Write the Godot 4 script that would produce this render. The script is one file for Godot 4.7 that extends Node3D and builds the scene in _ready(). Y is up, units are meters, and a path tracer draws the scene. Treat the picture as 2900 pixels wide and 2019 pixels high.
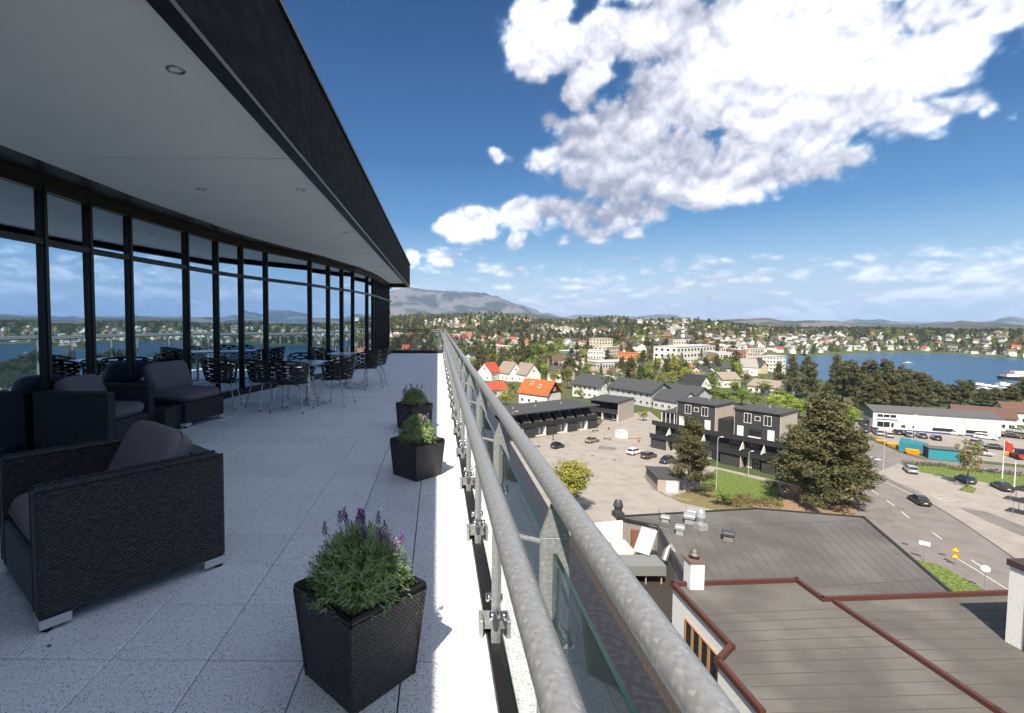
extends Node3D

# ---------------------------------------------------------------- lens
const F := 1409.0
const PX := 1240.0
const PY := 978.0
const HZ := 908.0
const ROLL := 0.006                  # the picture leans a third of a degree
const IW := 2900.0
const IH := 2019.0
const T := 30.0                     # terrace floor above the street
const CAM := Vector3(0, 31.4, 0)
var pit: float = atan((PY - HZ) / F)
var rng := RandomNumberGenerator.new()
var names := {}
var mats := {}

func ray(px: float, py: float) -> Vector3:
	var dx := (px - PX) / F + (py - PY) / F * ROLL
	var dy := -(py - PY) / F + (px - PX) / F * ROLL
	var s := sin(pit)
	var c := cos(pit)
	return Vector3(dx, dy * c - s, -dy * s - c)

func G(px: float, py: float, h := 0.0) -> Vector3:      # where the sight line meets the level h
	var r := ray(px, py)
	return CAM + r * ((h - CAM.y) / r.y)

func at_depth(px: float, py: float, z: float) -> Vector3:
	var r := ray(px, py)
	return CAM + r * (z / r.z)

# ---------------------------------------------------------------- mesh builder
class MB:
	var v := PackedVector3Array()
	var n := PackedVector3Array()
	var t := PackedVector2Array()
	var c := PackedColorArray()
	var i := PackedInt32Array()
	var colored := false
	var col := Color.WHITE

	func tri(a: Vector3, b: Vector3, d: Vector3) -> void:
		var nn := (b - a).cross(d - a).normalized()
		var k := v.size()
		v.append(a); v.append(b); v.append(d)
		n.append(nn); n.append(nn); n.append(nn)
		t.append(Vector2(a.x, -a.z)); t.append(Vector2(b.x, -b.z)); t.append(Vector2(d.x, -d.z))
		if colored:
			c.append(col); c.append(col); c.append(col)
		i.append(k); i.append(k + 2); i.append(k + 1)

	func quad(a: Vector3, b: Vector3, d: Vector3, e: Vector3, u0 := Vector2.ZERO, u1 := Vector2(-1, -1)) -> void:
		# a b d e run counter-clockwise seen from outside; uv in metres unless given
		var nn := (d - a).cross(e - b).normalized()
		var k := v.size()
		v.append(a); v.append(b); v.append(d); v.append(e)
		for q in 4:
			n.append(nn)
			if colored:
				c.append(col)
		if u1.x < 0:
			var w := a.distance_to(b)
			var h := a.distance_to(e)
			t.append(u0 + Vector2(0, h)); t.append(u0 + Vector2(w, h)); t.append(u0 + Vector2(w, 0)); t.append(u0)
		else:
			t.append(Vector2(u0.x, u1.y)); t.append(u1); t.append(Vector2(u1.x, u0.y)); t.append(u0)
		i.append(k); i.append(k + 2); i.append(k + 1)
		i.append(k); i.append(k + 3); i.append(k + 2)

	func box(o: Vector3, s: Vector3, b := Basis.IDENTITY) -> void:
		var x := b.x * s.x * 0.5
		var y := b.y * s.y * 0.5
		var z := b.z * s.z * 0.5
		quad(o - x - y + z, o + x - y + z, o + x + y + z, o - x + y + z)
		quad(o + x - y - z, o - x - y - z, o - x + y - z, o + x + y - z)
		quad(o + x - y + z, o + x - y - z, o + x + y - z, o + x + y + z)
		quad(o - x - y - z, o - x - y + z, o - x + y + z, o - x + y - z)
		quad(o - x + y + z, o + x + y + z, o + x + y - z, o - x + y - z)
		quad(o - x - y - z, o + x - y - z, o + x - y + z, o - x - y + z)

	func bevel(o: Vector3, s: Vector3, r: float, b := Basis.IDENTITY) -> void:
		# a box whose vertical and top edges are chamfered
		var h := s * 0.5
		r = minf(r, minf(h.x, minf(h.y, h.z)) * 0.9)
		var ring := func(k: float, y: float) -> Array:
			var a := h.x - k
			var d := h.z - k
			var e := r * 0.8
			return [Vector3(-a + e, y, d), Vector3(a - e, y, d), Vector3(a, y, d - e), Vector3(a, y, -d + e), Vector3(a - e, y, -d), Vector3(-a + e, y, -d), Vector3(-a, y, -d + e), Vector3(-a, y, d - e)]
		var rings := [ring.call(r, -h.y), ring.call(0.0, -h.y + r), ring.call(0.0, h.y - r), ring.call(r, h.y)]
		for q in 3:
			var u := 0.0
			for k in 8:
				var p0: Vector3 = rings[q][k]
				var p1: Vector3 = rings[q][(k + 1) % 8]
				var p2: Vector3 = rings[q + 1][(k + 1) % 8]
				var p3: Vector3 = rings[q + 1][k]
				quad(o + b * p0, o + b * p1, o + b * p2, o + b * p3, Vector2(u, -p3.y), Vector2(u + p0.distance_to(p1), -p0.y))
				u += p0.distance_to(p1)
		for k in range(1, 7):
			tri(o + b * rings[3][0], o + b * rings[3][k], o + b * rings[3][k + 1])
			tri(o + b * rings[0][0], o + b * rings[0][k + 1], o + b * rings[0][k])

	func tube(p: Array, r, seg := 8, cap := true, smooth := true) -> void:
		# r: a radius or one for each point
		var m := p.size()
		var k0 := v.size()
		var up := Vector3.UP
		var along := 0.0
		for a in m:
			var d: Vector3 = (p[mini(a + 1, m - 1)] - p[maxi(a - 1, 0)]).normalized()
			if absf(d.dot(up)) > 0.95:
				up = Vector3.RIGHT if absf(d.x) < 0.9 else Vector3.FORWARD
			var sx := d.cross(up).normalized()
			var sy := sx.cross(d).normalized()
			up = sy
			var rr: float = r[a] if r is Array else r
			if a > 0:
				along += p[a].distance_to(p[a - 1])
			for q in seg + 1:
				var g := TAU * q / seg
				var w := sx * cos(g) + sy * sin(g)
				v.append(p[a] + w * rr); n.append(w); t.append(Vector2(rr * TAU * q / seg, along))
				if colored:
					c.append(col)
		for a in m - 1:
			for q in seg:
				var k := k0 + a * (seg + 1) + q
				i.append(k); i.append(k + 1); i.append(k + seg + 2)
				i.append(k); i.append(k + seg + 2); i.append(k + seg + 1)
		if cap:
			for e in [0, m - 1]:
				var d: Vector3 = (p[0] - p[1]).normalized() if e == 0 else (p[m - 1] - p[m - 2]).normalized()
				var k := v.size()
				v.append(p[e]); n.append(d); t.append(Vector2.ZERO)
				if colored:
					c.append(col)
				for q in seg + 1:
					v.append(v[k0 + e * (seg + 1) + q]); n.append(d); t.append(Vector2.ZERO)
					if colored:
						c.append(col)
				for q in seg:
					if e == 0:
						i.append(k); i.append(k + q + 2); i.append(k + q + 1)
					else:
						i.append(k); i.append(k + q + 1); i.append(k + q + 2)

	func lathe(prof: Array, seg: int, o := Vector3.ZERO, b := Basis.IDENTITY) -> void:
		# prof: Vector2(radius, height) from the bottom up
		var k0 := v.size()
		var m := prof.size()
		var along := 0.0
		for a in m:
			var d: Vector2 = prof[mini(a + 1, m - 1)] - prof[maxi(a - 1, 0)]
			if a > 0:
				along += prof[a].distance_to(prof[a - 1])
			var nn := Vector2(d.y, -d.x).normalized()
			for q in seg + 1:
				var g := TAU * q / seg
				v.append(o + b * Vector3(cos(g) * prof[a].x, prof[a].y, -sin(g) * prof[a].x))
				n.append(b * Vector3(cos(g) * nn.x, nn.y, -sin(g) * nn.x))
				t.append(Vector2(g * 0.3, along))
				if colored:
					c.append(col)
		for a in m - 1:
			for q in seg:
				var k := k0 + a * (seg + 1) + q
				i.append(k); i.append(k + seg + 2); i.append(k + 1)
				i.append(k); i.append(k + seg + 1); i.append(k + seg + 2)

	func prism(poly: PackedVector2Array, y0: float, y1: float, sides := true, bottom := false) -> void:
		# poly: x, z outline
		var ix := Geometry2D.triangulate_polygon(poly)
		for q in range(0, ix.size(), 3):
			var a := poly[ix[q]]
			var b := poly[ix[q + 1]]
			var d := poly[ix[q + 2]]
			if (b - a).cross(d - a) > 0:
				var w := b
				b = d
				d = w
			tri(Vector3(a.x, y1, a.y), Vector3(b.x, y1, b.y), Vector3(d.x, y1, d.y))
			if bottom:
				tri(Vector3(a.x, y0, a.y), Vector3(d.x, y0, d.y), Vector3(b.x, y0, b.y))
		if sides:
			var cw := Geometry2D.is_polygon_clockwise(poly)
			for q in poly.size():
				var a := poly[q]
				var b := poly[(q + 1) % poly.size()]
				if not cw:
					quad(Vector3(b.x, y0, b.y), Vector3(a.x, y0, a.y), Vector3(a.x, y1, a.y), Vector3(b.x, y1, b.y))
				else:
					quad(Vector3(a.x, y0, a.y), Vector3(b.x, y0, b.y), Vector3(b.x, y1, b.y), Vector3(a.x, y1, a.y))

	func mesh() -> ArrayMesh:
		var m := ArrayMesh.new()
		var arr := []
		arr.resize(Mesh.ARRAY_MAX)
		arr[Mesh.ARRAY_VERTEX] = v
		arr[Mesh.ARRAY_NORMAL] = n
		arr[Mesh.ARRAY_TEX_UV] = t
		if colored:
			arr[Mesh.ARRAY_COLOR] = c
		arr[Mesh.ARRAY_INDEX] = i
		m.add_surface_from_arrays(Mesh.PRIMITIVE_TRIANGLES, arr)
		return m

func boxmb(o: Vector3, s: Vector3, b := Basis.IDENTITY) -> MB:
	var m := MB.new()
	m.box(o, s, b)
	return m

# ---------------------------------------------------------------- objects
func numbered(called: String) -> String:
	var k: int = names.get(called, 0)
	names[called] = k + 1
	return called if k == 0 else "%s_%03d" % [called, k]

func thing(called: String, label: String, category: String, at := Vector3.ZERO, turn := 0.0, group := "") -> Node3D:
	var o := Node3D.new()
	o.name = numbered(called)
	add_child(o)
	o.position = at
	o.rotation.y = turn
	o.set_meta("label", label)
	o.set_meta("category", category)
	if group:
		o.set_meta("group", group)
	return o

func part(parent: Node, called: String, what, m: Material, at := Vector3.ZERO, b := Basis.IDENTITY) -> MeshInstance3D:
	var o := MeshInstance3D.new()
	o.name = called
	o.mesh = what.mesh() if what is MB else what
	o.material_override = m
	parent.add_child(o, true)
	o.transform = Transform3D(b, at)
	return o

func structure(called: String, what, m: Material) -> MeshInstance3D:
	var o := part(self, numbered(called), what, m)
	o.set_meta("kind", "structure")
	return o

func copy(src: Node3D, at: Vector3, turn: float, label := "", group := "", scale_ := Vector3.ONE) -> Node3D:
	var r: Node3D = src.duplicate()
	var stem := String(src.name)
	if stem.length() > 4 and stem[-4] == "_" and stem.right(3).is_valid_int():
		stem = stem.left(-4)
	r.name = numbered(stem)
	add_child(r)
	r.transform = Transform3D(Basis(Vector3.UP, turn).scaled_local(scale_), at)
	if label:
		r.set_meta("label", label)
	if group:
		r.set_meta("group", group)
	return r

# ---------------------------------------------------------------- materials
func lin(r: float, g: float, b: float) -> Color:
	return Color(r, g, b).linear_to_srgb()

func flat(key: String, c: Color, rough := 0.7, metal := 0.0) -> StandardMaterial3D:
	if mats.has(key):
		return mats[key]
	var m := StandardMaterial3D.new()
	m.albedo_color = c
	m.roughness = rough
	m.metallic = metal
	mats[key] = m
	return m

func noise_tex(freq: float, stops: Array, seed_ := 1, type := FastNoiseLite.TYPE_SIMPLEX, octaves := 4, size := 512) -> NoiseTexture2D:
	var f := FastNoiseLite.new()
	f.seed = seed_
	f.frequency = freq
	f.noise_type = type
	f.fractal_octaves = octaves
	if type == FastNoiseLite.TYPE_CELLULAR:
		f.cellular_return_type = FastNoiseLite.RETURN_CELL_VALUE
		f.fractal_type = FastNoiseLite.FRACTAL_NONE
		f.cellular_jitter = 1.0
		f.domain_warp_enabled = true
		f.domain_warp_amplitude = 14.0
		f.domain_warp_frequency = 0.03
	var t := NoiseTexture2D.new()
	t.width = size
	t.height = size
	t.seamless = true
	t.noise = f
	var g := Gradient.new()
	g.offsets = PackedFloat32Array()
	var offs := PackedFloat32Array()
	var cols := PackedColorArray()
	for s in stops:
		offs.append(s[0]); cols.append(s[1])
	g.offsets = offs
	g.colors = cols
	t.color_ramp = g
	return t

func grainy(key: String, c: Color, spread := 0.12, metres := 3.0, rough := 0.85, freq := 0.02) -> StandardMaterial3D:
	# a matt surface with blotches and grain, mapped in world metres
	if mats.has(key):
		return mats[key]
	var m := StandardMaterial3D.new()
	m.albedo_texture = noise_tex(freq, [[0.0, c.darkened(spread * 1.5)], [0.35, c.darkened(spread * 0.5)], [0.5, c], [0.7, c.lightened(spread * 0.5)], [1.0, c.lightened(spread)]], hash(key) % 1000, FastNoiseLite.TYPE_SIMPLEX, 6)
	m.roughness = rough
	m.uv1_triplanar = true
	m.uv1_world_triplanar = true
	m.uv1_scale = Vector3.ONE / metres
	mats[key] = m
	return m

func vertex_mat(key: String, rough := 0.8, back := 0.0) -> StandardMaterial3D:
	if mats.has(key):
		return mats[key]
	var m := StandardMaterial3D.new()
	m.vertex_color_use_as_albedo = true
	m.roughness = rough
	if back > 0:
		m.backlight_enabled = true
		m.backlight = Color(back, back, back)
	mats[key] = m
	return m

# ---------------------------------------------------------------- sky
const SKW := 3072
const SKH := 1536
var sky_rows := []
var blob_grid := PackedFloat32Array()
var cloud_noise := FastNoiseLite.new()
var cloud_fine := FastNoiseLite.new()
var cloud_puff := FastNoiseLite.new()
const GX := 720
const GY := 181

func blob(az: float, el: float, ra: float, re: float, gain := 1.0) -> void:
	# degrees; the largest of the bumps counts, a negative gain bites a hole
	var x0 := int(floor((az - ra) * 2.0))
	var x1 := int(ceil((az + ra) * 2.0))
	var y0 := maxi(0, int(floor((el - re) * 2.0)))
	var y1 := mini(GY - 1, int(ceil((el + re) * 2.0)))
	for y in range(y0, y1 + 1):
		for x in range(x0, x1 + 1):
			var u := (x * 0.5 - az) / ra
			var w := (y * 0.5 - el) / re
			var q := 1.0 - sqrt(u * u + w * w)
			if q > 0:
				var k := y * GX + posmod(x, GX)
				if gain > 0:
					blob_grid[k] = maxf(blob_grid[k], minf(q * 1.7, 1.0) * gain * (1.75 if re > 2.4 else 1.05))
				else:
					blob_grid[k] = maxf(0.0, blob_grid[k] + q * gain)

func cloud_at(px: float, py: float, rx: float, ry: float, gain := 1.0) -> void:
	# a puff of the photographed sky; px, py, rx, ry in a 0.784-times enlarged crop that starts at x = 1100
	px = 1100.0 + px * 0.784
	py *= 0.784
	rx *= 0.784
	ry *= 0.784
	var r := ray(px, py)
	var az := rad_to_deg(atan2(r.x, -r.z))
	var el := rad_to_deg(atan2(r.y, Vector2(r.x, r.z).length()))
	var ca := cos(deg_to_rad(az))
	var ce := cos(deg_to_rad(el))
	blob(az, el, rad_to_deg(rx / F * ca * ca) * 1.12, rad_to_deg(ry / F * ca * ce * ce) * 1.15, gain)

func grid_at(az: float, el: float) -> float:
	var x := fposmod(az * 2.0, GX)
	var y := clampf(el * 2.0, 0.0, GY - 1.001)
	var xi := int(x)
	var yi := int(y)
	var fx := x - xi
	var fy := y - yi
	var x2 := (xi + 1) % GX
	var a := lerpf(blob_grid[yi * GX + xi], blob_grid[yi * GX + x2], fx)
	var b := lerpf(blob_grid[(yi + 1) * GX + xi], blob_grid[(yi + 1) * GX + x2], fx)
	return lerpf(a, b, fy)

func puffs(q: Vector3) -> float:
	# rounded bumps with creases between them, over four sizes
	return absf(cloud_puff.get_noise_3dv(q)) * 0.52 + absf(cloud_puff.get_noise_3dv(q * 2.3)) * 0.27 + absf(cloud_puff.get_noise_3dv(q * 5.2)) * 0.15 + absf(cloud_puff.get_noise_3dv(q * 11.7)) * 0.09

func sky_row(y: int) -> void:
	var row := PackedByteArray()
	row.resize(SKW * 3)
	var el := (0.5 - (y + 0.5) / SKH) * 180.0
	var stops := [[-90.0, 84, 92, 96], [-4.0, 122, 130, 134], [0.0, 152, 158, 164], [2.5, 146, 156, 164], [6.0, 110, 136, 156], [11.0, 64, 101, 138], [18.0, 40, 75, 115], [30.0, 27, 55, 92], [45.0, 22, 44, 78], [90.0, 18, 36, 68]]
	var base := Color()
	for k in stops.size() - 1:
		if el >= stops[k][0] and el <= stops[k + 1][0]:
			var f: float = (el - stops[k][0]) / (stops[k + 1][0] - stops[k][0])
			base = Color(stops[k][1], stops[k][2], stops[k][3]).lerp(Color(stops[k + 1][1], stops[k + 1][2], stops[k + 1][3]), f)
	var ce := cos(deg_to_rad(el))
	var se := sin(deg_to_rad(el))
	var low := clampf((7.0 - el) / 7.0, 0.0, 1.0) * clampf((el + 1.0) / 2.0, 0.0, 1.0)
	for x in SKW:
		var r := base.r
		var g := base.g
		var b := base.b
		if el > -2.0:
			var az := (x + 0.5) / SKW * 360.0
			# the panorama begins at -z and runs to the right
			var d := Vector3(sin(deg_to_rad(az)) * ce, se, -cos(deg_to_rad(az)) * ce)
			var wx := cloud_fine.get_noise_3d(d.x * 40.0, d.y * 55.0, d.z * 40.0)
			var wy := cloud_fine.get_noise_3d(d.x * 40.0 + 300.0, d.y * 55.0, d.z * 40.0 - 200.0)
			var ws := clampf(el / 14.0, 0.18, 1.0)
			var bl := grid_at(az + wx * 2.6 * ws, maxf(el + wy * 2.0 * ws, 0.0))
			if low > 0.02:
				# a bank of small flat clouds along the horizon
				var lb := cloud_noise.get_noise_3d(d.x * 95.0, d.y * 420.0, d.z * 95.0)
				bl = maxf(bl, (lb * 1.4 + 0.46) * minf(low * 2.2, 1.0))
			if bl > 0.01:
				var dy := d.y if d.y > 0.156 else 0.156 - (0.156 - d.y) * 2.4
				var q := Vector3(d.x, dy, d.z) * 13.0
				var p1 := puffs(q)
				var fine := cloud_fine.get_noise_3d(d.x * 160.0, dy * 200.0, d.z * 160.0)
				var dens := bl + (p1 - 0.24) * 1.35 + fine * 0.24 - 0.20
				if dens > 0:
					var a := smoothstep(0.0, 0.85, dens)
					# the light comes from above: compare with the cloud a little higher up
					var up := grid_at(az + wx * 1.3 * ws, el + 1.0 + 4.5 * ws)
					var p2 := puffs(q + Vector3(0, 0.22, 0))
					var tone := cloud_noise.get_noise_3d(d.x * 22.0, d.y * 70.0, d.z * 22.0)
					var lit := clampf(0.612 + (p1 - p2) * 0.22 + clampf(bl - up, -0.6, 0.8) * 0.10 + tone * 0.28 + (p1 - 0.24) * 0.12, 0.46, 0.76)
					var far := clampf(1.0 - el / 8.0, 0.0, 1.0) * 0.40
					r = lerpf(r, lerpf(lit * 255.0 - 14.0 * (1.0 - lit), base.r, far), a)
					g = lerpf(g, lerpf(lit * 254.0 - 9.0 * (1.0 - lit), base.g, far), a)
					b = lerpf(b, lerpf(lit * 251.0 + 18.0 * (1.0 - lit), base.b, far), a)
		row[x * 3] = int(clampf(r, 0, 255))
		row[x * 3 + 1] = int(clampf(g, 0, 255))
		row[x * 3 + 2] = int(clampf(b, 0, 255))
	sky_rows[y] = row

func make_sky() -> PanoramaSkyMaterial:
	blob_grid.resize(GX * GY)
	cloud_noise.seed = 7
	cloud_noise.frequency = 0.045
	cloud_noise.fractal_octaves = 6
	cloud_noise.fractal_gain = 0.55
	cloud_puff.seed = 5
	cloud_puff.frequency = 1.0
	cloud_puff.fractal_type = FastNoiseLite.FRACTAL_NONE
	cloud_fine.seed = 21
	cloud_fine.frequency = 0.09
	cloud_fine.fractal_octaves = 4
	for c in [[560, 130, 165, 135], [490, 200, 100, 85], [680, 290, 110, 95], [790, 150, 160, 90], [1000, 110, 260, 115], [1300, 120, 330, 150], [1600, 200, 390, 210], [1900, 220, 310, 160],
			[1900, 40, 420, 80], [2180, 40, 260, 80], [1150, 330, 360, 160], [1500, 400, 360, 160], [800, 480, 260, 115], [610, 585, 135, 62], [900, 600, 330, 135], [1200, 620, 300, 115],
			[1500, 600, 230, 75], [1900, 430, 260, 85], [2090, 380, 160, 62], [2210, 405, 55, 45], [1150, 715, 90, 42], [300, 805, 125, 75], [480, 790, 85, 72], [630, 780, 150, 62],
			[860, 770, 210, 58], [740, 845, 90, 36], [890, 852, 50, 24], [620, 872, 30, 16], [200, 935, 68, 38], [95, 925, 42, 38], [560, 450, 66, 32], [405, 562, 24, 30], [460, 870, 40, 28],
			[1200, -200, 600, 200], [1800, -160, 600, 170], [2400, -60, 300, 120], [2500, 60, 200, 60]]:
		cloud_at(c[0], c[1], c[2], c[3])
	for c in [[410, 1028, 62, 13], [680, 1035, 130, 14], [840, 1038, 66, 19], [1155, 1005, 42, 19], [1325, 1002, 80, 25], [1740, 998, 74, 44], [1185, 1078, 64, 19], [1345, 1088, 50, 16], [820, 1098, 50, 24],
			[1030, 1112, 90, 24], [1730, 1095, 120, 24], [1920, 1092, 56, 32], [2070, 1085, 95, 30], [2250, 1090, 70, 26], [650, 1115, 55, 18], [1500, 1130, 90, 20], [345, 945, 28, 16]]:
		cloud_at(c[0], c[1], c[2], c[3], 0.85)
	for c in [[1210, 455, 40, 22, -0.9], [1225, 550, 36, 22, -0.9], [700, 90, 60, 40, -0.8], [1140, 80, 40, 40, -0.5], [760, 320, 50, 40, -0.7], [1880, 90, 50, 30, -0.7], [560, 270, 40, 30, -0.6], [1670, 525, 50, 26, -0.7]]:
		cloud_at(c[0], c[1], c[2], c[3], c[4])
	# the same kind of cumulus goes on round the rest of the sky
	var rg := RandomNumberGenerator.new()
	rg.seed = 11
	for k in 26:
		var az := 58.0 + rg.randf() * 262.0
		var el := 9.0 + pow(rg.randf(), 1.3) * 62.0
		var big := rg.randf_range(5.0, 13.0) * (0.55 + el / 60.0)
		for q in rg.randi_range(5, 9):
			blob(az + rg.randf_range(-1, 1) * big * 1.5 / cos(deg_to_rad(minf(el, 70.0))), el + rg.randf_range(-0.5, 0.5) * big, big * rg.randf_range(0.5, 1.0) / cos(deg_to_rad(minf(el, 70.0))), big * rg.randf_range(0.3, 0.6))
	sky_rows.resize(SKH)
	var job := WorkerThreadPool.add_group_task(sky_row, SKH, 4, true)
	WorkerThreadPool.wait_for_group_task_completion(job)
	var all := PackedByteArray()
	for row in sky_rows:
		all.append_array(row)
	sky_rows.clear()
	var im := Image.create_from_data(SKW, SKH, false, Image.FORMAT_RGB8, all)
	var s := PanoramaSkyMaterial.new()
	s.panorama = ImageTexture.create_from_image(im)
	return s

func set_view() -> void:
	var cam := Camera3D.new()
	cam.name = "camera"
	add_child(cam)
	cam.position = CAM
	cam.basis = Basis(Vector3.RIGHT, -pit) * Basis(Vector3.BACK, ROLL)
	cam.projection = Camera3D.PROJECTION_FRUSTUM
	cam.near = 0.1
	cam.far = 30000.0
	cam.size = 0.1 * IH / F
	cam.frustum_offset = Vector2((IW / 2 - PX) / F, -(IH / 2 - PY) / F) * 0.1
	cam.current = true
	var e := Environment.new()
	e.background_mode = Environment.BG_SKY
	e.sky = Sky.new()
	e.sky.sky_material = make_sky()
	e.background_energy_multiplier = SKY_GAIN
	e.tonemap_mode = Environment.TONE_MAPPER_LINEAR
	e.tonemap_exposure = EXPOSURE
	e.fog_enabled = true
	e.fog_density = 0.00007
	e.fog_light_color = Color(0.66, 0.81, 1.0)
	e.sdfgi_enabled = true
	e.ssao_enabled = true
	e.ssil_enabled = true
	var w := WorldEnvironment.new()
	w.name = "world"
	w.environment = e
	add_child(w)
	var sun := DirectionalLight3D.new()
	sun.name = "sun"
	sun.light_energy = SUN
	sun.light_color = Color(1.0, 0.955, 0.88)
	sun.light_angular_distance = 0.5
	sun.shadow_enabled = true
	add_child(sun)
	var el := deg_to_rad(50.0)
	sun.look_at_from_position(Vector3.ZERO, Vector3(0.365 * cos(el), -sin(el), -0.931 * cos(el)))

const SKY_GAIN := 0.53
const EXPOSURE := 5.0
const SUN := 0.6

# ---------------------------------------------------------------- the terrace
var weave_mat: StandardMaterial3D
var galv: StandardMaterial3D
var steel: StandardMaterial3D
var cushion_mat: StandardMaterial3D

func weave() -> StandardMaterial3D:
	# woven flat strands: the height map carries the weave, each strand has its own tone
	var n := 256
	var im := Image.create(n, n, false, Image.FORMAT_RGB8)
	var hi := Image.create(n, n, false, Image.FORMAT_L8)
	var rg := RandomNumberGenerator.new()
	rg.seed = 3
	var tone := []
	for k in 16 * 16:
		tone.append(rg.randf_range(0.72, 1.18))
	for y in n:
		var row := y / 16
		var fy := (y % 16) / 15.0 * 2.0 - 1.0
		for x in n:
			var xs := (x + (16 if row % 2 else 0)) % n
			var cx := xs / 32
			var fx := (xs % 32) / 31.0 * 2.0 - 1.0
			var h := maxf(0.0, 1.0 - pow(absf(fx), 3.0)) * maxf(0.0, 1.0 - fy * fy)
			var k: float = tone[row * 16 + cx]
			hi.set_pixel(x, y, Color(h, h, h))
			im.set_pixel(x, y, Color(0.29, 0.272, 0.29) * k if h > 0.16 else Color(0.07, 0.065, 0.07))
	var m := StandardMaterial3D.new()
	m.albedo_texture = ImageTexture.create_from_image(im)
	m.roughness = 0.42
	m.heightmap_enabled = true
	m.heightmap_texture = ImageTexture.create_from_image(hi)
	m.heightmap_scale = 0.8
	m.uv1_scale = Vector3(1.0 / 0.152, 1.0 / 0.160, 1)
	return m

func terrazzo(seed_: int) -> StandardMaterial3D:
	var n := 1024
	var im := Image.create(n, n, false, Image.FORMAT_RGB8)
	im.fill(Color(0.925, 0.948, 0.985) * [1.0, 0.985, 0.965][seed_ - 1])
	var rg := RandomNumberGenerator.new()
	rg.seed = seed_
	for k in 26000:
		var s := rg.randi_range(2, 4)
		var g := rg.randf()
		var c := Color(0.965, 0.97, 0.985) if g < 0.45 else Color(0.78, 0.795, 0.83) if g < 0.74 else Color(0.36, 0.375, 0.42) if g < 0.88 else Color(0.13, 0.135, 0.16)
		im.fill_rect(Rect2i(rg.randi_range(0, n - 5), rg.randi_range(0, n - 5), s, rg.randi_range(2, 4)), c)
	var m := StandardMaterial3D.new()
	m.albedo_texture = ImageTexture.create_from_image(im)
	m.roughness = 0.62
	m.uv1_triplanar = true
	m.uv1_world_triplanar = true
	m.uv1_scale = Vector3.ONE / 1.07
	m.uv1_offset = Vector3(0.37 * seed_, 0.0, 0.61 * seed_)
	return m

func make_materials() -> void:
	weave_mat = weave()
	galv = StandardMaterial3D.new()
	galv.albedo_texture = noise_tex(0.022, [[0.0, Color(0.52, 0.535, 0.55)], [0.5, Color(0.555, 0.567, 0.58)], [0.85, Color(0.585, 0.595, 0.605)], [1.0, Color(0.65, 0.655, 0.66)]], 5, FastNoiseLite.TYPE_CELLULAR)
	galv.roughness = 0.5
	galv.roughness_texture = noise_tex(0.012, [[0.0, Color(0.7, 0.7, 0.7)], [1.0, Color(1, 1, 1)]], 9)
	galv.metallic = 0.35
	galv.uv1_scale = Vector3(14.0, 12.0, 1)
	steel = flat("steel", Color(0.80, 0.80, 0.81), 0.22, 1.0)
	cushion_mat = StandardMaterial3D.new()
	cushion_mat.albedo_texture = noise_tex(0.15, [[0.0, Color(0.40, 0.375, 0.405)], [0.5, Color(0.46, 0.43, 0.465)], [1.0, Color(0.51, 0.48, 0.515)]], 4, FastNoiseLite.TYPE_SIMPLEX, 3)
	cushion_mat.uv1_triplanar = true
	cushion_mat.uv1_scale = Vector3(4, 4, 4)
	cushion_mat.roughness = 0.95

func make_floor() -> void:
	var sub := structure("terrace_floor", boxmb(Vector3(-4.0, T - 0.19, -9.0), Vector3(8.46, 0.30, 26.0)), grainy("screed", Color(0.24, 0.24, 0.25), 0.1, 1.0))
	var tz := [terrazzo(1), terrazzo(2), terrazzo(3)]
	var tile := MB.new()
	tile.bevel(Vector3(0, -0.02, 0), Vector3(0.394, 0.04, 0.394), 0.004)
	var tm := tile.mesh()
	# joints in the photograph: one runs along x = -0.155 and one across z = -2.07 or so
	var far := [MB.new(), MB.new(), MB.new()]
	var rg := RandomNumberGenerator.new()
	rg.seed = 8
	var x0 := G(806, 2018, T).x
	var z0 := G(400, 1867, T).z
	for r in range(-6, 50):
		for c in range(-11, 3):
			var x := x0 + (c + 0.5) * 0.4
			var z := z0 - (r + 0.5) * 0.4
			var w := 0.396
			if c == 2:
				continue
			var right := x + 0.198
			if right > 0.225:
				w = 0.225 - (x - 0.198)
				if w < 0.03:
					continue
				x = (x - 0.198) + w / 2
			if x > -0.2 - 0.0 and false:
				continue
			var k := rg.randi() % 3
			var y := T + rg.randf_range(-0.0012, 0.0012)
			if r < 17 and z < 0.45 and z > -7.6:
				var o := part(sub, "floor_tile", tm, tz[k], Vector3(x, y, z), Basis.IDENTITY.scaled(Vector3(w / 0.396, 1, 1)))
				o.rotate_x(rg.randf_range(-0.001, 0.001))
			elif z > -21.3:
				far[k].bevel(Vector3(x, y - 0.02, z), Vector3(w, 0.04, 0.396), 0.004)
	for k in 3:
		var o := part(sub, "floor_tile", far[k], tz[k])
		o.set_meta("kind", "stuff")
	# fallen leaf near the armchair
	var lf := MB.new()
	var p := G(138, 1833, T)
	lf.tri(Vector3(-0.012, 0.004, 0), Vector3(0.0, 0.006, 0.006), Vector3(0.014, 0.003, 0))
	lf.tri(Vector3(-0.012, 0.004, 0), Vector3(0.014, 0.003, 0), Vector3(0.0, 0.008, -0.007))
	var l := thing("fallen_leaf", "small dry brown leaf lying on the speckled floor by the armchair foot", "leaf", p + Vector3(0, 0.002, 0))
	part(l, "leaf_blade", lf, flat("dry_leaf", lin(0.09, 0.03, 0.02), 0.8))

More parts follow.
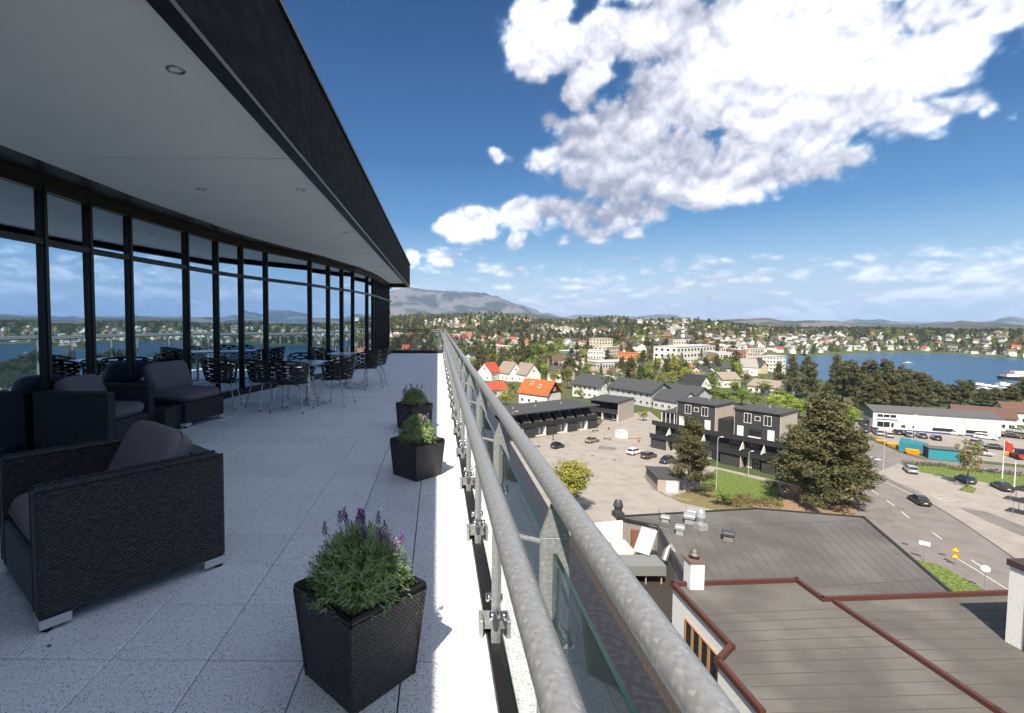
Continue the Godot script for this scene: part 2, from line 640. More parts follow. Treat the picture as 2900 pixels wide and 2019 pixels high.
# facade line: x, z of the mullions
const FAC := [[-4.28, 7.0], [-4.26, 5.2], [-4.25, 3.4], [-4.24, 1.6], [-4.23, -0.2], [-4.22, -1.8], [-4.21, -3.3], [-4.2, -4.3], [-4.16, -5.26], [-4.14, -5.92], [-4.08, -6.59], [-3.92, -7.76], [-3.83, -8.6], [-3.67, -9.28], [-3.46, -10.0], [-2.95, -11.44], [-2.74, -12.4], [-2.56, -13.2], [-2.38, -13.84], [-2.2, -15.36], [-2.13, -16.24], [-2.1, -16.75], [-2.09, -17.3], [-2.08, -18.0], [-2.07, -18.6], [-2.06, -19.2], [-2.05, -19.8], [-2.04, -20.4], [-2.03, -21.2]]
const Y_TR := 2.20
const Y_HEAD := 2.78
const Y_SOF := 2.86

func make_hotel() -> void:
	var h := thing("hotel_building", "tall hotel block with curved mirror glass facade, black fascia and white soffit", "building", Vector3(0, 0, 0))
	var frame := StandardMaterial3D.new()
	frame.albedo_color = Color(0.115, 0.10, 0.105)
	frame.roughness = 0.38
	frame.metallic = 0.2
	var mirror := StandardMaterial3D.new()
	mirror.albedo_color = Color(0.73, 0.82, 0.90)
	mirror.metallic = 1.0
	mirror.roughness = 0.015
	var pts := []
	for p in FAC:
		pts.append(Vector3(p[0], T, p[1]))
	var dark := flat("interior_plaster", lin(0.45, 0.44, 0.42), 0.9)
	var ledge := MB.new()
	var band := MB.new()
	for k in pts.size() - 1:
		var a: Vector3 = pts[k]
		var b: Vector3 = pts[k + 1]
		var d: Vector3 = (b - a).normalized()
		var nn := Vector3(-d.z, 0, d.x)              # towards the terrace
		var bs := Basis(d, Vector3.UP, d.cross(Vector3.UP))
		var len := a.distance_to(b)
		var mid := (a + b) / 2
		# mullion at a
		var mu := MB.new()
		mu.box(a + Vector3(0, Y_HEAD / 2, 0) + nn * 0.01, Vector3(0.06, Y_HEAD, 0.07), bs)
		mu.box(a + Vector3(0, Y_HEAD / 2, 0) + nn * 0.05, Vector3(0.04, Y_HEAD - 0.01, 0.02), bs)
		part(h, "mullion", mu, frame)
		# rails of the frame
		var tr := MB.new()
		tr.box(mid + Vector3(0, Y_TR, 0) + nn * 0.02, Vector3(len - 0.061, 0.06, 0.06), bs)
		part(h, "transom", tr, frame)
		var sill := MB.new()
		sill.box(mid + Vector3(0, 0.06, 0) + nn * 0.02, Vector3(len - 0.061, 0.12, 0.07), bs)
		part(h, "sill_rail", sill, frame)
		var hd := MB.new()
		hd.box(mid + Vector3(0, Y_HEAD - 0.025, 0) + nn * 0.02, Vector3(len - 0.061, 0.05, 0.06), bs)
		part(h, "head_rail", hd, frame)
		# panes, each a hair out of line as glazing is
		var tilt := Basis(Vector3.UP, rng.randf_range(-0.004, 0.004)) * Basis(d, rng.randf_range(-0.003, 0.003))
		for q in [[0.12, Y_TR - 0.035], [Y_TR + 0.035, Y_HEAD - 0.05]]:
			var gp := MB.new()
			gp.box(Vector3.ZERO, Vector3(len - 0.061, q[1] - q[0], 0.012))
			part(h, "glass_pane", gp, mirror, mid + Vector3(0, (q[0] + q[1]) / 2, 0), tilt * bs)
	# the black recess between soffit and facade, and the white soffit in front of it
	var inner := []
	for p in pts:
		inner.append(p)
	var blk := MB.new()
	var sof := MB.new()
	var fx := -1.16
	for k in pts.size() - 1:
		var a: Vector3 = pts[k]
		var b: Vector3 = pts[k + 1]
		var a2 := Vector3(lerpf(a.x, fx, 0.16) if a.z > -17 else a.x + 0.14, 0, a.z)
		var b2 := Vector3(lerpf(b.x, fx, 0.16) if b.z > -17 else b.x + 0.14, 0, b.z)
		var y := Vector3(0, Y_SOF + T, 0)
		blk.quad(Vector3(a.x - 0.1, y.y, a.z), Vector3(b.x - 0.1, y.y, b.z), b2 + y, a2 + y)
		blk.quad(Vector3(a.x, T + Y_HEAD, a.z) + Vector3(0.08, 0, 0), Vector3(b.x, T + Y_HEAD, b.z) + Vector3(0.08, 0, 0), Vector3(b.x + 0.08, y.y, b.z), Vector3(a.x + 0.08, y.y, a.z))
		blk.quad(Vector3(a.x - 0.1, T + Y_HEAD, a.z), Vector3(b.x - 0.1, T + Y_HEAD, b.z), Vector3(b.x + 0.08, T + Y_HEAD, b.z), Vector3(a.x + 0.08, T + Y_HEAD, a.z))
		if b.z > -20.3:
			sof.quad(a2 + y + Vector3(0, 0.004, 0), b2 + y + Vector3(0, 0.004, 0), Vector3(fx - 0.02, y.y + 0.004, b.z), Vector3(fx - 0.02, y.y + 0.004, a.z))
	part(h, "soffit_edge_band", blk, frame)
	var sm := StandardMaterial3D.new()
	sm.albedo_texture = noise_tex(0.006, [[0.0, Color(0.935, 0.935, 0.94)], [0.5, Color(0.95, 0.95, 0.95)], [1.0, Color(0.965, 0.965, 0.96)]], 14)
	sm.roughness = 0.75
	sm.uv1_triplanar = true
	sm.uv1_world_triplanar = true
	sm.uv1_scale = Vector3.ONE * 0.25
	part(h, "soffit", sof, sm)
	# joints between the soffit boards
	for z in [1.0, -1.8, -4.6, -7.4, -10.2, -13.0, -15.8, -18.6]:
		part(h, "soffit_joint", boxmb(Vector3(-2.2, T + Y_SOF + 0.001, z), Vector3(2.0, 0.004, 0.005)), flat("joint", Color(0.90, 0.90, 0.90), 0.9))
	# roof slab and fascia boards
	var z1 := -20.25
	part(h, "roof_slab", boxmb(Vector3(-5.2, T + 3.30, -6.4), Vector3(8.0, 0.72, 27.6)), flat("roof_felt", lin(0.03, 0.03, 0.032), 0.95))
	var fm := StandardMaterial3D.new()
	fm.albedo_texture = noise_tex(0.012, [[0.0, Color(0.085, 0.087, 0.094)], [0.45, Color(0.115, 0.117, 0.126)], [0.6, Color(0.13, 0.132, 0.14)], [1.0, Color(0.185, 0.187, 0.196)]], 31, FastNoiseLite.TYPE_SIMPLEX, 6)
	fm.roughness = 0.85
	fm.metallic_specular = 0.25
	fm.uv1_triplanar = true
	fm.uv1_world_triplanar = true
	fm.uv1_scale = Vector3(0.9, 0.9, 0.35)
	var zs := [7.4, 4.6, 1.2, -1.4, -4.55, -7.7, -10.85, -14.0, -17.15, -20.25]
	for k in zs.size() - 1:
		var zc: float = (zs[k] + zs[k + 1]) / 2
		part(h, "fascia_panel", boxmb(Vector3(fx, T + 3.20, zc), Vector3(0.03, 0.86, zs[k] - zs[k + 1] - 0.008)), fm)
	part(h, "fascia_trim", boxmb(Vector3(fx + 0.006, T + 3.645, -6.42), Vector3(0.07, 0.035, 27.7)), frame)
	part(h, "fascia_lip", boxmb(Vector3(fx - 0.03, T + 2.755, -6.42), Vector3(0.1, 0.028, 27.7)), frame)
	part(h, "fascia_panel", boxmb(Vector3(-1.85, T + 3.20, z1 - 0.015), Vector3(1.34, 0.86, 0.03)), fm)
	part(h, "soffit_end_beam", boxmb(Vector3(-1.62, T + 2.79, z1 + 0.12), Vector3(0.8, 0.12, 0.25)), frame)
	# the body of the block below and behind, with storeys
	var wall := grainy("hotel_wall", Color(0.22, 0.22, 0.235), 0.08, 2.0)
	part(h, "wall", boxmb(Vector3(-7.35, T / 2 - 0.2, -8.0), Vector3(15.3, T - 0.4, 26.0)), wall)
	part(h, "penthouse_core", boxmb(Vector3(-7.9, T + 1.4, -7.1), Vector3(6.8, 2.8, 27.8)), dark)
	# dark metal capping outside the balustrade
	var cap := grainy("capping", Color(0.14, 0.135, 0.15), 0.07, 0.6, 0.42)
	var cz := [3.0, 0.6, -1.18, -3.2, -5.6, -8.0, -10.4, -12.8, -15.2, -17.6, -20.0, -21.3]
	for k in cz.size() - 1:
		part(h, "ledge_capping", boxmb(Vector3(0.575, T - 0.12, (cz[k] + cz[k + 1]) / 2), Vector3(0.66, 0.03, cz[k] - cz[k + 1] - 0.006)), cap)
	part(h, "gutter_channel", boxmb(Vector3(0.2485, T - 0.05, -9.2), Vector3(0.046, 0.10, 24.4)), frame)
	part(h, "channel_lip", boxmb(Vector3(0.228, T - 0.02, -9.2), Vector3(0.004, 0.07, 24.4)), frame)
	# recessed lights in the soffit
	var ring := MB.new()
	ring.lathe([Vector2(0.030, 0.012), Vector2(0.032, 0.0), Vector2(0.052, -0.003), Vector2(0.056, 0.004)], 24)
	var lens := MB.new()
	lens.lathe([Vector2(0.0, 0.008), Vector2(0.031, 0.008)], 20)
	var rim := ring.mesh()
	var eye := lens.mesh()
	for x in [-1.55, -2.67]:
		for k in 6:
			var z := -0.32 - 2.68 * k
			if x < -2 and z < -11.0:
				continue
			var d := thing("recessed_downlight", "small round steel downlight in the soffit row nearer the " + ("black fascia" if x > -2 else "glass facade"), "downlight", Vector3(x, T + Y_SOF + 0.002, z), 0, "downlights in the soffit")
			part(d, "trim_ring", rim, steel)
			part(d, "lens", eye, flat("lamp_lens", Color(0.32, 0.30, 0.28), 0.3))

func make_railing() -> void:
	var r := thing("balustrade", "galvanised twin-tube balustrade with glass panes along the terrace edge", "railing", Vector3.ZERO)
	var glass := StandardMaterial3D.new()
	glass.albedo_color = Color(0.24, 0.36, 0.34, 0.24)
	glass.transparency = BaseMaterial3D.TRANSPARENCY_ALPHA
	glass.roughness = 0.02
	var edge := flat("glass_edge", lin(0.008, 0.032, 0.026), 0.15)
	var dark := flat("rubber", lin(0.015, 0.015, 0.016), 0.7)
	var xo := 0.278
	var yo := T + 1.005
	var xi := 0.138
	var yi := T + 0.977
	var zend := -21.25
	var pts := func(x: float, y: float) -> Array:
		var a := []
		for k in 26:
			a.append(Vector3(x, y, 1.0 - k * 0.89))
		return a
	var o1 := MB.new()
	o1.tube(pts.call(xo, yo), 0.0245, 24)
	part(r, "top_rail", o1, galv)
	var o2 := MB.new()
	o2.tube(pts.call(xi, yi), 0.0242, 24)
	part(r, "hand_rail", o2, galv)
	# a post
	var plate := MB.new()
	plate.bevel(Vector3(0.275, 0.39, 0), Vector3(0.07, 1.02, 0.014), 0.003)
	plate.quad(Vector3(0.241, 0.90, 0.007), Vector3(0.309, 0.90, 0.007), Vector3(0.290, 0.975, 0.006), Vector3(0.266, 0.975, 0.006))
	plate.quad(Vector3(0.309, 0.90, -0.007), Vector3(0.241, 0.90, -0.007), Vector3(0.266, 0.975, -0.006), Vector3(0.290, 0.975, -0.006))
	plate.tube([Vector3(0.255, 0.885, 0), Vector3(0.19, 0.90, 0), Vector3(0.145, 0.955, 0)], 0.0065, 8)
	var platem := plate.mesh()
	var clamp_ := MB.new()                     # the U-shaped shoe on the floor edge
	clamp_.bevel(Vector3(0.200, -0.02, 0.055), Vector3(0.016, 0.20, 0.085), 0.002)
	clamp_.bevel(Vector3(0.266, -0.02, 0.055), Vector3(0.016, 0.20, 0.085), 0.002)
	clamp_.box(Vector3(0.233, -0.02, 0.02), Vector3(0.05, 0.196, 0.012))
	clamp_.box(Vector3(0.2335, 0.035, 0.05), Vector3(0.044, 0.012, 0.045))
	var clampm := clamp_.mesh()
	var bolt := MB.new()
	bolt.lathe([Vector2(0, -0.012), Vector2(0.011, -0.012), Vector2(0.012, 0.0), Vector2(0.005, 0.002), Vector2(0.005, 0.014), Vector2(0.0, 0.016)], 10)
	var boltm := bolt.mesh()
	var arm := MB.new()                        # fitting that carries the pane
	arm.tube([Vector3(0.258, 0, -0.075), Vector3(0.252, 0, 0.075)], 0.0085, 8)
	arm.lathe([Vector2(0, -0.014), Vector2(0.017, -0.014), Vector2(0.019, 0.0), Vector2(0.017, 0.012), Vector2(0, 0.014)], 12, Vector3(0.236, 0, 0.07), Basis(Vector3(0, 0, 1), PI / 2))
	arm.lathe([Vector2(0, -0.014), Vector2(0.017, -0.014), Vector2(0.019, 0.0), Vector2(0.017, 0.012), Vector2(0, 0.014)], 12, Vector3(0.236, 0, -0.07), Basis(Vector3(0, 0, 1), PI / 2))
	var armm := arm.mesh()
	var step := 0.97
	var zp := G(1385, 1763, T).z + 0.02
	var k := -3
	var pane_mesh := MB.new()
	pane_mesh.box(Vector3.ZERO, Vector3(0.008, 0.93, step - 0.10))
	var panem := pane_mesh.mesh()
	var edge_mesh := MB.new()
	edge_mesh.box(Vector3(0, 0.4665, 0), Vector3(0.0084, 0.003, step - 0.101))
	edge_mesh.box(Vector3(0, 0, (step - 0.10) / 2 + 0.0008), Vector3(0.0082, 0.93, 0.0014))
	edge_mesh.box(Vector3(0, 0, -(step - 0.10) / 2 - 0.0008), Vector3(0.0082, 0.93, 0.0014))
	var edgem := edge_mesh.mesh()
	while zp - k * step > zend + 0.3:
		var z := zp - k * step
		part(r, "floor_clamp", clampm, galv, Vector3(0, T, z))
		part(r, "clamp_bolt", boltm, flat("rusty", lin(0.16, 0.06, 0.03), 0.7), Vector3(0.190, T - 0.01, z + 0.055), Basis(Vector3(0, 0, 1), PI / 2))
		var zq := z + 0.12
		if true:
			var po := part(r, "post", platem, galv, Vector3(0, T, zq))
			for yy in [0.16, 0.70]:
				var ar := part(po, "glass_fitting", armm, steel, Vector3(0, yy, 0))
		if z - step > zend + 0.05:
			var pn := part(r, "glass_pane", panem, glass, Vector3(0.264, T + 0.415, zq - step / 2))
			part(pn, "pane_edge", edgem, edge)
		k += 1
	# return across the far end of the terrace
	var r2 := thing("end_balustrade", "grey railing with glass panes across the far end of the terrace", "railing", Vector3.ZERO)
	var grey := flat("rail_grey", Color(0.36, 0.37, 0.39), 0.45, 0.5)
	for q in [[1.005, 0.022], [0.93, 0.018]]:
		var tb := MB.new()
		tb.tube([Vector3(-2.0, T + q[0], zend), Vector3(0.278, T + q[0], zend)], q[1], 12)
		part(r2, "top_rail", tb, grey)
	part(r2, "kerb", boxmb(Vector3(-0.88, T + 0.06, zend - 0.1), Vector3(2.3, 0.14, 0.16)), flat("kerb_black", lin(0.02, 0.02, 0.022), 0.6))
	for x in [-1.95, -1.22, -0.49, 0.24]:
		part(r2, "post", boxmb(Vector3(x, T + 0.46, zend), Vector3(0.03, 0.92, 0.03)), grey)
	for x in [-1.585, -0.855, -0.125]:
		part(r2, "glass_pane", boxmb(Vector3(x, T + 0.5, zend - 0.02), Vector3(0.68, 0.68, 0.01)), glass)

# ---------------------------------------------------------------- furniture
func cushion(sx: float, sy: float, sz: float, puff: float) -> MB:
	# a soft pillow: a subdivided superellipsoid
	var m := MB.new()
	var nu := 22
	var nv := 14
	var rg := FastNoiseLite.new()
	rg.seed = 5
	rg.frequency = 2.2
	var P := []
	for a in nv + 1:
		var f := -PI / 2 + PI * a / nv
		var row := []
		for b in nu + 1:
			var g := TAU * b / nu
			var e := 0.32
			var ce := signf(cos(f)) * pow(absf(cos(f)), e * puff)
			var x := ce * signf(cos(g)) * pow(absf(cos(g)), e)
			var z := ce * signf(sin(g)) * pow(absf(sin(g)), e)
			var y := signf(sin(f)) * pow(absf(sin(f)), 0.75)
			var p := Vector3(x * sx / 2, y * sy / 2, z * sz / 2)
			row.append(p * (1.0 + 0.05 * rg.get_noise_3dv(p * 2.0)))
		P.append(row)
	for a in nv:
		for b in nu:
			if a == 0:
				m.tri(P[0][b], P[1][b + 1] if true else P[0][b], P[1][b])
			elif a == nv - 1:
				m.tri(P[a][b], P[a][b + 1], P[a + 1][b])
			else:
				m.quad(P[a][b + 1], P[a][b], P[a + 1][b], P[a + 1][b + 1])
	# smooth normals from the position
	for q in m.v.size():
		var p := m.v[q]
		var nn := Vector3(signf(p.x) * pow(absf(p.x) / sx * 2, 4.0) / sx, signf(p.y) * pow(absf(p.y) / sy * 2, 1.6) / sy, signf(p.z) * pow(absf(p.z) / sz * 2, 4.0) / sz)
		m.n[q] = nn.normalized() if nn.length() > 1e-5 else m.n[q]
	for q in range(0, m.i.size(), 3):
		var a := m.v[m.i[q]]
		var b := m.v[m.i[q + 1]]
		var d := m.v[m.i[q + 2]]
		if (d - a).cross(b - a).dot(m.n[m.i[q]] + m.n[m.i[q + 1]] + m.n[m.i[q + 2]]) < 0:
			var w := m.i[q + 1]
			m.i[q + 1] = m.i[q + 2]
			m.i[q + 2] = w
	return m

func piping(c: MeshInstance3D) -> void:
	# the seam cord round a cushion
	var b := c.mesh.get_aabb().size
	var p := []
	for k in 41:
		var g := TAU * k / 40
		p.append(Vector3(signf(cos(g)) * pow(absf(cos(g)), 0.32) * b.x / 2, 0, signf(sin(g)) * pow(absf(sin(g)), 0.32) * b.z / 2))
	var m := MB.new()
	m.tube(p, 0.0042, 6, false)
	part(c, "piping", m, cushion_mat)

func feet(parent: Node, w: float, d: float, s := 0.12) -> void:
	var foot := MB.new()
	foot.box(Vector3(0.0, 0.041, s / 2 - 0.006), Vector3(s, 0.042, 0.012))
	foot.box(Vector3(s / 2 - 0.006, 0.041, -0.006), Vector3(0.012, 0.042, s - 0.012))
	var fm := foot.mesh()
	var pad := MB.new()
	pad.lathe([Vector2(0.0, 0.0), Vector2(0.022, 0.0), Vector2(0.020, 0.02), Vector2(0, 0.02)], 14)
	var pm := pad.mesh()
	for q in [[1, 1, 0.0], [1, -1, PI / 2], [-1, -1, PI], [-1, 1, -PI / 2]]:
		var f := part(parent, "foot_plate", fm, flat("foot_alu", Color(0.86, 0.86, 0.87), 0.3, 0.9), Vector3(q[0] * (w / 2 - s / 2), 0, q[1] * (d / 2 - s / 2)), Basis(Vector3.UP, q[2]))
		part(f, "foot_pad", pm, flat("rubber", lin(0.015, 0.015, 0.016), 0.7), Vector3(s / 2 - 0.03, 0, s / 2 - 0.03))

func armchair(label: String, at: Vector3, turn: float, w: float, d: float) -> Node3D:
	# faces +z before turning
	var t := thing("wicker_armchair", label, "armchair", at, turn, "wicker lounge armchairs")
	var ah := 0.64
	var b := MB.new()
	b.bevel(Vector3(0, 0.195, 0.05), Vector3(w - 0.22, 0.26, d - 0.1), 0.012)
	part(t, "seat_base", b, weave_mat)
	for s in [-1, 1]:
		var a := MB.new()
		a.bevel(Vector3(s * (w / 2 - 0.055), 0.062 + (ah - 0.062) / 2, 0), Vector3(0.11, ah - 0.062, d), 0.012)
		part(t, "arm", a, weave_mat)
	var k := MB.new()
	k.bevel(Vector3(0, 0.062 + (ah - 0.062) / 2, -d / 2 + 0.055), Vector3(w - 0.222, ah - 0.062, 0.11), 0.012)
	part(t, "backrest", k, weave_mat)
	part(t, "seat_cushion", cushion(w - 0.235, 0.15, d - 0.13, 0.55), cushion_mat, Vector3(0, 0.395, 0.06))
	part(t, "back_cushion", cushion(w - 0.25, 0.19, 0.42, 0.75), cushion_mat, Vector3(0, 0.575, -d / 2 + 0.245), Basis(Vector3.RIGHT, deg_to_rad(62)))
	for c in t.get_children():
		if c.name.contains("cushion"):
			piping(c)
	for s in [-1, 1]:
		for e in [-1, 1]:
			var br := MB.new()
			br.tube([Vector3(s * (w / 2 - 0.055) + e * 0.05, ah + 0.001, d / 2 - 0.005), Vector3(s * (w / 2 - 0.055) + e * 0.05, ah + 0.001, -d / 2 + 0.005)], 0.007, 7)
			br.tube([Vector3(s * (w / 2 - 0.055) + e * 0.05, ah, d / 2 - 0.003), Vector3(s * (w / 2 - 0.055) + e * 0.05, 0.07, d / 2 - 0.003)], 0.007, 7)
			part(t, "edge_braid", br, weave_mat)
	feet(t, w, d)
	return t

func make_lounge() -> void:
	# the near one stands askew: two floor corners of its outer side are in view
	var c0 := G(113, 1800, T)
	var c1 := G(640, 1600, T)
	var dir := (c0 - c1).normalized()             # towards its front
	var side := Vector3(-dir.z, 0, dir.x)
	if side.x > 0:
		side = -side
	var w := 0.86
	var d := c0.distance_to(c1)
	var mid := (c0 + c1) / 2 + side * w / 2
	armchair("black wicker armchair standing askew in front with a grey cushion over its back", mid, atan2(dir.x, dir.z), w, d)
	armchair("black wicker armchair against the glass facade beside the low side table", Vector3(-3.73, T, -5.42), PI / 2 - 0.02, 0.80, 0.78)
	# low table between the seats
	var tb := thing("wicker_side_table", "low black wicker side table with a glass top between the seats", "side table", Vector3(-3.58, T, -6.08), PI / 2 + 0.08)
	var m := MB.new()
	m.bevel(Vector3(0, 0.19, 0), Vector3(0.52, 0.252, 0.66), 0.01)
	part(tb, "body", m, weave_mat)
	var gt := MB.new()
	gt.bevel(Vector3(0, 0.323, 0), Vector3(0.50, 0.008, 0.64), 0.002)
	part(tb, "glass_top", gt, flat("black_glass", lin(0.01, 0.011, 0.012), 0.05))
	feet(tb, 0.52, 0.66, 0.09)
	# armless seat
	var a := G(532, 1212, T)
	var b := G(631, 1184, T)
	var f := (b - a).normalized()
	var face := Vector3(-f.z, 0, f.x)
	if face.x < 0:
		face = -face
	var ww := a.distance_to(b) + 0.06
	var dd := 0.78
	var at := (a + b) / 2 - face * dd / 2
	var ch := thing("wicker_lounge_seat", "armless wicker lounge seat with thick grey seat and back cushions", "lounge seat", at, atan2(face.x, face.z))
	var s := MB.new()
	s.bevel(Vector3(0, 0.19, 0), Vector3(ww, 0.256, dd), 0.012)
	part(ch, "seat_base", s, weave_mat)
	var bk := MB.new()
	bk.bevel(Vector3(0, 0.42, -dd / 2 + 0.05), Vector3(ww, 0.20, 0.1), 0.012)
	part(ch, "backrest", bk, weave_mat)
	part(ch, "seat_cushion", cushion(ww - 0.005, 0.16, dd - 0.01, 0.5), cushion_mat, Vector3(0, 0.385, 0.0))
	part(ch, "back_cushion", cushion(ww - 0.03, 0.17, 0.40, 0.6), cushion_mat, Vector3(0, 0.62, -dd / 2 + 0.19), Basis(Vector3.RIGHT, deg_to_rad(68)))
	for c in ch.get_children():
		if c.name.contains("cushion"):
			piping(c)
	feet(ch, ww, dd, 0.1)

func chair_shell() -> MB:
	# a tub with brick-pattern slots; u runs round from one arm to the other, w from the seat's middle up to the rim
	var m := MB.new()
	var nu := 36
	var nw := 27
	var P := func(u: float, w: float) -> Vector3:
		var g := lerpf(-2.28, 2.28, u)             # 0 at the back
		var back := 0.5 + 0.5 * cos(g * 0.69)
		var rim := lerpf(0.20, 0.36, pow(back, 1.5))
		var rad := 0.265 + 0.02 * cos(g * 2.0)
		if w < 0.34:
			var k := w / 0.34
			return Vector3(sin(g) * rad * 0.80 * k, 0.43 - 0.015 * (1 - k), -cos(g) * rad * 0.80 * k)
		var k2 := (w - 0.34) / 0.66
		var rr := rad * (0.80 + 0.22 * pow(k2, 0.6))
		return Vector3(sin(g) * rr, 0.43 + rim * pow(k2, 1.25), -cos(g) * rr * (1.0 + 0.12 * k2))
	for b in nw:
		for a in nu:
			var open := false
			if b > 7 and b < nw - 1 and b % 2 == 1:
				var off := (a + (3 if (b / 2) % 2 else 0)) % 6
				open = off > 0 and off < 5 and a > 0 and a < nu - 1
			if b > 2 and b <= 7 and b % 2 == 1:
				open = a % 4 in [1, 2] and a > 3 and a < nu - 4
			if open:
				continue
			var p0: Vector3 = P.call(a / float(nu), b / float(nw))
			var p1: Vector3 = P.call((a + 1) / float(nu), b / float(nw))
			var p2: Vector3 = P.call((a + 1) / float(nu), (b + 1) / float(nw))
			var p3: Vector3 = P.call(a / float(nu), (b + 1) / float(nw))
			var nn := (p2 - p0).cross(p3 - p1).normalized() * 0.004
			m.quad(p0 + nn, p1 + nn, p2 + nn, p3 + nn)
			m.quad(p1 - nn, p0 - nn, p3 - nn, p2 - nn)
			m.quad(p0 - nn, p1 - nn, p1 + nn, p0 + nn)
			m.quad(p3 + nn, p2 + nn, p2 - nn, p3 - nn)
	# the front of the seat
	for a in 10:
		var x0 := -0.2 + a * 0.04
		m.box(Vector3(x0 + 0.02, 0.428 - 0.006 * absf(a - 4.5) / 4.5, 0.09), Vector3(0.04, 0.009, 0.24))
	m.tube([Vector3(-0.205, 0.425, 0.14), Vector3(-0.15, 0.42, 0.215), Vector3(0.15, 0.42, 0.215), Vector3(0.205, 0.425, 0.14)], 0.011, 8)
	var rimp := []
	for a in nu + 1:
		rimp.append(P.call(a / float(nu), 1.0))
	m.tube(rimp, 0.009, 8)
	return m

func make_dining() -> void:
	var shell := chair_shell().mesh()
	var plastic := flat("chair_plastic", Color(0.115, 0.105, 0.11), 0.38)
	var legm := []
	for q in [[-1, -1], [1, -1], [1, 1], [-1, 1]]:
		var l := MB.new()
		l.tube([Vector3(q[0] * 0.12, 0.405, q[1] * 0.10), Vector3(q[0] * 0.17, 0.40, q[1] * 0.14), Vector3(q[0] * 0.19, 0.37, q[1] * 0.16), Vector3(q[0] * 0.255, 0.012, q[1] * 0.225)], 0.0095, 10)
		legm.append([l.mesh(), Vector3(q[0] * 0.256, 0.0, q[1] * 0.226)])
	var cap := MB.new()
	cap.lathe([Vector2(0, 0), Vector2(0.012, 0), Vector2(0.0125, 0.022), Vector2(0, 0.024)], 10)
	var capm := cap.mesh()
	var cr := MB.new()
	cr.tube([Vector3(-0.12, 0.405, -0.1), Vector3(0.12, 0.405, 0.1)], 0.008, 8)
	cr.tube([Vector3(-0.12, 0.403, 0.1), Vector3(0.12, 0.403, -0.1)], 0.008, 8)
	var crm := cr.mesh()
	var t1 := G(874, 1144, T)
	t1 = Vector3(-2.17, T, -8.28)
	var t2 := Vector3(-1.93, T, -10.5)
	var list := [
		["black slotted tub chair alone behind the lounge seat facing the near table", Vector3(-3.40, T, -7.84), 1.75],
		["black slotted tub chair pulled up to the near table on its facade side", Vector3(-2.72, T, -7.86), 0.62],
		["black slotted tub chair with its back to the lounge seats at the near table", Vector3(-2.24, T, -7.62), 3.05],
		["black slotted tub chair at the near table on the railing side", Vector3(-1.68, T, -8.26), -1.75],
		["black slotted tub chair at the far side of the near table", Vector3(-2.45, T, -8.95), 0.35],
		["black slotted tub chair at the far table turned to the first planter", Vector3(-1.47, T, -10.2), -2.2],
		["black slotted tub chair at the far table on the railing side", Vector3(-1.40, T, -10.95), -1.3],
		["black slotted tub chair at the far table close to the glass", Vector3(-2.45, T, -10.75), 1.2]]
	list[1][2] = 2.35
	list[2][2] = 3.05
	var first: Node3D = null
	for c in list:
		var o: Node3D
		if first == null:
			o = thing("tub_chair", c[0], "chair", c[1], c[2], "slotted tub chairs")
			first = o
			part(o, "shell", shell, plastic)
			for l in legm:
				var lg := part(o, "leg", l[0], steel)
				part(lg, "foot_cap", capm, flat("rubber", lin(0.015, 0.015, 0.016), 0.7), l[1])
			part(o, "cross_brace", crm, steel)
		else:
			o = copy(first, c[1], c[2], c[0], "slotted tub chairs")
	for q in [[t1, "round steel bistro table nearer the lounge seats"], [t2, "round steel bistro table farther along the glass facade"]]:
		var t := thing("bistro_table", q[1], "table", q[0], 0.3, "round bistro tables")
		var top := MB.new()
		top.lathe([Vector2(0, 0.672), Vector2(0.385, 0.672), Vector2(0.405, 0.678), Vector2(0.408, 0.69), Vector2(0.402, 0.70), Vector2(0.0, 0.70)], 48)
		part(t, "table_top", top, flat("table_steel", Color(0.66, 0.68, 0.70), 0.28, 0.9))
		var col := MB.new()
		col.lathe([Vector2(0.042, 0.03), Vector2(0.033, 0.08), Vector2(0.033, 0.62), Vector2(0.06, 0.66), Vector2(0.06, 0.672)], 20)
		part(t, "column", col, steel)
		for k in 4:
			var lg := MB.new()
			var g := TAU * k / 4
			var dv := Vector3(cos(g), 0, sin(g))
			lg.tube([dv * 0.03 + Vector3(0, 0.075, 0), dv * 0.14 + Vector3(0, 0.05, 0), dv * 0.29 + Vector3(0, 0.015, 0)], [0.024, 0.018, 0.013], 10)
			part(t, "base_leg", lg, steel)
		for k in 3:
			var st := MB.new()
			var g := TAU * k / 3 + 0.5
			var dv := Vector3(cos(g), 0, sin(g))
			st.tube([dv * 0.035 + Vector3(0, 0.55, 0), dv * 0.33 + Vector3(0, 0.665, 0)], 0.008, 8)
			part(t, "brace", st, steel)

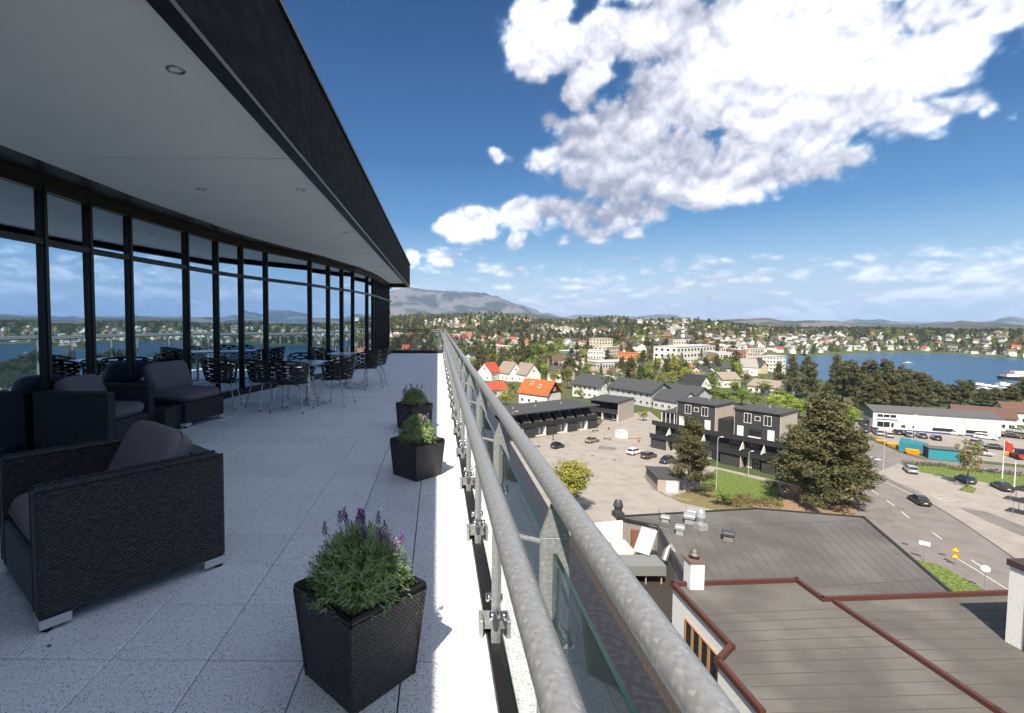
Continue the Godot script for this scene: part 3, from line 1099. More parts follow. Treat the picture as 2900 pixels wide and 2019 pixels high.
# ---------------------------------------------------------------- planters
func lavender(parent: Node, seed_: int, flowers: Array, rad: float, high: float) -> void:
	var rg := RandomNumberGenerator.new()
	rg.seed = seed_
	var m := MB.new()
	m.colored = true
	var wood := MB.new()
	for s in 1250:
		var g := rg.randf() * TAU
		var f := acos(1.0 - rg.randf() * 0.98) if s % 6 else rg.randf() * 0.7
		var len := (0.80 + 0.20 * rg.randf())
		var out := Vector3(cos(g) * sin(f) * rad, cos(f) * high * 0.93 + 0.02, sin(g) * sin(f) * rad) * len
		var foot := Vector3(cos(g) * rad * 0.32 * rg.randf(), 0.0, sin(g) * rad * 0.32 * rg.randf())
		var bend := foot.lerp(out, 0.5) + Vector3(0, 0.03, 0)
		if s % 4 == 0:
			wood.tube([foot, bend, out], [0.0016, 0.0013, 0.0008], 4, false)
		var hue := rg.randf()
		for k in 14:
			var q := 0.36 + 0.64 * k / 13.0
			var p := foot.lerp(bend, q).lerp(bend.lerp(out, q), q)
			var ax := (out - bend).normalized()
			var sd := Vector3(rg.randf_range(-1, 1), rg.randf_range(-1, 1), rg.randf_range(-1, 1)).cross(ax).normalized()
			var l := rg.randf_range(0.014, 0.026)
			var tip := p + (sd * 0.9 + ax * 0.6).normalized() * l
			var wv := ax.cross(sd).normalized() * rg.randf_range(0.0017, 0.0027)
			var c := Color(0.17, 0.29, 0.07).lerp(Color(0.33, 0.45, 0.13), rg.randf()).lerp(Color(0.29, 0.37, 0.26), hue * 0.7)
			m.col = c
			m.quad(p - wv, p + wv, tip + wv * 0.5, tip - wv * 0.5)
	part(parent, "foliage", m, vertex_mat("lavender_leaf", 0.6, 0.5))
	part(parent, "stems", wood, flat("lavender_wood", lin(0.13, 0.15, 0.06), 0.8))
	var fm := vertex_mat("lavender_flower", 0.7, 0.4)
	for fl in flowers:
		var sp := MB.new()
		sp.colored = true
		var p := Vector3(fl[0], fl[1], fl[2])
		var stem := p - Vector3(p.x * 0.25, 0.09, p.z * 0.25)
		sp.col = Color(0.14, 0.17, 0.06)
		sp.tube([stem, p], 0.0011, 4, false)
		for k in 26:
			var y := k / 26.0 * 0.036
			var g := k * 2.4
			var o := p + Vector3(cos(g) * 0.006, y, sin(g) * 0.006)
			sp.col = Color(0.085, 0.035, 0.13).lerp(Color(0.16, 0.07, 0.26), rg.randf())
			var tip := o + Vector3(cos(g) * 0.006, 0.006, sin(g) * 0.006)
			var wv := Vector3(-sin(g), 0, cos(g)) * 0.0035
			sp.quad(o - wv, o + wv, tip + wv * 0.6, tip - wv * 0.6)
		for k in 3:
			var g := k * 2.1 + p.x * 30.0
			sp.col = Color(0.24, 0.10, 0.42)
			var b := p + Vector3(0, 0.036, 0)
			var tip := b + Vector3(cos(g) * 0.008, 0.018, sin(g) * 0.008)
			var wv := Vector3(-sin(g), 0, cos(g)) * 0.004
			sp.quad(b - wv * 0.5, b + wv * 0.5, tip + wv, tip - wv)
		part(parent, "flower_spike", sp, fm)

func make_planters() -> void:
	var spots := [[Vector3(-0.298, T, -1.90), 0.365, 0.300, 0.375, "largest lavender planter in front, its woven side towards the armchair", 17, 0.215, 0.282],
		[Vector3(-0.18, T, -4.46), 0.350, 0.300, 0.335, "woven lavender planter standing between the other two planters", 10, 0.19, 0.262],
		[Vector3(-0.30, T, -6.40), 0.340, 0.300, 0.335, "woven lavender planter farthest along, beyond the other two planters", 14, 0.19, 0.25]]
	var q := 0
	for s in spots:
		var t := thing("lavender_planter", s[4], "planter", s[0], PI / 4 + [0.03, 0.0, -0.08][q], "lavender planters along the railing")
		var hw: float = s[1] / 2
		var bw: float = s[2] / 2
		var h: float = s[3]
		var body := MB.new()
		for k in 4:
			var b := Basis(Vector3.UP, k * PI / 2)
			body.quad(b * Vector3(-bw, 0.004, bw), b * Vector3(bw, 0.004, bw), b * Vector3(hw, h - 0.022, hw), b * Vector3(-hw, h - 0.022, hw), Vector2(k * s[1], 0), Vector2((k + 1) * s[1], h))
			var iw := hw - 0.022
			body.quad(b * Vector3(iw, h - 0.075, iw), b * Vector3(-iw, h - 0.075, iw), b * Vector3(-iw, h, iw), b * Vector3(iw, h, iw))
			# corner bead
			body.tube([b * Vector3(bw, 0.004, bw), b * Vector3(hw, h - 0.02, hw)], 0.005, 6)
		body.quad(Vector3(-bw, 0.004, -bw), Vector3(bw, 0.004, -bw), Vector3(bw, 0.004, bw), Vector3(-bw, 0.004, bw))
		part(t, "pot", body, weave_mat)
		var rim := MB.new()
		for k in 4:
			var b := Basis(Vector3.UP, k * PI / 2)
			rim.bevel(b * Vector3(0, h - 0.010, hw - 0.008), Vector3(s[1] + 0.006, 0.026, 0.024), 0.008, b)
		part(t, "rim", rim, flat("planter_rim", Color(0.105, 0.10, 0.11), 0.35))
		var soil := MB.new()
		soil.colored = true
		var rg := RandomNumberGenerator.new()
		rg.seed = 90 + q
		var iw2 := hw - 0.02
		soil.col = Color(0.05, 0.022, 0.014)
		soil.quad(Vector3(-iw2, h - 0.055, iw2), Vector3(iw2, h - 0.055, iw2), Vector3(iw2, h - 0.055, -iw2), Vector3(-iw2, h - 0.055, -iw2))
		for k in 1500 if q == 0 else 500:
			var p := Vector3(rg.randf_range(-iw2, iw2) * 0.97, h - 0.052 + rg.randf() * 0.008, rg.randf_range(-iw2, iw2) * 0.97)
			soil.col = Color(0.045, 0.018, 0.012).lerp(Color(0.15, 0.07, 0.04), pow(rg.randf(), 2.0))
			var bb := Basis.from_euler(Vector3(rg.randf() * 3, rg.randf() * 6, rg.randf() * 3))
			var r := rg.randf_range(0.003, 0.007)
			var c := [p + bb * Vector3(r, 0, 0), p + bb * Vector3(-r * 0.6, r, 0), p + bb * Vector3(-r * 0.6, -r * 0.5, r), p + bb * Vector3(-r * 0.6, -r * 0.5, -r)]
			soil.tri(c[0], c[1], c[2]); soil.tri(c[0], c[2], c[3]); soil.tri(c[0], c[3], c[1])
		part(t, "soil", soil, vertex_mat("soil", 0.95))
		var pl := part(t, "lavender", boxmb(Vector3(0, h - 0.055, 0), Vector3(0.05, 0.03, 0.05)), flat("root", lin(0.05, 0.03, 0.02), 0.9))
		var fl := []
		for k in s[5]:
			var g := rg.randf() * TAU
			var rr := sqrt(rg.randf()) * float(s[6]) * 0.95
			fl.append([cos(g) * rr, sqrt(maxf(0.1, 1.0 - pow(rr / float(s[6]), 2.0))) * float(s[7]) + 0.0 + rg.randf() * 0.03, sin(g) * rr])
		pl.transform.origin = Vector3.ZERO
		var holder := pl
		holder.position = Vector3(0, h - 0.05, 0)
		holder.mesh = boxmb(Vector3(0, 0.005, 0), Vector3(0.04, 0.03, 0.04)).mesh()
		lavender(holder, 50 + q, fl, s[6], s[7])
		q += 1

# ---------------------------------------------------------------- land and water
const SEA := -14.0
var bay := PackedVector2Array()
var hill_noise := FastNoiseLite.new()
var taken := []                                # circles kept clear of scattered houses and trees: x, z, radius

func bay_points() -> void:
	var far := [[2150, 1008], [2200, 1005], [2290, 1008], [2400, 1001], [2500, 998], [2600, 998], [2720, 1004], [2810, 1010], [2900, 1017]]
	for p in far:
		var g := G(p[0], p[1], SEA)
		bay.append(Vector2(g.x, g.z))
	for p in [[820, -520], [960, -420], [1080, -420], [1250, -560], [1500, -760], [2200, -1150], [3200, -1500], [4300, -900], [3600, 400], [1500, 500], [900, 250], [640, -40], [520, -190], [440, -255]]:
		bay.append(Vector2(p[0], p[1]))
	for p in [[2760, 1128], [2560, 1130], [2400, 1118], [2330, 1100], [2250, 1050], [2180, 1022]]:
		var g := G(p[0], p[1], SEA)
		bay.append(Vector2(g.x, g.z))

func bay_depth(x: float, z: float) -> float:   # metres inside the bay, negative on land
	var p := Vector2(x, z)
	var best := 1e9
	for k in bay.size():
		var q := Geometry2D.get_closest_point_to_segment(p, bay[k], bay[(k + 1) % bay.size()])
		best = minf(best, p.distance_squared_to(q))
	best = sqrt(best)
	return best if Geometry2D.is_point_in_polygon(p, bay) else -best

func land(x: float, z: float) -> float:
	var r := Vector2(x, z).length()
	var t := clampf((r - 260.0) / 940.0, 0.0, 1.0)
	var h := 27.0 * pow(t, 1.55)
	h += hill_noise.get_noise_2d(x, z) * 16.0 * smoothstep(300.0, 1100.0, r)
	if x < 190.0:
		h += 9.0 * smoothstep(700.0, 1000.0, r)
	h *= lerpf(1.0, 0.42, smoothstep(0.42, 0.68, atan2(x, -z)) * smoothstep(600.0, 1000.0, r))
	if r > 1250.0:
		h = lerpf(h, 12.0 + hill_noise.get_noise_2d(x * 0.3, z * 0.3) * 14.0, smoothstep(1250.0, 2000.0, r))
	if r > 250.0:
		var s := bay_depth(x, z)
		var slope := 70.0 if r < 500.0 else 110.0
		var low := SEA + 1.2 - clampf(s, -4.0, 12.0) * 0.35 if s > -8.0 else SEA + 2.2
		h = lerpf(low, h, smoothstep(2.0, slope, -s) if s < 0 else 0.0)
	return h

func make_land() -> void:
	hill_noise.seed = 12
	hill_noise.frequency = 0.0028
	hill_noise.fractal_octaves = 3
	bay_points()
	var tint := FastNoiseLite.new()
	tint.seed = 40
	tint.frequency = 0.012
	tint.fractal_octaves = 5
	var m := MB.new()
	m.colored = true
	var na := 250
	var rr := [0.0]
	var r := 24.0
	while r < 13000.0:
		rr.append(r)
		r *= 1.062
	for a in na + 1:
		var g := TAU * a / na
		for k in rr.size():
			var x: float = sin(g) * rr[k]
			var z: float = -cos(g) * rr[k]
			var y := -0.06
			if rr[k] > 240.0 and rr[k] < 6000:
				y = land(x, z) - 0.06
			elif rr[k] >= 6000:
				y = -30.0
			m.v.append(Vector3(x, y, z))
			m.n.append(Vector3.UP)
			m.t.append(Vector2(x, z))
			var w := tint.get_noise_2d(x, z)
			var c := Color(0.045, 0.07, 0.016).lerp(Color(0.08, 0.088, 0.028), clampf(w + 0.4, 0, 1)).lerp(Color(0.10, 0.09, 0.06), clampf(w * 2.0 - 0.5, 0, 1))
			m.c.append(c)
	var nr := rr.size()
	for a in na:
		for k in nr - 1:
			var i0 := a * nr + k
			m.i.append(i0); m.i.append(i0 + nr + 1); m.i.append(i0 + 1)
			m.i.append(i0); m.i.append(i0 + nr); m.i.append(i0 + nr + 1)
	# normals from the triangles
	for k in m.n.size():
		m.n[k] = Vector3.ZERO
	for q in range(0, m.i.size(), 3):
		var nn := (m.v[m.i[q + 2]] - m.v[m.i[q]]).cross(m.v[m.i[q + 1]] - m.v[m.i[q]])
		if nn.y < 0:
			nn = -nn
			var sw := m.i[q + 1]
			m.i[q + 1] = m.i[q + 2]
			m.i[q + 2] = sw
		for k in 3:
			m.n[m.i[q + k]] += nn
	for k in m.n.size():
		m.n[k] = m.n[k].normalized() if m.n[k].length() > 0 else Vector3.UP
	structure("ground", m, vertex_mat("terrain", 0.95))
	# the fjord
	var wm := StandardMaterial3D.new()
	wm.albedo_color = lin(0.012, 0.062, 0.135)
	wm.roughness = 0.3
	wm.heightmap_enabled = true
	wm.heightmap_texture = noise_tex(0.02, [[0.0, Color.BLACK], [1.0, Color.WHITE]], 77, FastNoiseLite.TYPE_SIMPLEX, 5)
	wm.heightmap_scale = 60.0
	wm.uv1_triplanar = true
	wm.uv1_world_triplanar = true
	wm.uv1_scale = Vector3(0.02, 0.02, 0.035)
	var sea := MB.new()
	sea.quad(Vector3(200, SEA, 800), Vector3(4600, SEA, 800), Vector3(4600, SEA, -1700), Vector3(200, SEA, -1700))
	structure("fjord_water", sea, wm)

func ridge(called: String, prof: Array, dist: float, thick: float, cols: Array, rough_h: float, seed_: int, snow := 1e9) -> void:
	# a mountain whose crest follows the skyline px, py at a given distance; it falls towards us and away from us
	var nz := FastNoiseLite.new()
	nz.seed = seed_
	nz.frequency = 0.9 / thick * 2.2
	nz.fractal_octaves = 6
	var m := MB.new()
	m.colored = true
	var nx := 150
	var nd := 44
	for a in nx + 1:
		var f := a / float(nx) * (prof.size() - 1)
		var k := mini(int(f), prof.size() - 2)
		var px := lerpf(prof[k][0], prof[k + 1][0], f - k)
		var py := lerpf(prof[k][1], prof[k + 1][1], f - k)
		var d := ray(px, py)
		var hor := Vector3(d.x, 0, d.z)
		var crest := CAM + d * (dist / hor.length())
		hor = hor.normalized()
		for b in nd + 1:
			var s := b / float(nd) * 1.6 - 1.0            # -1 foot on our side, 0 crest, 0.6 behind
			var p := crest + hor * s * thick
			var fall := pow(maxf(0.0, 1.0 - absf(s)), 0.8) if s < 0 else 1.0 - s
			var nn := nz.get_noise_2d(p.x, p.z)
			p.y = lerpf(-20.0, crest.y, fall) + nn * rough_h * (1.0 - pow(1.0 - absf(s), 6.0)) * fall + (nz.get_noise_2d(p.x * 3.0, p.z * 3.0)) * rough_h * 0.22 * fall
			m.v.append(p)
			m.n.append(Vector3.ZERO)
			m.t.append(Vector2(p.x, p.z))
			var mixed := clampf(0.5 + nz.get_noise_2d(p.x * 1.6 + 300, p.z * 1.6) * 1.1, 0.0, 1.0)
			var c: Color = cols[0].lerp(cols[1], smoothstep(0.42, 0.5, mixed))
			if p.y > snow + nn * 120.0:
				c = Color(0.85, 0.87, 0.9)
			m.c.append(c)
	for a in nx:
		for b in nd:
			var i0 := a * (nd + 1) + b
			m.i.append(i0); m.i.append(i0 + nd + 1); m.i.append(i0 + nd + 2)
			m.i.append(i0); m.i.append(i0 + nd + 2); m.i.append(i0 + 1)
	for q in range(0, m.i.size(), 3):
		var nn := (m.v[m.i[q + 2]] - m.v[m.i[q]]).cross(m.v[m.i[q + 1]] - m.v[m.i[q]])
		if nn.y < 0:
			nn = -nn
			var sw := m.i[q + 1]
			m.i[q + 1] = m.i[q + 2]
			m.i[q + 2] = sw
		for k in 3:
			m.n[m.i[q + k]] += nn
	for k in m.n.size():
		m.n[k] = m.n[k].normalized()
	structure(called, m, vertex_mat("rock", 0.95))

func make_mountains() -> void:
	ridge("mountain", [[900, 850], [1000, 835], [1115, 820], [1152, 810], [1194, 813], [1240, 826], [1283, 829], [1328, 829], [1374, 832], [1405, 840], [1435, 854], [1481, 862], [1527, 885], [1588, 901], [1640, 914]], 7200.0, 2600.0, [Color(0.035, 0.04, 0.032), Color(0.125, 0.115, 0.115)], 260.0, 3)
	ridge("wooded_hill", [[1120, 902], [1250, 897], [1340, 895], [1400, 890], [1466, 885], [1520, 889], [1557, 896], [1620, 904], [1690, 911], [1760, 918]], 3000.0, 900.0, [Color(0.035, 0.05, 0.022), Color(0.05, 0.062, 0.03)], 14.0, 5)
	ridge("far_mountains", [[1560, 912], [1594, 899], [1643, 891], [1700, 894], [1750, 892], [1809, 898], [1863, 891], [1913, 893], [1940, 902], [1975, 909], [2040, 915]], 10500.0, 2200.0, [Color(0.045, 0.055, 0.04), Color(0.11, 0.105, 0.095)], 120.0, 8)
	ridge("rocky_hills", [[1960, 914], [2031, 907], [2060, 904], [2114, 902], [2168, 899], [2176, 899], [2215, 906], [2250, 908], [2287, 907], [2362, 907], [2411, 914], [2480, 920]], 2600.0, 600.0, [Color(0.05, 0.056, 0.038), Color(0.13, 0.123, 0.118)], 12.0, 11)
	ridge("low_hills", [[2380, 918], [2440, 915], [2535, 917], [2600, 918], [2673, 916], [2722, 907], [2780, 914], [2836, 914], [2900, 920], [3000, 934], [3120, 928], [3300, 932], [3600, 934]], 2900.0, 700.0, [Color(0.035, 0.046, 0.025), Color(0.065, 0.068, 0.048)], 10.0, 13)
	ridge("distant_mountains", [[2390, 914], [2430, 905], [2480, 909], [2540, 916], [2700, 914], [2820, 910], [2860, 905], [2930, 914], [3020, 905], [3120, 893], [3200, 880], [3300, 868], [3420, 862], [3560, 866], [3720, 874], [3900, 890], [4150, 905], [4500, 920]], 9500.0, 2400.0, [Color(0.045, 0.055, 0.04), Color(0.13, 0.125, 0.115)], 150.0, 17, 330.0)

# ---------------------------------------------------------------- paving
func sheet(called: String, px: Array, y: float, m: Material, thick := 0.0) -> MeshInstance3D:
	var poly := PackedVector2Array()
	for p in px:
		var g := G(p[0], p[1])
		poly.append(Vector2(g.x, g.z))
	var b := MB.new()
	b.prism(poly, y - maxf(thick, 0.05), y, true)
	return structure(called, b, m)

func strip(called: String, px: Array, width: float, y: float, m: Material, h := 0.004) -> void:
	# a painted line or a kerb along pixels on the ground
	var b := MB.new()
	for k in px.size() - 1:
		var p := G(px[k][0], px[k][1])
		var q := G(px[k + 1][0], px[k + 1][1])
		var d := (q - p).normalized()
		var s := Vector3(-d.z, 0, d.x) * width / 2
		var u := Vector3(0, y, 0)
		b.quad(p - s + u, p + s + u, q + s + u, q - s + u)
		if h > 0.02:
			var dn := Vector3(0, -h, 0)
			b.quad(p - s + u + dn, p - s + u, q - s + u, q - s + u + dn)
			b.quad(p + s + u, p + s + u + dn, q + s + u + dn, q + s + u)
	for q in range(0, b.n.size()):
		if b.n[q].y < -0.5:
			b.n[q] = -b.n[q]
	structure(called, b, m)

func asphalt_mat(key: String, c: Color) -> StandardMaterial3D:
	var m := StandardMaterial3D.new()
	m.albedo_texture = noise_tex(0.008, [[0.0, c.darkened(0.10)], [0.35, c.darkened(0.02)], [0.55, c], [0.8, c.lightened(0.02)], [1.0, c.lightened(0.07)]], hash(key) % 777, FastNoiseLite.TYPE_SIMPLEX, 7, 1024)
	m.roughness = 0.9
	m.uv1_triplanar = true
	m.uv1_world_triplanar = true
	m.uv1_scale = Vector3.ONE / 38.0
	return m

func make_paving() -> void:
	var lot := asphalt_mat("lot", lin(0.265, 0.243, 0.225))
	var road := asphalt_mat("road", lin(0.165, 0.15, 0.147))
	var walk := asphalt_mat("walk", lin(0.25, 0.23, 0.213))
	var grass := grainy("grass", lin(0.085, 0.13, 0.014), 0.25, 9.0, 0.95, 0.03)
	var rough := grainy("rough_grass", lin(0.14, 0.115, 0.04), 0.30, 5.0, 0.95, 0.03)
	var dry := grainy("dry_bank", lin(0.24, 0.15, 0.085), 0.25, 4.0, 0.95, 0.03)
	var white := grainy("road_paint", lin(0.62, 0.60, 0.58), 0.1, 0.8, 0.8)
	sheet("parking_lot", [[1330, 1270], [1692, 1211], [1720, 1178], [1840, 1165], [1915, 1225], [1990, 1314], [2215, 1364], [2330, 1395], [2330, 1640], [1500, 1640], [1300, 1400]], 0.0, lot)
	sheet("road", [[2330, 1225], [2430, 1229], [2545, 1280], [2612, 1300], [2690, 1307], [2765, 1311], [2900, 1325], [3300, 1400], [3300, 2100], [2330, 1900]], 0.004, road)
	sheet("forecourt", [[2545, 1312], [2606, 1337], [2690, 1352], [2747, 1358], [2867, 1383], [2900, 1389], [3300, 1480], [3300, 1900], [2915, 1560], [2740, 1470], [2600, 1390], [2478, 1340]], 0.008, lot)
	sheet("car_park", [[2400, 1222], [2430, 1190], [2480, 1200], [2840, 1232], [3050, 1245], [3050, 1330], [2900, 1316], [2760, 1302], [2610, 1290], [2545, 1270], [2450, 1225]], 0.006, walk)
	sheet("lawn", [[1987, 1356], [2028, 1328], [2203, 1372], [2222, 1440], [2130, 1414], [1990, 1388]], 0.06, grass, 0.1)
	sheet("verge", [[1893, 1406], [1985, 1383], [2130, 1409], [2230, 1420], [2420, 1425], [2424, 1480], [2150, 1452], [2020, 1443], [1930, 1424]], 0.03, rough, 0.1)
	sheet("bank", [[2215, 1370], [2330, 1385], [2425, 1400], [2428, 1468], [2300, 1456], [2140, 1450], [2120, 1432], [2220, 1424]], 0.05, dry, 0.1)
	sheet("verge", [[2555, 1313], [2690, 1321], [2900, 1347], [3200, 1390], [3200, 1450], [2900, 1388], [2867, 1382], [2747, 1357], [2690, 1351], [2608, 1336]], 0.07, grass, 0.1)
	sheet("verge", [[2560, 1586], [2600, 1588], [2660, 1600], [2820, 1690], [2700, 1700], [2640, 1650]], 0.08, grass, 0.1)
	sheet("verge", [[2425, 1232], [2470, 1240], [2545, 1276], [2610, 1298], [2690, 1305], [2690, 1301], [2612, 1292], [2550, 1268], [2470, 1232]], 0.06, rough, 0.1)
	sheet("traffic_island", [[2738, 1372], [2765, 1385], [2755, 1397], [2715, 1388]], 0.12, grass, 0.12)
	sheet("pavement", [[2590, 1398], [2612, 1399], [2760, 1478], [2960, 1590], [3200, 1760], [3140, 1760], [2900, 1600], [2726, 1480]], 0.11, walk, 0.12)
	strip("kerb", [[2480, 1340], [2590, 1398], [2726, 1480], [2900, 1600], [3140, 1760]], 0.16, 0.12, flat("kerb_stone", lin(0.2, 0.19, 0.18), 0.9), 0.12)
	for s in [[[2434, 1333], [2456, 1341]], [[2464, 1385], [2489, 1401]], [[2511, 1417], [2534, 1433]], [[2552, 1448], [2575, 1467]], [[2640, 1508], [2668, 1527]], [[2750, 1585], [2790, 1612]]]:
		strip("lane_marking", s, 0.14, 0.012, white)
	strip("edge_marking", [[2455, 1340], [2500, 1362], [2588, 1402]], 0.1, 0.012, white)
	strip("edge_marking", [[2700, 1575], [2745, 1602], [2858, 1672]], 0.12, 0.012, white)
	for s in [[[2672, 1419], [2706, 1417]], [[2655, 1412], [2690, 1410]], [[2640, 1402], [2668, 1416]], [[2820, 1398], [2860, 1412]]]:
		strip("bay_marking", s, 0.1, 0.014, white)
	for s in [[[1765, 1318], [1880, 1362]], [[1700, 1290], [1790, 1300]]]:
		strip("bay_marking", s, 0.09, 0.006, grainy("worn_paint", lin(0.42, 0.40, 0.38), 0.2, 0.5))
	strip("kerb", [[1828, 1340], [1850, 1385], [1890, 1406], [1960, 1420]], 0.25, 0.2, flat("kerb_stone", lin(0.2, 0.19, 0.18), 0.9), 0.2)
	strip("give_way_island", [[2452, 1292], [2492, 1304]], 1.6, 0.10, grainy("island_paving", lin(0.5, 0.48, 0.46), 0.1, 1.0), 0.1)
	var patch := asphalt_mat("patch", lin(0.15, 0.138, 0.132))
	sheet("asphalt_patch", [[2712, 1437], [2790, 1448], [2905, 1492], [3000, 1540], [2900, 1520], [2800, 1478]], 0.013, patch)
	sheet("asphalt_patch", [[1700, 1262], [1748, 1268], [1740, 1276], [1690, 1270]], 0.005, patch)
	sheet("asphalt_patch", [[2470, 1440], [2520, 1436], [2552, 1470], [2490, 1490]], 0.009, patch)
	for k in 7:
		strip("bay_marking", [[1560 + k * 26, 1262 - k * 4], [1568 + k * 26, 1256 - k * 4]], 0.08, 0.006, grainy("worn_paint", lin(0.42, 0.40, 0.38), 0.2, 0.5))
	# drain covers
	for p in [[1678, 1290], [1740, 1302], [2562, 1540], [2668, 1570]]:
		var d := MB.new()
		d.lathe([Vector2(0.42, 0.0), Vector2(0.40, 0.012), Vector2(0.0, 0.012)], 16)
		var g := G(p[0], p[1])
		var o := thing("drain_cover", "round dark iron drain cover set in the asphalt", "drain cover", g + Vector3(0, 0.008, 0), 0, "drain covers")
		part(o, "lid", d, flat("iron", lin(0.06, 0.055, 0.05), 0.8))

# ---------------------------------------------------------------- buildings
func cladding(key: String, c: Color, board := 0.2) -> StandardMaterial3D:
	# painted boards: tone of each board and a shallow joint as relief
	if mats.has(key):
		return mats[key]
	var n := 128
	var im := Image.create(n, n, false, Image.FORMAT_RGB8)
	var hi := Image.create(n, n, false, Image.FORMAT_L8)
	var rg := RandomNumberGenerator.new()
	rg.seed = hash(key) % 999
	for y in n:
		var k := y / 16
		rg.seed = k * 7 + 1
		var t := rg.randf_range(0.93, 1.06)
		for x in n:
			im.set_pixel(x, y, Color(c.r * t, c.g * t, c.b * t))
			hi.set_pixel(x, y, Color.BLACK if y % 16 < 2 else Color.WHITE)
	var m := StandardMaterial3D.new()
	m.albedo_texture = ImageTexture.create_from_image(im)
	m.heightmap_enabled = true
	m.heightmap_texture = ImageTexture.create_from_image(hi)
	m.heightmap_scale = 1.5
	m.roughness = 0.75
	m.uv1_triplanar = true
	m.uv1_scale = Vector3.ONE / (board * 8.0)
	mats[key] = m
	return m

func tile_mat(key: String, c: Color) -> StandardMaterial3D:
	# roofing in courses of tiles, too far off to tell the tiles apart
	if mats.has(key):
		return mats[key]
	var n := 128
	var im := Image.create(n, n, false, Image.FORMAT_RGB8)
	var hi := Image.create(n, n, false, Image.FORMAT_L8)
	var rg := RandomNumberGenerator.new()
	rg.seed = 5
	var tone := []
	for k in 64:
		tone.append(rg.randf_range(0.88, 1.1))
	for y in n:
		for x in n:
			var t: float = tone[(y / 16) * 8 + ((x + (8 if (y / 16) % 2 else 0)) % n) / 16]
			im.set_pixel(x, y, Color(c.r * t, c.g * t, c.b * t))
			var v := (y % 16) / 15.0 * (1.0 - 0.4 * absf((x % 16) / 7.5 - 1.0))
			hi.set_pixel(x, y, Color(v, v, v))
	var m := StandardMaterial3D.new()
	m.albedo_texture = ImageTexture.create_from_image(im)
	m.heightmap_enabled = true
	m.heightmap_texture = ImageTexture.create_from_image(hi)
	m.heightmap_scale = 2.0
	m.roughness = 0.75
	m.uv1_scale = Vector3.ONE / 2.4
	mats[key] = m
	return m

var win_glass: StandardMaterial3D
func glass_dark() -> StandardMaterial3D:
	if win_glass == null:
		win_glass = flat("window_glass", lin(0.018, 0.022, 0.028), 0.06)
		win_glass.metallic = 0.0
	return win_glass

func window(parent: Node, at: Vector3, turn: float, w: float, h: float, frame_m: Material, mull := 1) -> void:
	# at: middle of the window on the wall, facing +z after turning
	var b := Basis(Vector3.UP, turn)
	var f := MB.new()
	var t := 0.08
	f.box(Vector3(0, h / 2 - t / 2, 0.03), Vector3(w, t, 0.1))
	f.box(Vector3(0, -h / 2 + t / 2, 0.035), Vector3(w + 0.08, t, 0.13))
	f.box(Vector3(-w / 2 + t / 2, 0, 0.028), Vector3(t, h - 2 * t, 0.1))
	f.box(Vector3(w / 2 - t / 2, 0, 0.028), Vector3(t, h - 2 * t, 0.1))
	for k in mull:
		f.box(Vector3(-w / 2 + w * (k + 1) / (mull + 1), 0, 0.022), Vector3(0.06, h - 2 * t, 0.08))
	var o := part(parent, "window", f, frame_m, at, b)
	part(o, "pane", boxmb(Vector3(0, 0, 0.012), Vector3(w - t, h - t, 0.02)), glass_dark())

func gable(parent: Node, w: float, d: float, eave: float, rise: float, wall_m: Material, roof_m: Material, over := 0.4) -> Node:
	# ridge along x; centred on the origin
	var m := MB.new()
	m.quad(Vector3(-w / 2, 0, d / 2), Vector3(w / 2, 0, d / 2), Vector3(w / 2, eave, d / 2), Vector3(-w / 2, eave, d / 2))
	m.quad(Vector3(w / 2, 0, -d / 2), Vector3(-w / 2, 0, -d / 2), Vector3(-w / 2, eave, -d / 2), Vector3(w / 2, eave, -d / 2))
	for s in [-1, 1]:
		var a := Vector3(s * w / 2, 0, s * d / 2)
		var b := Vector3(s * w / 2, 0, -s * d / 2)
		m.quad(a, b, b + Vector3(0, eave, 0), a + Vector3(0, eave, 0))
		m.tri(a + Vector3(0, eave, 0), b + Vector3(0, eave, 0), Vector3(s * w / 2, eave + rise, 0))
	part(parent, "wall", m, wall_m)
	var r := MB.new()
	var k := rise / (d / 2)
	var e := over
	var top := eave + rise + 0.16
	var low := eave - k * e + 0.16
	for s in [-1, 1]:
		var p0 := Vector3(-s * (w / 2 + e), low, s * (d / 2 + e))
		var p1 := Vector3(s * (w / 2 + e), low, s * (d / 2 + e))
		var p2 := Vector3(s * (w / 2 + e), top, 0)
		var p3 := Vector3(-s * (w / 2 + e), top, 0)
		r.quad(p0, p1, p2, p3)
		var dn := Vector3(0, -0.2, 0)
		r.quad(p1 + dn, p0 + dn, p3 + dn, p2 + dn)
		r.quad(p0 + dn, p1 + dn, p1, p0)
		r.quad(p1 + dn, p2 + dn, p2, p1)
		r.quad(p3 + dn, p0 + dn, p0, p3)
	return part(parent, "roof", r, roof_m)

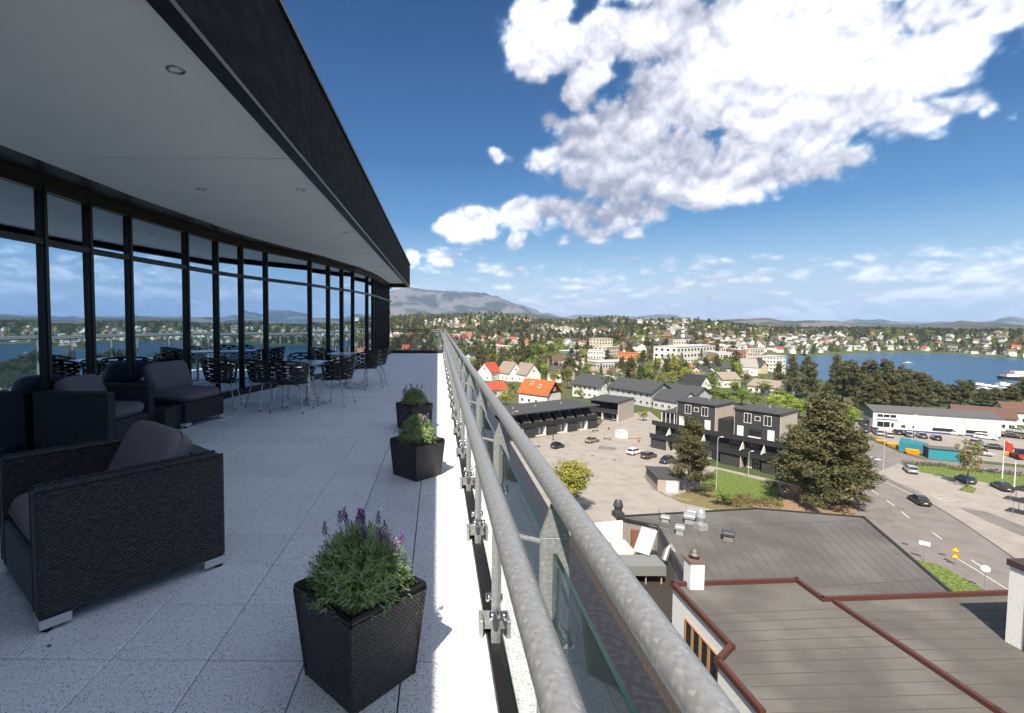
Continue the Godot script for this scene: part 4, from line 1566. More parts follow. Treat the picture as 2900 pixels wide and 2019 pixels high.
func house(called: String, label: String, at: Vector3, turn: float, w: float, d: float, eave: float, rise: float, wall_m: Material, roof_m: Material, opts := {}) -> Node3D:
	var t := thing(called, label, opts.get("category", "house"), at, turn, opts.get("group", ""))
	taken.append([at.x, at.z, maxf(w, d) * 0.62])
	var rf := gable(t, w, d, eave, rise, wall_m, roof_m, opts.get("over", 0.4))
	var fr: Material = opts.get("frame", flat("white_frame", lin(0.7, 0.7, 0.68), 0.6))
	for r in opts.get("rows", 1):
		var y: float = 1.5 + r * 2.6
		var n: int = opts.get("front", 3)
		for k in n:
			window(t, Vector3(-w / 2 + w * (k + 0.5) / n, y, d / 2 + 0.01), 0.0, opts.get("ww", 1.3), 1.2, fr)
		var ns: int = opts.get("side", 2)
		for k in ns:
			for s in [-1, 1]:
				window(t, Vector3(s * (w / 2 + 0.01), y, -d / 2 + d * (k + 0.5) / ns), s * PI / 2, 1.1, 1.2, fr)
	if opts.get("attic", true) and rise > 2.0:
		for s in [-1, 1]:
			window(t, Vector3(s * (w / 2 + 0.01), eave + rise * 0.35, 0), s * PI / 2, 1.1, 1.1, fr)
	if opts.get("chimney", false):
		part(rf, "chimney", boxmb(Vector3(w * 0.18, eave + rise + 0.35, -0.3), Vector3(0.7, 1.3, 0.7)), flat("brick_chimney", lin(0.3, 0.24, 0.2), 0.9))
	for s in opts.get("skylight", []):
		var k := rise / (d / 2)
		var b := Basis(Vector3.RIGHT, atan(k))
		var z: float = s[1]
		var o := part(rf, "skylight", boxmb(Vector3.ZERO, Vector3(1.1, 0.16, 1.5), b), flat("white_frame", lin(0.7, 0.7, 0.68), 0.6), Vector3(s[0], eave + rise - k * z + 0.22, z))
		part(o, "pane", boxmb(b * Vector3(0, 0.09, 0), Vector3(0.8, 0.02, 1.2), b), glass_dark())
	return t

func eave_house(called: String, label: String, l: Array, r: Array, eave: float, d: float, rise: float, wall_m: Material, roof_m: Material, opts := {}) -> Node3D:
	# l, r: pixels of the two ends of the eave towards us
	var a := G(l[0], l[1], eave)
	var b := G(r[0], r[1], eave)
	a.y = 0
	b.y = 0
	var u := (b - a).normalized()
	var back := Vector3(u.z, 0, -u.x)
	var c := (a + b) / 2 + back * d / 2
	return house(called, label, c, atan2(-u.z, u.x), a.distance_to(b), d, eave, rise, wall_m, roof_m, opts)

func block(called: String, label: String, l: Array, r: Array, height: float, depth: float, wall_m: Material, roof_m: Material, rows: int, cols: int, opts := {}) -> Node3D:
	# a flat-roofed building on the base line l-r
	var base: float = opts.get("base", 0.0)
	var a := G(l[0], l[1], base)
	var b := G(r[0], r[1], base)
	var u := (b - a).normalized()
	var back := Vector3(u.z, 0, -u.x)
	var w := a.distance_to(b)
	var c := (a + b) / 2 + back * depth / 2
	var t := thing(called, label, opts.get("category", "building"), c, atan2(-u.z, u.x), opts.get("group", ""))
	taken.append([c.x, c.z, maxf(w, depth) * 0.6])
	var m := MB.new()
	m.box(Vector3(0, height / 2 - 4, 0), Vector3(w, height + 8, depth))
	part(t, "wall", m, wall_m)
	var rf := MB.new()
	rf.box(Vector3(0, height + 0.12, 0), Vector3(w + 0.5, 0.25, depth + 0.5))
	part(t, "roof", rf, roof_m)
	var fr: Material = opts.get("frame", flat("white_frame", lin(0.7, 0.7, 0.68), 0.6))
	var fh := height / maxi(rows, 1)
	for y in rows:
		for k in cols:
			window(t, Vector3(-w / 2 + w * (k + 0.5) / cols, fh * (y + 0.5), depth / 2 + 0.01), 0.0, w / cols * opts.get("ww", 0.6), fh * 0.45, fr, 0)
		var ns := maxi(1, int(depth / 4.0))
		for k in ns:
			for s in [-1, 1]:
				window(t, Vector3(s * (w / 2 + 0.01), fh * (y + 0.5), -depth / 2 + depth * (k + 0.5) / ns), s * PI / 2, depth / ns * 0.5, fh * 0.45, fr, 0)
	return t

func make_terraces() -> void:
	var char_ := cladding("charcoal_boards", lin(0.034, 0.034, 0.038), 0.14)
	var black := cladding("black_boards", lin(0.016, 0.016, 0.017), 0.14)
	var beige := grainy("beige_render", lin(0.46, 0.40, 0.345), 0.06, 3.0)
	var felt := grainy("dark_felt", lin(0.045, 0.045, 0.05), 0.12, 4.0)
	var white := flat("white_paint", lin(0.72, 0.72, 0.70), 0.6)
	# the stepped row with two towers
	var A := G(1839, 1267)
	var B := G(2205, 1349)
	var u := (B - A).normalized()
	var L := A.distance_to(B) + 9.0
	var t := thing("terraced_houses", "stepped row of charcoal terraced houses with two towers and long black balconies", "houses", A, atan2(-u.z, u.x))
	for q in [4.0, 12.0, 20.0, 28.0, 35.0]:
		var w: Vector3 = A + u * q + Vector3(u.z, 0, -u.x) * 6
		taken.append([w.x, w.z, 11.0])
	# x along the front, -z into the building
	part(t, "wall", boxmb(Vector3(L / 2, 1.3, -8.1), Vector3(L, 2.6, 13.0)), char_)
	part(t, "wall", boxmb(Vector3(L / 2, 4.15, -8.6), Vector3(L, 3.1, 12.0)), black)
	part(t, "balcony_floor", boxmb(Vector3(L / 2, 2.7, -1.3), Vector3(L, 0.2, 2.6)), felt)
	part(t, "balcony_floor", boxmb(Vector3(L / 2 - 0.6, 5.65, -3.6), Vector3(L - 1.0, 0.2, 4.2)), felt)
	var n := 9
	var bay_w := L / n
	for k in n:
		var x := bay_w * (k + 0.5)
		part(t, "balcony_front", boxmb(Vector3(x, 3.15, 0.03), Vector3(bay_w - 0.02, 1.1, 0.08)), black)
		part(t, "balcony_front", boxmb(Vector3(x - 0.4, 6.15, -1.53), Vector3(bay_w - 0.02, 1.1, 0.08)), black)
		# garage door and entrance below
		if k % 2 == 0:
			part(t, "garage_door", boxmb(Vector3(x, 1.22, -0.4), Vector3(bay_w - 0.3, 2.4, 0.1)), char_)
			part(t, "garage_wall", boxmb(Vector3(x, 1.25, -1.0), Vector3(bay_w - 0.26, 2.5, 1.1)), char_)
		else:
			var dr := part(t, "door", boxmb(Vector3(x - 0.6, 1.05, -1.57), Vector3(1.0, 2.1, 0.08)), flat("light_door", lin(0.45, 0.44, 0.42), 0.6))
			window(t, Vector3(x + 0.75, 1.3, -1.59), 0.0, 1.1, 1.4, white)
			part(t, "fin_wall", boxmb(Vector3(x - bay_w / 2 + 0.25, 1.25, -0.8), Vector3(0.14, 2.5, 1.5)), beige)
		# glazing on the first floor and the white sails between the balconies
		window(t, Vector3(x, 4.15, -2.58), 0.0, bay_w * 0.55, 2.2, flat("dark_frame", lin(0.03, 0.03, 0.03), 0.5), 2)
		var sail := MB.new()
		var p0 := Vector3(x + bay_w / 2 - 0.06, 3.72, -0.15)
		var p1 := Vector3(x + bay_w / 2 - 0.06, 3.72, -2.4)
		var p2 := Vector3(x + bay_w / 2 - 0.06, 5.5, -2.0)
		var p3 := Vector3(x + bay_w / 2 - 0.06, 5.5, -1.75)
		var o := Vector3(0.1, 0, 0)
		sail.quad(p1, p0, p3, p2)
		sail.quad(p0 + o, p1 + o, p2 + o, p3 + o)
		sail.quad(p0, p0 + o, p3 + o, p3)
		if k % 2 == 0 or k > 4:
			part(t, "privacy_screen", sail, white)
	# gravel terrace on the first roof and the two towers
	for q in [[4.0, 13.1, 0], [17.4, 26.4, 1]]:
		var w: float = q[1] - q[0]
		var cx: float = (q[0] + q[1]) / 2
		part(t, "tower_wall", boxmb(Vector3(cx, 8.75, -9.9), Vector3(w, 6.1, 9.2)), char_)
		for s in [-1, 1]:
			part(t, "gable_wall", boxmb(Vector3(cx + s * (w / 2 + 0.06), 8.73, -9.9), Vector3(0.12, 6.0, 9.24)), beige)
		var rf := part(t, "tower_roof", boxmb(Vector3(cx, 11.92, -9.9), Vector3(w + 0.7, 0.26, 9.9)), felt)
		for s in 5:
			part(rf, "roof_seam", boxmb(Vector3(cx - w / 2 + w * (s + 0.5) / 5, 12.06, -9.9), Vector3(0.06, 0.03, 9.7)), flat("seam", lin(0.1, 0.1, 0.105), 0.6))
		part(rf, "vent_pipe", boxmb(Vector3(cx + 0.4, 12.4, -11.0), Vector3(0.25, 0.8, 0.25)), flat("zinc", lin(0.4, 0.4, 0.4), 0.5, 0.5))
		for s in [0.30, 0.74]:
			var x: float = q[0] + w * s
			window(t, Vector3(x, 10.1, -5.28), 0.0, 1.5, 2.2, white, 1)
		window(t, Vector3(q[0] + w * 0.52, 10.3, -5.28), 0.0, 1.1, 1.0, white, 0)
		for s in [0.14, 0.82]:
			part(t, "door", boxmb(Vector3(q[0] + w * s, 7.0, -5.26), Vector3(1.3, 2.3, 0.08)), white)
		window(t, Vector3(q[0] + w * 0.48, 7.1, -5.28), 0.0, 2.6, 1.9, flat("dark_frame", lin(0.03, 0.03, 0.03), 0.5), 2)
		part(t, "bench", boxmb(Vector3(q[0] + w * 0.5, 6.1, -4.4), Vector3(2.4, 0.4, 0.5)), white)
	part(t, "link_wall", boxmb(Vector3(15.25, 7.2, -9.6), Vector3(4.0, 3.0, 6.0)), black)
	part(t, "link_wall", boxmb(Vector3(1.9, 7.1, -9.0), Vector3(3.8, 2.8, 6.0)), char_)
	part(t, "link_roof", boxmb(Vector3(1.9, 8.6, -8.6), Vector3(4.2, 0.2, 7.4)), felt)
	for k in 4:
		part(t, "pergola_post", boxmb(Vector3(0.2 + k * 1.1, 7.2, -5.0), Vector3(0.14, 2.6, 0.14)), white)
	# the low row beyond the parking lot
	A = G(1492, 1240)
	B = G(1692, 1211)
	u = (B - A).normalized()
	A -= u * 9.0
	L = A.distance_to(B)
	t = thing("low_terrace", "long low black terrace with sloping balcony screens behind the parking lot", "houses", A, atan2(-u.z, u.x))
	for q in 5:
		var w := A + u * (q * 8.0) + Vector3(u.z, 0, -u.x) * 6
		taken.append([w.x, w.z, 10.0])
	part(t, "wall", boxmb(Vector3(L / 2, 1.3, -6.6), Vector3(L, 2.6, 10.4)), char_)
	part(t, "wall", boxmb(Vector3(L / 2, 4.6, -7.4), Vector3(L, 4.0, 9.0)), black)
	var rf2 := part(t, "roof", boxmb(Vector3(L / 2, 6.75, -5.9), Vector3(L + 0.6, 0.3, 13.0)), felt)
	part(t, "balcony_floor", boxmb(Vector3(L / 2, 2.75, -1.4), Vector3(L, 0.2, 2.9)), felt)
	for x in [9.0, 17.0, 27.0]:
		part(rf2, "vent_pipe", boxmb(Vector3(x, 7.2, -6.0), Vector3(0.35, 0.6, 0.35)), flat("zinc", lin(0.4, 0.4, 0.4), 0.5, 0.5))
	n = 9
	bay_w = L / n
	for k in n:
		var x := bay_w * (k + 0.5)
		part(t, "balcony_front", boxmb(Vector3(x, 3.35, 0.03), Vector3(bay_w - 0.02, 1.25, 0.1)), black)
		var sc := MB.new()
		var xs := x - bay_w / 2
		sc.quad(Vector3(xs, 3.9, -0.2), Vector3(xs + bay_w * 0.72, 3.9, -0.2), Vector3(xs + bay_w * 0.50, 6.2, -2.6), Vector3(xs, 6.2, -2.6))
		sc.quad(Vector3(xs + bay_w * 0.72, 3.8, -0.26), Vector3(xs, 3.8, -0.26), Vector3(xs, 6.1, -2.66), Vector3(xs + bay_w * 0.50, 6.1, -2.66))
		part(t, "balcony_screen", sc, cladding("brown_black", lin(0.035, 0.03, 0.028), 0.2))
		part(t, "screen_edge", boxmb(Vector3(xs + bay_w * 0.62, 5.05, -1.4), Vector3(0.08, 0.1, 3.4), Basis(Vector3.RIGHT, 0.76)), flat("zinc", lin(0.4, 0.4, 0.4), 0.5, 0.5))
		window(t, Vector3(x + bay_w * 0.3, 4.7, -2.88), 0.0, 0.8, 2.0, white, 0)
		if k % 2 == 0:
			part(t, "garage_wall", boxmb(Vector3(x, 1.28, -0.9), Vector3(bay_w, 2.55, 1.4)), char_)
		else:
			part(t, "fin_wall", boxmb(Vector3(x + bay_w / 2 - 0.2, 1.28, -0.75), Vector3(0.2, 2.5, 1.3)), white)
			window(t, Vector3(x - 0.7, 1.3, -1.38), 0.0, 1.2, 1.6, white)
			part(t, "door", boxmb(Vector3(x + 0.7, 1.05, -1.37), Vector3(1.0, 2.1, 0.08)), flat("light_door", lin(0.45, 0.44, 0.42), 0.6))
			part(t, "door_step", boxmb(Vector3(x, 0.06, -0.2), Vector3(bay_w - 0.5, 0.12, 1.6)), flat("concrete_step", lin(0.4, 0.38, 0.35), 0.9))
	# the short block with a beige gable
	A = G(1664, 1184)
	B = G(1749, 1196)
	u = (B - A).normalized()
	L = A.distance_to(B)
	t = thing("low_terrace", "short black terrace block with a blank beige end wall", "houses", A, atan2(-u.z, u.x))
	var wc := A + u * 5 + Vector3(u.z, 0, -u.x) * 6
	taken.append([wc.x, wc.z, 12.0])
	part(t, "wall", boxmb(Vector3(L / 2, 1.3, -7.2), Vector3(L, 2.6, 11.6)), char_)
	part(t, "wall", boxmb(Vector3(L / 2, 4.3, -7.6), Vector3(L, 3.4, 10.8)), black)
	part(t, "gable_wall", boxmb(Vector3(L + 0.1, 3.05, -6.6), Vector3(0.2, 6.1, 13.1)), beige)
	part(t, "roof", boxmb(Vector3(L / 2, 6.2, -6.5), Vector3(L + 0.7, 0.3, 13.9)), felt)
	part(t, "balcony_floor", boxmb(Vector3(L / 2, 2.72, -1.0), Vector3(L, 0.2, 2.4)), felt)
	for k in 2:
		var x := L * (k + 0.5) / 2
		part(t, "balcony_front", boxmb(Vector3(x, 3.3, 0.1), Vector3(L / 2 - 0.02, 1.2, 0.1)), black)
		window(t, Vector3(x, 4.6, -2.18), 0.0, 3.4, 2.1, flat("dark_frame", lin(0.03, 0.03, 0.03), 0.5), 2)
		window(t, Vector3(x + 1.0, 1.4, -1.39), 0.0, 1.2, 1.8, white, 0)
		part(t, "fin_wall", boxmb(Vector3(x + 2.3, 1.28, -0.7), Vector3(0.18, 2.5, 1.3)), white)
	part(t, "garage_wall", boxmb(Vector3(1.4, 1.28, -0.7), Vector3(2.8, 2.54, 1.3)), char_)

func make_warehouse() -> void:
	var A := G(2471, 1215)
	var B := G(2833, 1242)
	var u := (B - A).normalized()
	var L := A.distance_to(B)
	var D := 11.0
	var t := thing("warehouse", "long white metal-clad showroom with dark grey roof and blue base stripe", "building", A, atan2(-u.z, u.x))
	for q in 4:
		var w := A + u * (q * 8.0) + Vector3(u.z, 0, -u.x) * 5
		taken.append([w.x, w.z, 11.0])
	var white := flat("metal_white", lin(0.74, 0.74, 0.73), 0.5)
	part(t, "wall", boxmb(Vector3(L / 2, 3.0, -D / 2), Vector3(L, 4.9, D)), white)
	var blue := flat("blue_stripe", lin(0.05, 0.065, 0.17), 0.5)
	part(t, "base_stripe", boxmb(Vector3(L / 2 + 2.6, 0.28, -D / 2 + 0.02), Vector3(L - 5.2, 0.56, D + 0.02)), blue)
	part(t, "base_wall", boxmb(Vector3(2.6, 0.28, -D / 2), Vector3(5.2, 0.56, D)), white)
	var rf := MB.new()
	var rise := 1.2
	rf.quad(Vector3(-0.3, 5.45, 0.35), Vector3(L + 0.3, 5.45, 0.35), Vector3(L + 0.3, 5.45 + rise, -D / 2), Vector3(-0.3, 5.45 + rise, -D / 2))
	rf.quad(Vector3(L + 0.3, 5.45, -D - 0.35), Vector3(-0.3, 5.45, -D - 0.35), Vector3(-0.3, 5.45 + rise, -D / 2), Vector3(L + 0.3, 5.45 + rise, -D / 2))
	rf.quad(Vector3(-0.3, 5.3, 0.35), Vector3(L + 0.3, 5.3, 0.35), Vector3(L + 0.3, 5.45, 0.35), Vector3(-0.3, 5.45, 0.35))
	for x in [-0.3, L + 0.3]:
		rf.tri(Vector3(x, 5.45, 0.35), Vector3(x, 5.45, -D - 0.35), Vector3(x, 5.45 + rise, -D / 2))
	part(t, "roof", rf, grainy("steel_roof", lin(0.085, 0.085, 0.09), 0.08, 5.0))
	part(t, "gable_panel", boxmb(Vector3(-0.04, 4.3, -D / 2), Vector3(0.08, 2.2, D - 0.5)), flat("teal_grey", lin(0.09, 0.16, 0.16), 0.4))
	var dk := flat("dark_frame", lin(0.03, 0.03, 0.03), 0.5)
	for x in [1.6, 3.1, 4.6]:
		window(t, Vector3(x, 4.25, 0.01), 0.0, 1.3, 0.75, dk, 0)
	part(t, "sign_band", boxmb(Vector3(3.1, 3.15, 0.05), Vector3(4.9, 0.3, 0.08)), blue)
	for x in [1.7, 3.2]:
		window(t, Vector3(x, 1.7, 0.01), 0.0, 1.4, 1.5, dk, 0)
	var dr := part(t, "door", boxmb(Vector3(4.5, 1.4, 0.04), Vector3(0.9, 2.1, 0.08)), white)
	part(dr, "pane", boxmb(Vector3(4.5, 1.6, 0.085), Vector3(0.6, 1.4, 0.02)), glass_dark())
	for x in [7.0, 9.2]:
		window(t, Vector3(x, 1.5, 0.01), 0.0, 0.9 if x < 8 else 0.5, 0.7, dk, 0)
	for x in [15.6, 22.7]:
		window(t, Vector3(x, 1.3, 0.01), 0.0, 4.4, 0.9, dk, 4)
	for x in [6.4, 19.9]:
		part(t, "downpipe", boxmb(Vector3(x, 2.9, 0.06), Vector3(0.12, 4.6, 0.12)), flat("zinc", lin(0.4, 0.4, 0.4), 0.5, 0.5))

func make_houses() -> void:
	var w1 := cladding("white_boards", lin(0.70, 0.69, 0.66), 0.16)
	var orange := tile_mat("orange_tiles", lin(0.52, 0.085, 0.018))
	var red := tile_mat("red_tiles", lin(0.40, 0.06, 0.03))
	var grey := tile_mat("slate_tiles", lin(0.048, 0.05, 0.057))
	var taupe := tile_mat("taupe_tiles", lin(0.24, 0.20, 0.165))
	var black := tile_mat("black_tiles", lin(0.02, 0.02, 0.022))
	var brown := tile_mat("brown_tiles", lin(0.11, 0.06, 0.045))
	var oxred := cladding("oxblood_boards", lin(0.10, 0.018, 0.016), 0.16)
	var lgrey := cladding("light_grey_boards", lin(0.42, 0.44, 0.46), 0.16)
	var g := G(1545, 1128)
	var oh := eave_house("orange_roofed_house", "house with a bright orange tiled roof and dark red gable", [1470, 1107], [1549, 1117], 4.6, 9.5, 4.4, w1, orange, {"front": 4, "side": 2, "skylight": [[1.5, 2.4], [-2.5, 1.5]], "chimney": false, "over": 0.6})
	var gm := MB.new()
	var hw := (G(1549, 1117, 4.6) - G(1470, 1107, 4.6)).length() / 2
	gm.tri(Vector3(hw + 0.03, 4.6, 4.75), Vector3(hw + 0.03, 4.6, -4.75), Vector3(hw + 0.03, 8.95, 0))
	part(oh, "gable_boards", gm, oxred)
	window(oh, Vector3(hw + 0.05, 6.2, 0), PI / 2, 1.3, 1.5, flat("white_frame", lin(0.7, 0.7, 0.68), 0.6))
	eave_house("grey_roofed_house", "long white house with slate roof and a full-width white balcony", [1622, 1084], [1692, 1093], 5.6, 13.0, 3.6, w1, grey, {"front": 5, "side": 3, "rows": 2, "over": 0.8})
	eave_house("grey_roofed_house", "long slate-roofed row house with light grey gable and red details", [1727, 1093], [1843, 1111], 5.6, 12.0, 3.2, lgrey, grey, {"front": 7, "side": 3, "rows": 2, "over": 0.8})
	eave_house("grey_roofed_house", "slate-roofed grey house behind the left tower of the terraces", [1881, 1108], [1967, 1120], 5.4, 10.0, 2.6, lgrey, grey, {"front": 5, "side": 2, "over": 0.7})
	eave_house("black_roofed_house", "white house with a steep black roof and small dormer", [1924, 1090], [1979, 1097], 4.6, 9.0, 4.6, w1, black, {"front": 3})
	eave_house("tile_roofed_house", "broad house with a mottled dark tile roof beside the terraces", [1850, 1128], [1925, 1140], 3.6, 11.0, 3.2, lgrey, grey, {"front": 4})
	for q in [[1436, 1079, 0.42, "taupe-roofed white house in the middle of the gabled pair"], [1486, 1084, 0.40, "taupe-roofed white house nearest the orange roof"]]:
		var at := G(q[0], q[1])
		house("gabled_house", q[3], at + Vector3(2, 0, -5), -PI / 2 + q[2], 12.0, 8.5, 4.4, 5.2, w1, taupe, {"front": 3, "side": 2, "chimney": true})
	house("red_roofed_house", "white house with red tiled roof and tall white flagpole in front", G(1372, 1078) + Vector3(3, 0, -5), 0.9, 9.5, 8.5, 4.6, 4.6, w1, red, {"front": 2, "side": 2})
	house("red_roofed_house", "small red-roofed house behind the round bush by the railing", G(1404, 1124) + Vector3(0, 0, -4), 0.5, 8.0, 7.0, 3.2, 2.6, w1, red, {"front": 2, "side": 2})
	house("white_house", "small white house with taupe roof among trees behind the orange roof", G(1575, 1062) + Vector3(0, 0, -4), 0.3, 9.0, 7.5, 4.0, 3.4, w1, taupe, {"front": 3})
	eave_house("taupe_roofed_house", "long low house with a taupe roof beside the pines", [2118, 1090], [2225, 1102], 3.4, 11.0, 2.6, w1, taupe, {"front": 6})
	eave_house("taupe_roofed_house", "low house with a taupe roof behind the slate roofs", [1660, 1052], [1740, 1060], 3.4, 11.0, 2.4, w1, taupe, {"front": 5})
	eave_house("brown_roofed_house", "long low building with a brown tiled roof behind the showroom", [2700, 1172], [2880, 1188], 3.8, 12.0, 2.2, w1, brown, {"front": 7})
	house("white_house", "white house with brown roof and dark french windows beyond the showroom", G(2890, 1206) + Vector3(6, 0, -4), -0.5, 12.0, 9.0, 4.0, 2.4, w1, brown, {"front": 4, "ww": 1.8})
	house("white_house", "pale house with taupe roof among the bushes left of the pines", G(2070, 1098) + Vector3(0, 0, -5), 0.2, 10.0, 8.0, 4.0, 3.0, w1, taupe, {"front": 3})
	house("white_house", "white house behind the blossoming trees", G(2000, 1082) + Vector3(0, 0, -5), 0.6, 10.0, 8.0, 4.2, 3.6, w1, grey, {"front": 3})

func make_town() -> void:
	var wht := flat("town_white", lin(0.70, 0.69, 0.66), 0.7)
	var felt := grainy("dark_felt", lin(0.045, 0.045, 0.05), 0.12, 4.0)
	var pale := grainy("pale_roof", lin(0.42, 0.42, 0.42), 0.1, 4.0)
	var blue := flat("town_blue", lin(0.045, 0.13, 0.27), 0.5)
	var orange := flat("town_orange", lin(0.52, 0.16, 0.05), 0.7)
	var brick := flat("town_brick", lin(0.33, 0.11, 0.07), 0.8)
	var cream := flat("town_cream", lin(0.60, 0.52, 0.40), 0.7)
	block("office_block", "long pale apartment block with curved front on the wooded slope", [1372, 998], [1420, 1004], 7.0, 14.0, cream, pale, 3, 8, {"base": 2.0})
	block("office_block", "low cream block half hidden by the railing on the slope", [1300, 1000], [1352, 998], 6.0, 12.0, cream, pale, 2, 8, {"base": 2.0})
	var hall := eave_house("sports_hall", "white hall with a broad brown roof among trees", [1535, 1025], [1572, 1030], 6.0, 20.0, 4.0, wht, tile_mat("brown_tiles", Color()), {"category": "hall", "front": 4})
	block("hall_annex", "wide hall with shallow brown roof beside the white hall", [1572, 1036], [1662, 1044], 5.0, 22.0, wht, grainy("tan_roof", lin(0.28, 0.2, 0.13), 0.1, 6.0), 1, 10)
	block("blue_building", "bright blue two-storey commercial building", [1582, 1018], [1650, 1020], 7.0, 16.0, blue, pale, 2, 9)
	block("orange_roof_hall", "wide low hall with an orange roof", [1540, 1000], [1606, 996], 4.0, 18.0, wht, grainy("orange_roof", lin(0.5, 0.15, 0.05), 0.1, 6.0), 1, 8)
	block("office_block", "white three-storey block right of the blue building", [1664, 1030], [1718, 1032], 10.0, 15.0, wht, pale, 3, 7)
	block("office_block", "white office block with dark ribbon windows above the hall", [1625, 1000], [1655, 1000], 9.0, 14.0, wht, pale, 3, 4, {"base": 3.0})
	block("orange_building", "orange apartment building with stepped roof in the town centre", [1750, 1030], [1808, 1032], 8.0, 14.0, orange, tile_mat("orange_tiles", Color()), 3, 7)
	block("office_block", "white apartment block with dark balconies beside two spruces", [1866, 1026], [1908, 1028], 12.0, 16.0, wht, pale, 4, 4)
	block("office_block", "large white office block with rows of small windows under the tower", [1916, 1034], [2024, 1024], 13.0, 18.0, wht, pale, 3, 12)
	block("office_block", "white block with flat grey roof next to the waterfront", [2030, 1040], [2085, 1040], 10.0, 16.0, wht, pale, 3, 7)
	block("office_block", "brick and white block near the quay", [2088, 1040], [2112, 1040], 13.0, 14.0, brick, pale, 4, 3, {"base": -2.0})
	block("quay_apartments", "pinkish waterfront apartment block with stacked balconies", [2116, 1052], [2150, 1050], 15.0, 14.0, cream, pale, 5, 5, {"base": -8.0})
	block("quay_apartments", "white waterfront apartment block beside the water with flat roof", [2152, 1056], [2196, 1060], 14.0, 14.0, wht, pale, 5, 5, {"base": -9.0})
	block("shop_row", "long low pale shop row with grey roof in the centre", [1960, 1052], [2040, 1050], 5.0, 16.0, wht, pale, 1, 12)
	block("shop_row", "low pale grey shop row behind the spruces", [1690, 1048], [1800, 1046], 5.0, 18.0, flat("town_grey", lin(0.45, 0.44, 0.46), 0.7), pale, 1, 14)
	var rg := RandomNumberGenerator.new()
	rg.seed = 31
	for k in 26:
		var px := rg.randf_range(1650, 2140)
		var py := rg.randf_range(978, 1046) if px < 2000 else rg.randf_range(1000, 1040)
		var g := G(px, py, 1.0)
		if not clear_spot(g.x, g.z, 9.0) or bay_depth(g.x, g.z) > -20.0:
			continue
		var wpx := rg.randf_range(22, 44)
		block("town_block", "pale flat-roofed block in the crowded town centre", [px, py], [px + wpx, py + rg.randf_range(-3, 3)], rg.randf_range(6, 11), rg.randf_range(11, 16), [wht, wht, wht, cream][rg.randi() % 4], pale, rg.randi_range(2, 3), int(wpx / 7), {"base": land(g.x, g.z), "group": "pale blocks of the town centre"})
	# church-like tower: square white tiers between dark belfry bands
	var b := G(1947, 1012)
	var t := thing("white_tower", "tall slim white tower with dark bands above the town", "tower", Vector3(b.x, 2, b.z - 10))
	var y := 0.0
	for q in [[3.2, 10.0, 0], [3.4, 0.5, 1], [2.8, 3.6, 0], [2.6, 1.4, 1], [2.5, 3.0, 0], [2.2, 1.4, 1], [2.1, 2.2, 0], [1.7, 1.2, 1], [1.4, 1.6, 0]]:
		part(t, "tier" if q[2] == 0 else "belfry_band", boxmb(Vector3(0, y + q[1] / 2, 0), Vector3(q[0], q[1], q[0])), wht if q[2] == 0 else flat("belfry", lin(0.07, 0.07, 0.075), 0.6))
		y += q[1]
	var sp := MB.new()
	sp.lathe([Vector2(0.8, y), Vector2(0.25, y + 1.8), Vector2(0.03, y + 4.0)], 8)
	part(t, "spire", sp, flat("zinc", lin(0.4, 0.4, 0.4), 0.5, 0.5))
	taken.append([b.x, b.z - 10, 6.0])

# ---------------------------------------------------------------- roofs just below the terrace
const R1 := 13.0
const R2 := 10.4

func poly_px(px: Array, h: float) -> PackedVector2Array:
	var a := PackedVector2Array()
	for p in px:
		var g := G(p[0], p[1], h)
		a.append(Vector2(g.x, g.z))
	return a

func bar(parent: Node, called: String, a: Vector3, b: Vector3, w: float, h: float, m: Material) -> void:
	var d := (b - a)
	var len := d.length()
	d /= len
	var s := d.cross(Vector3.UP).normalized()
	part(parent, called, boxmb(Vector3.ZERO, Vector3(len + w * 0.98, h, w), Basis(d, s.cross(d), s)), m, (a + b) / 2)

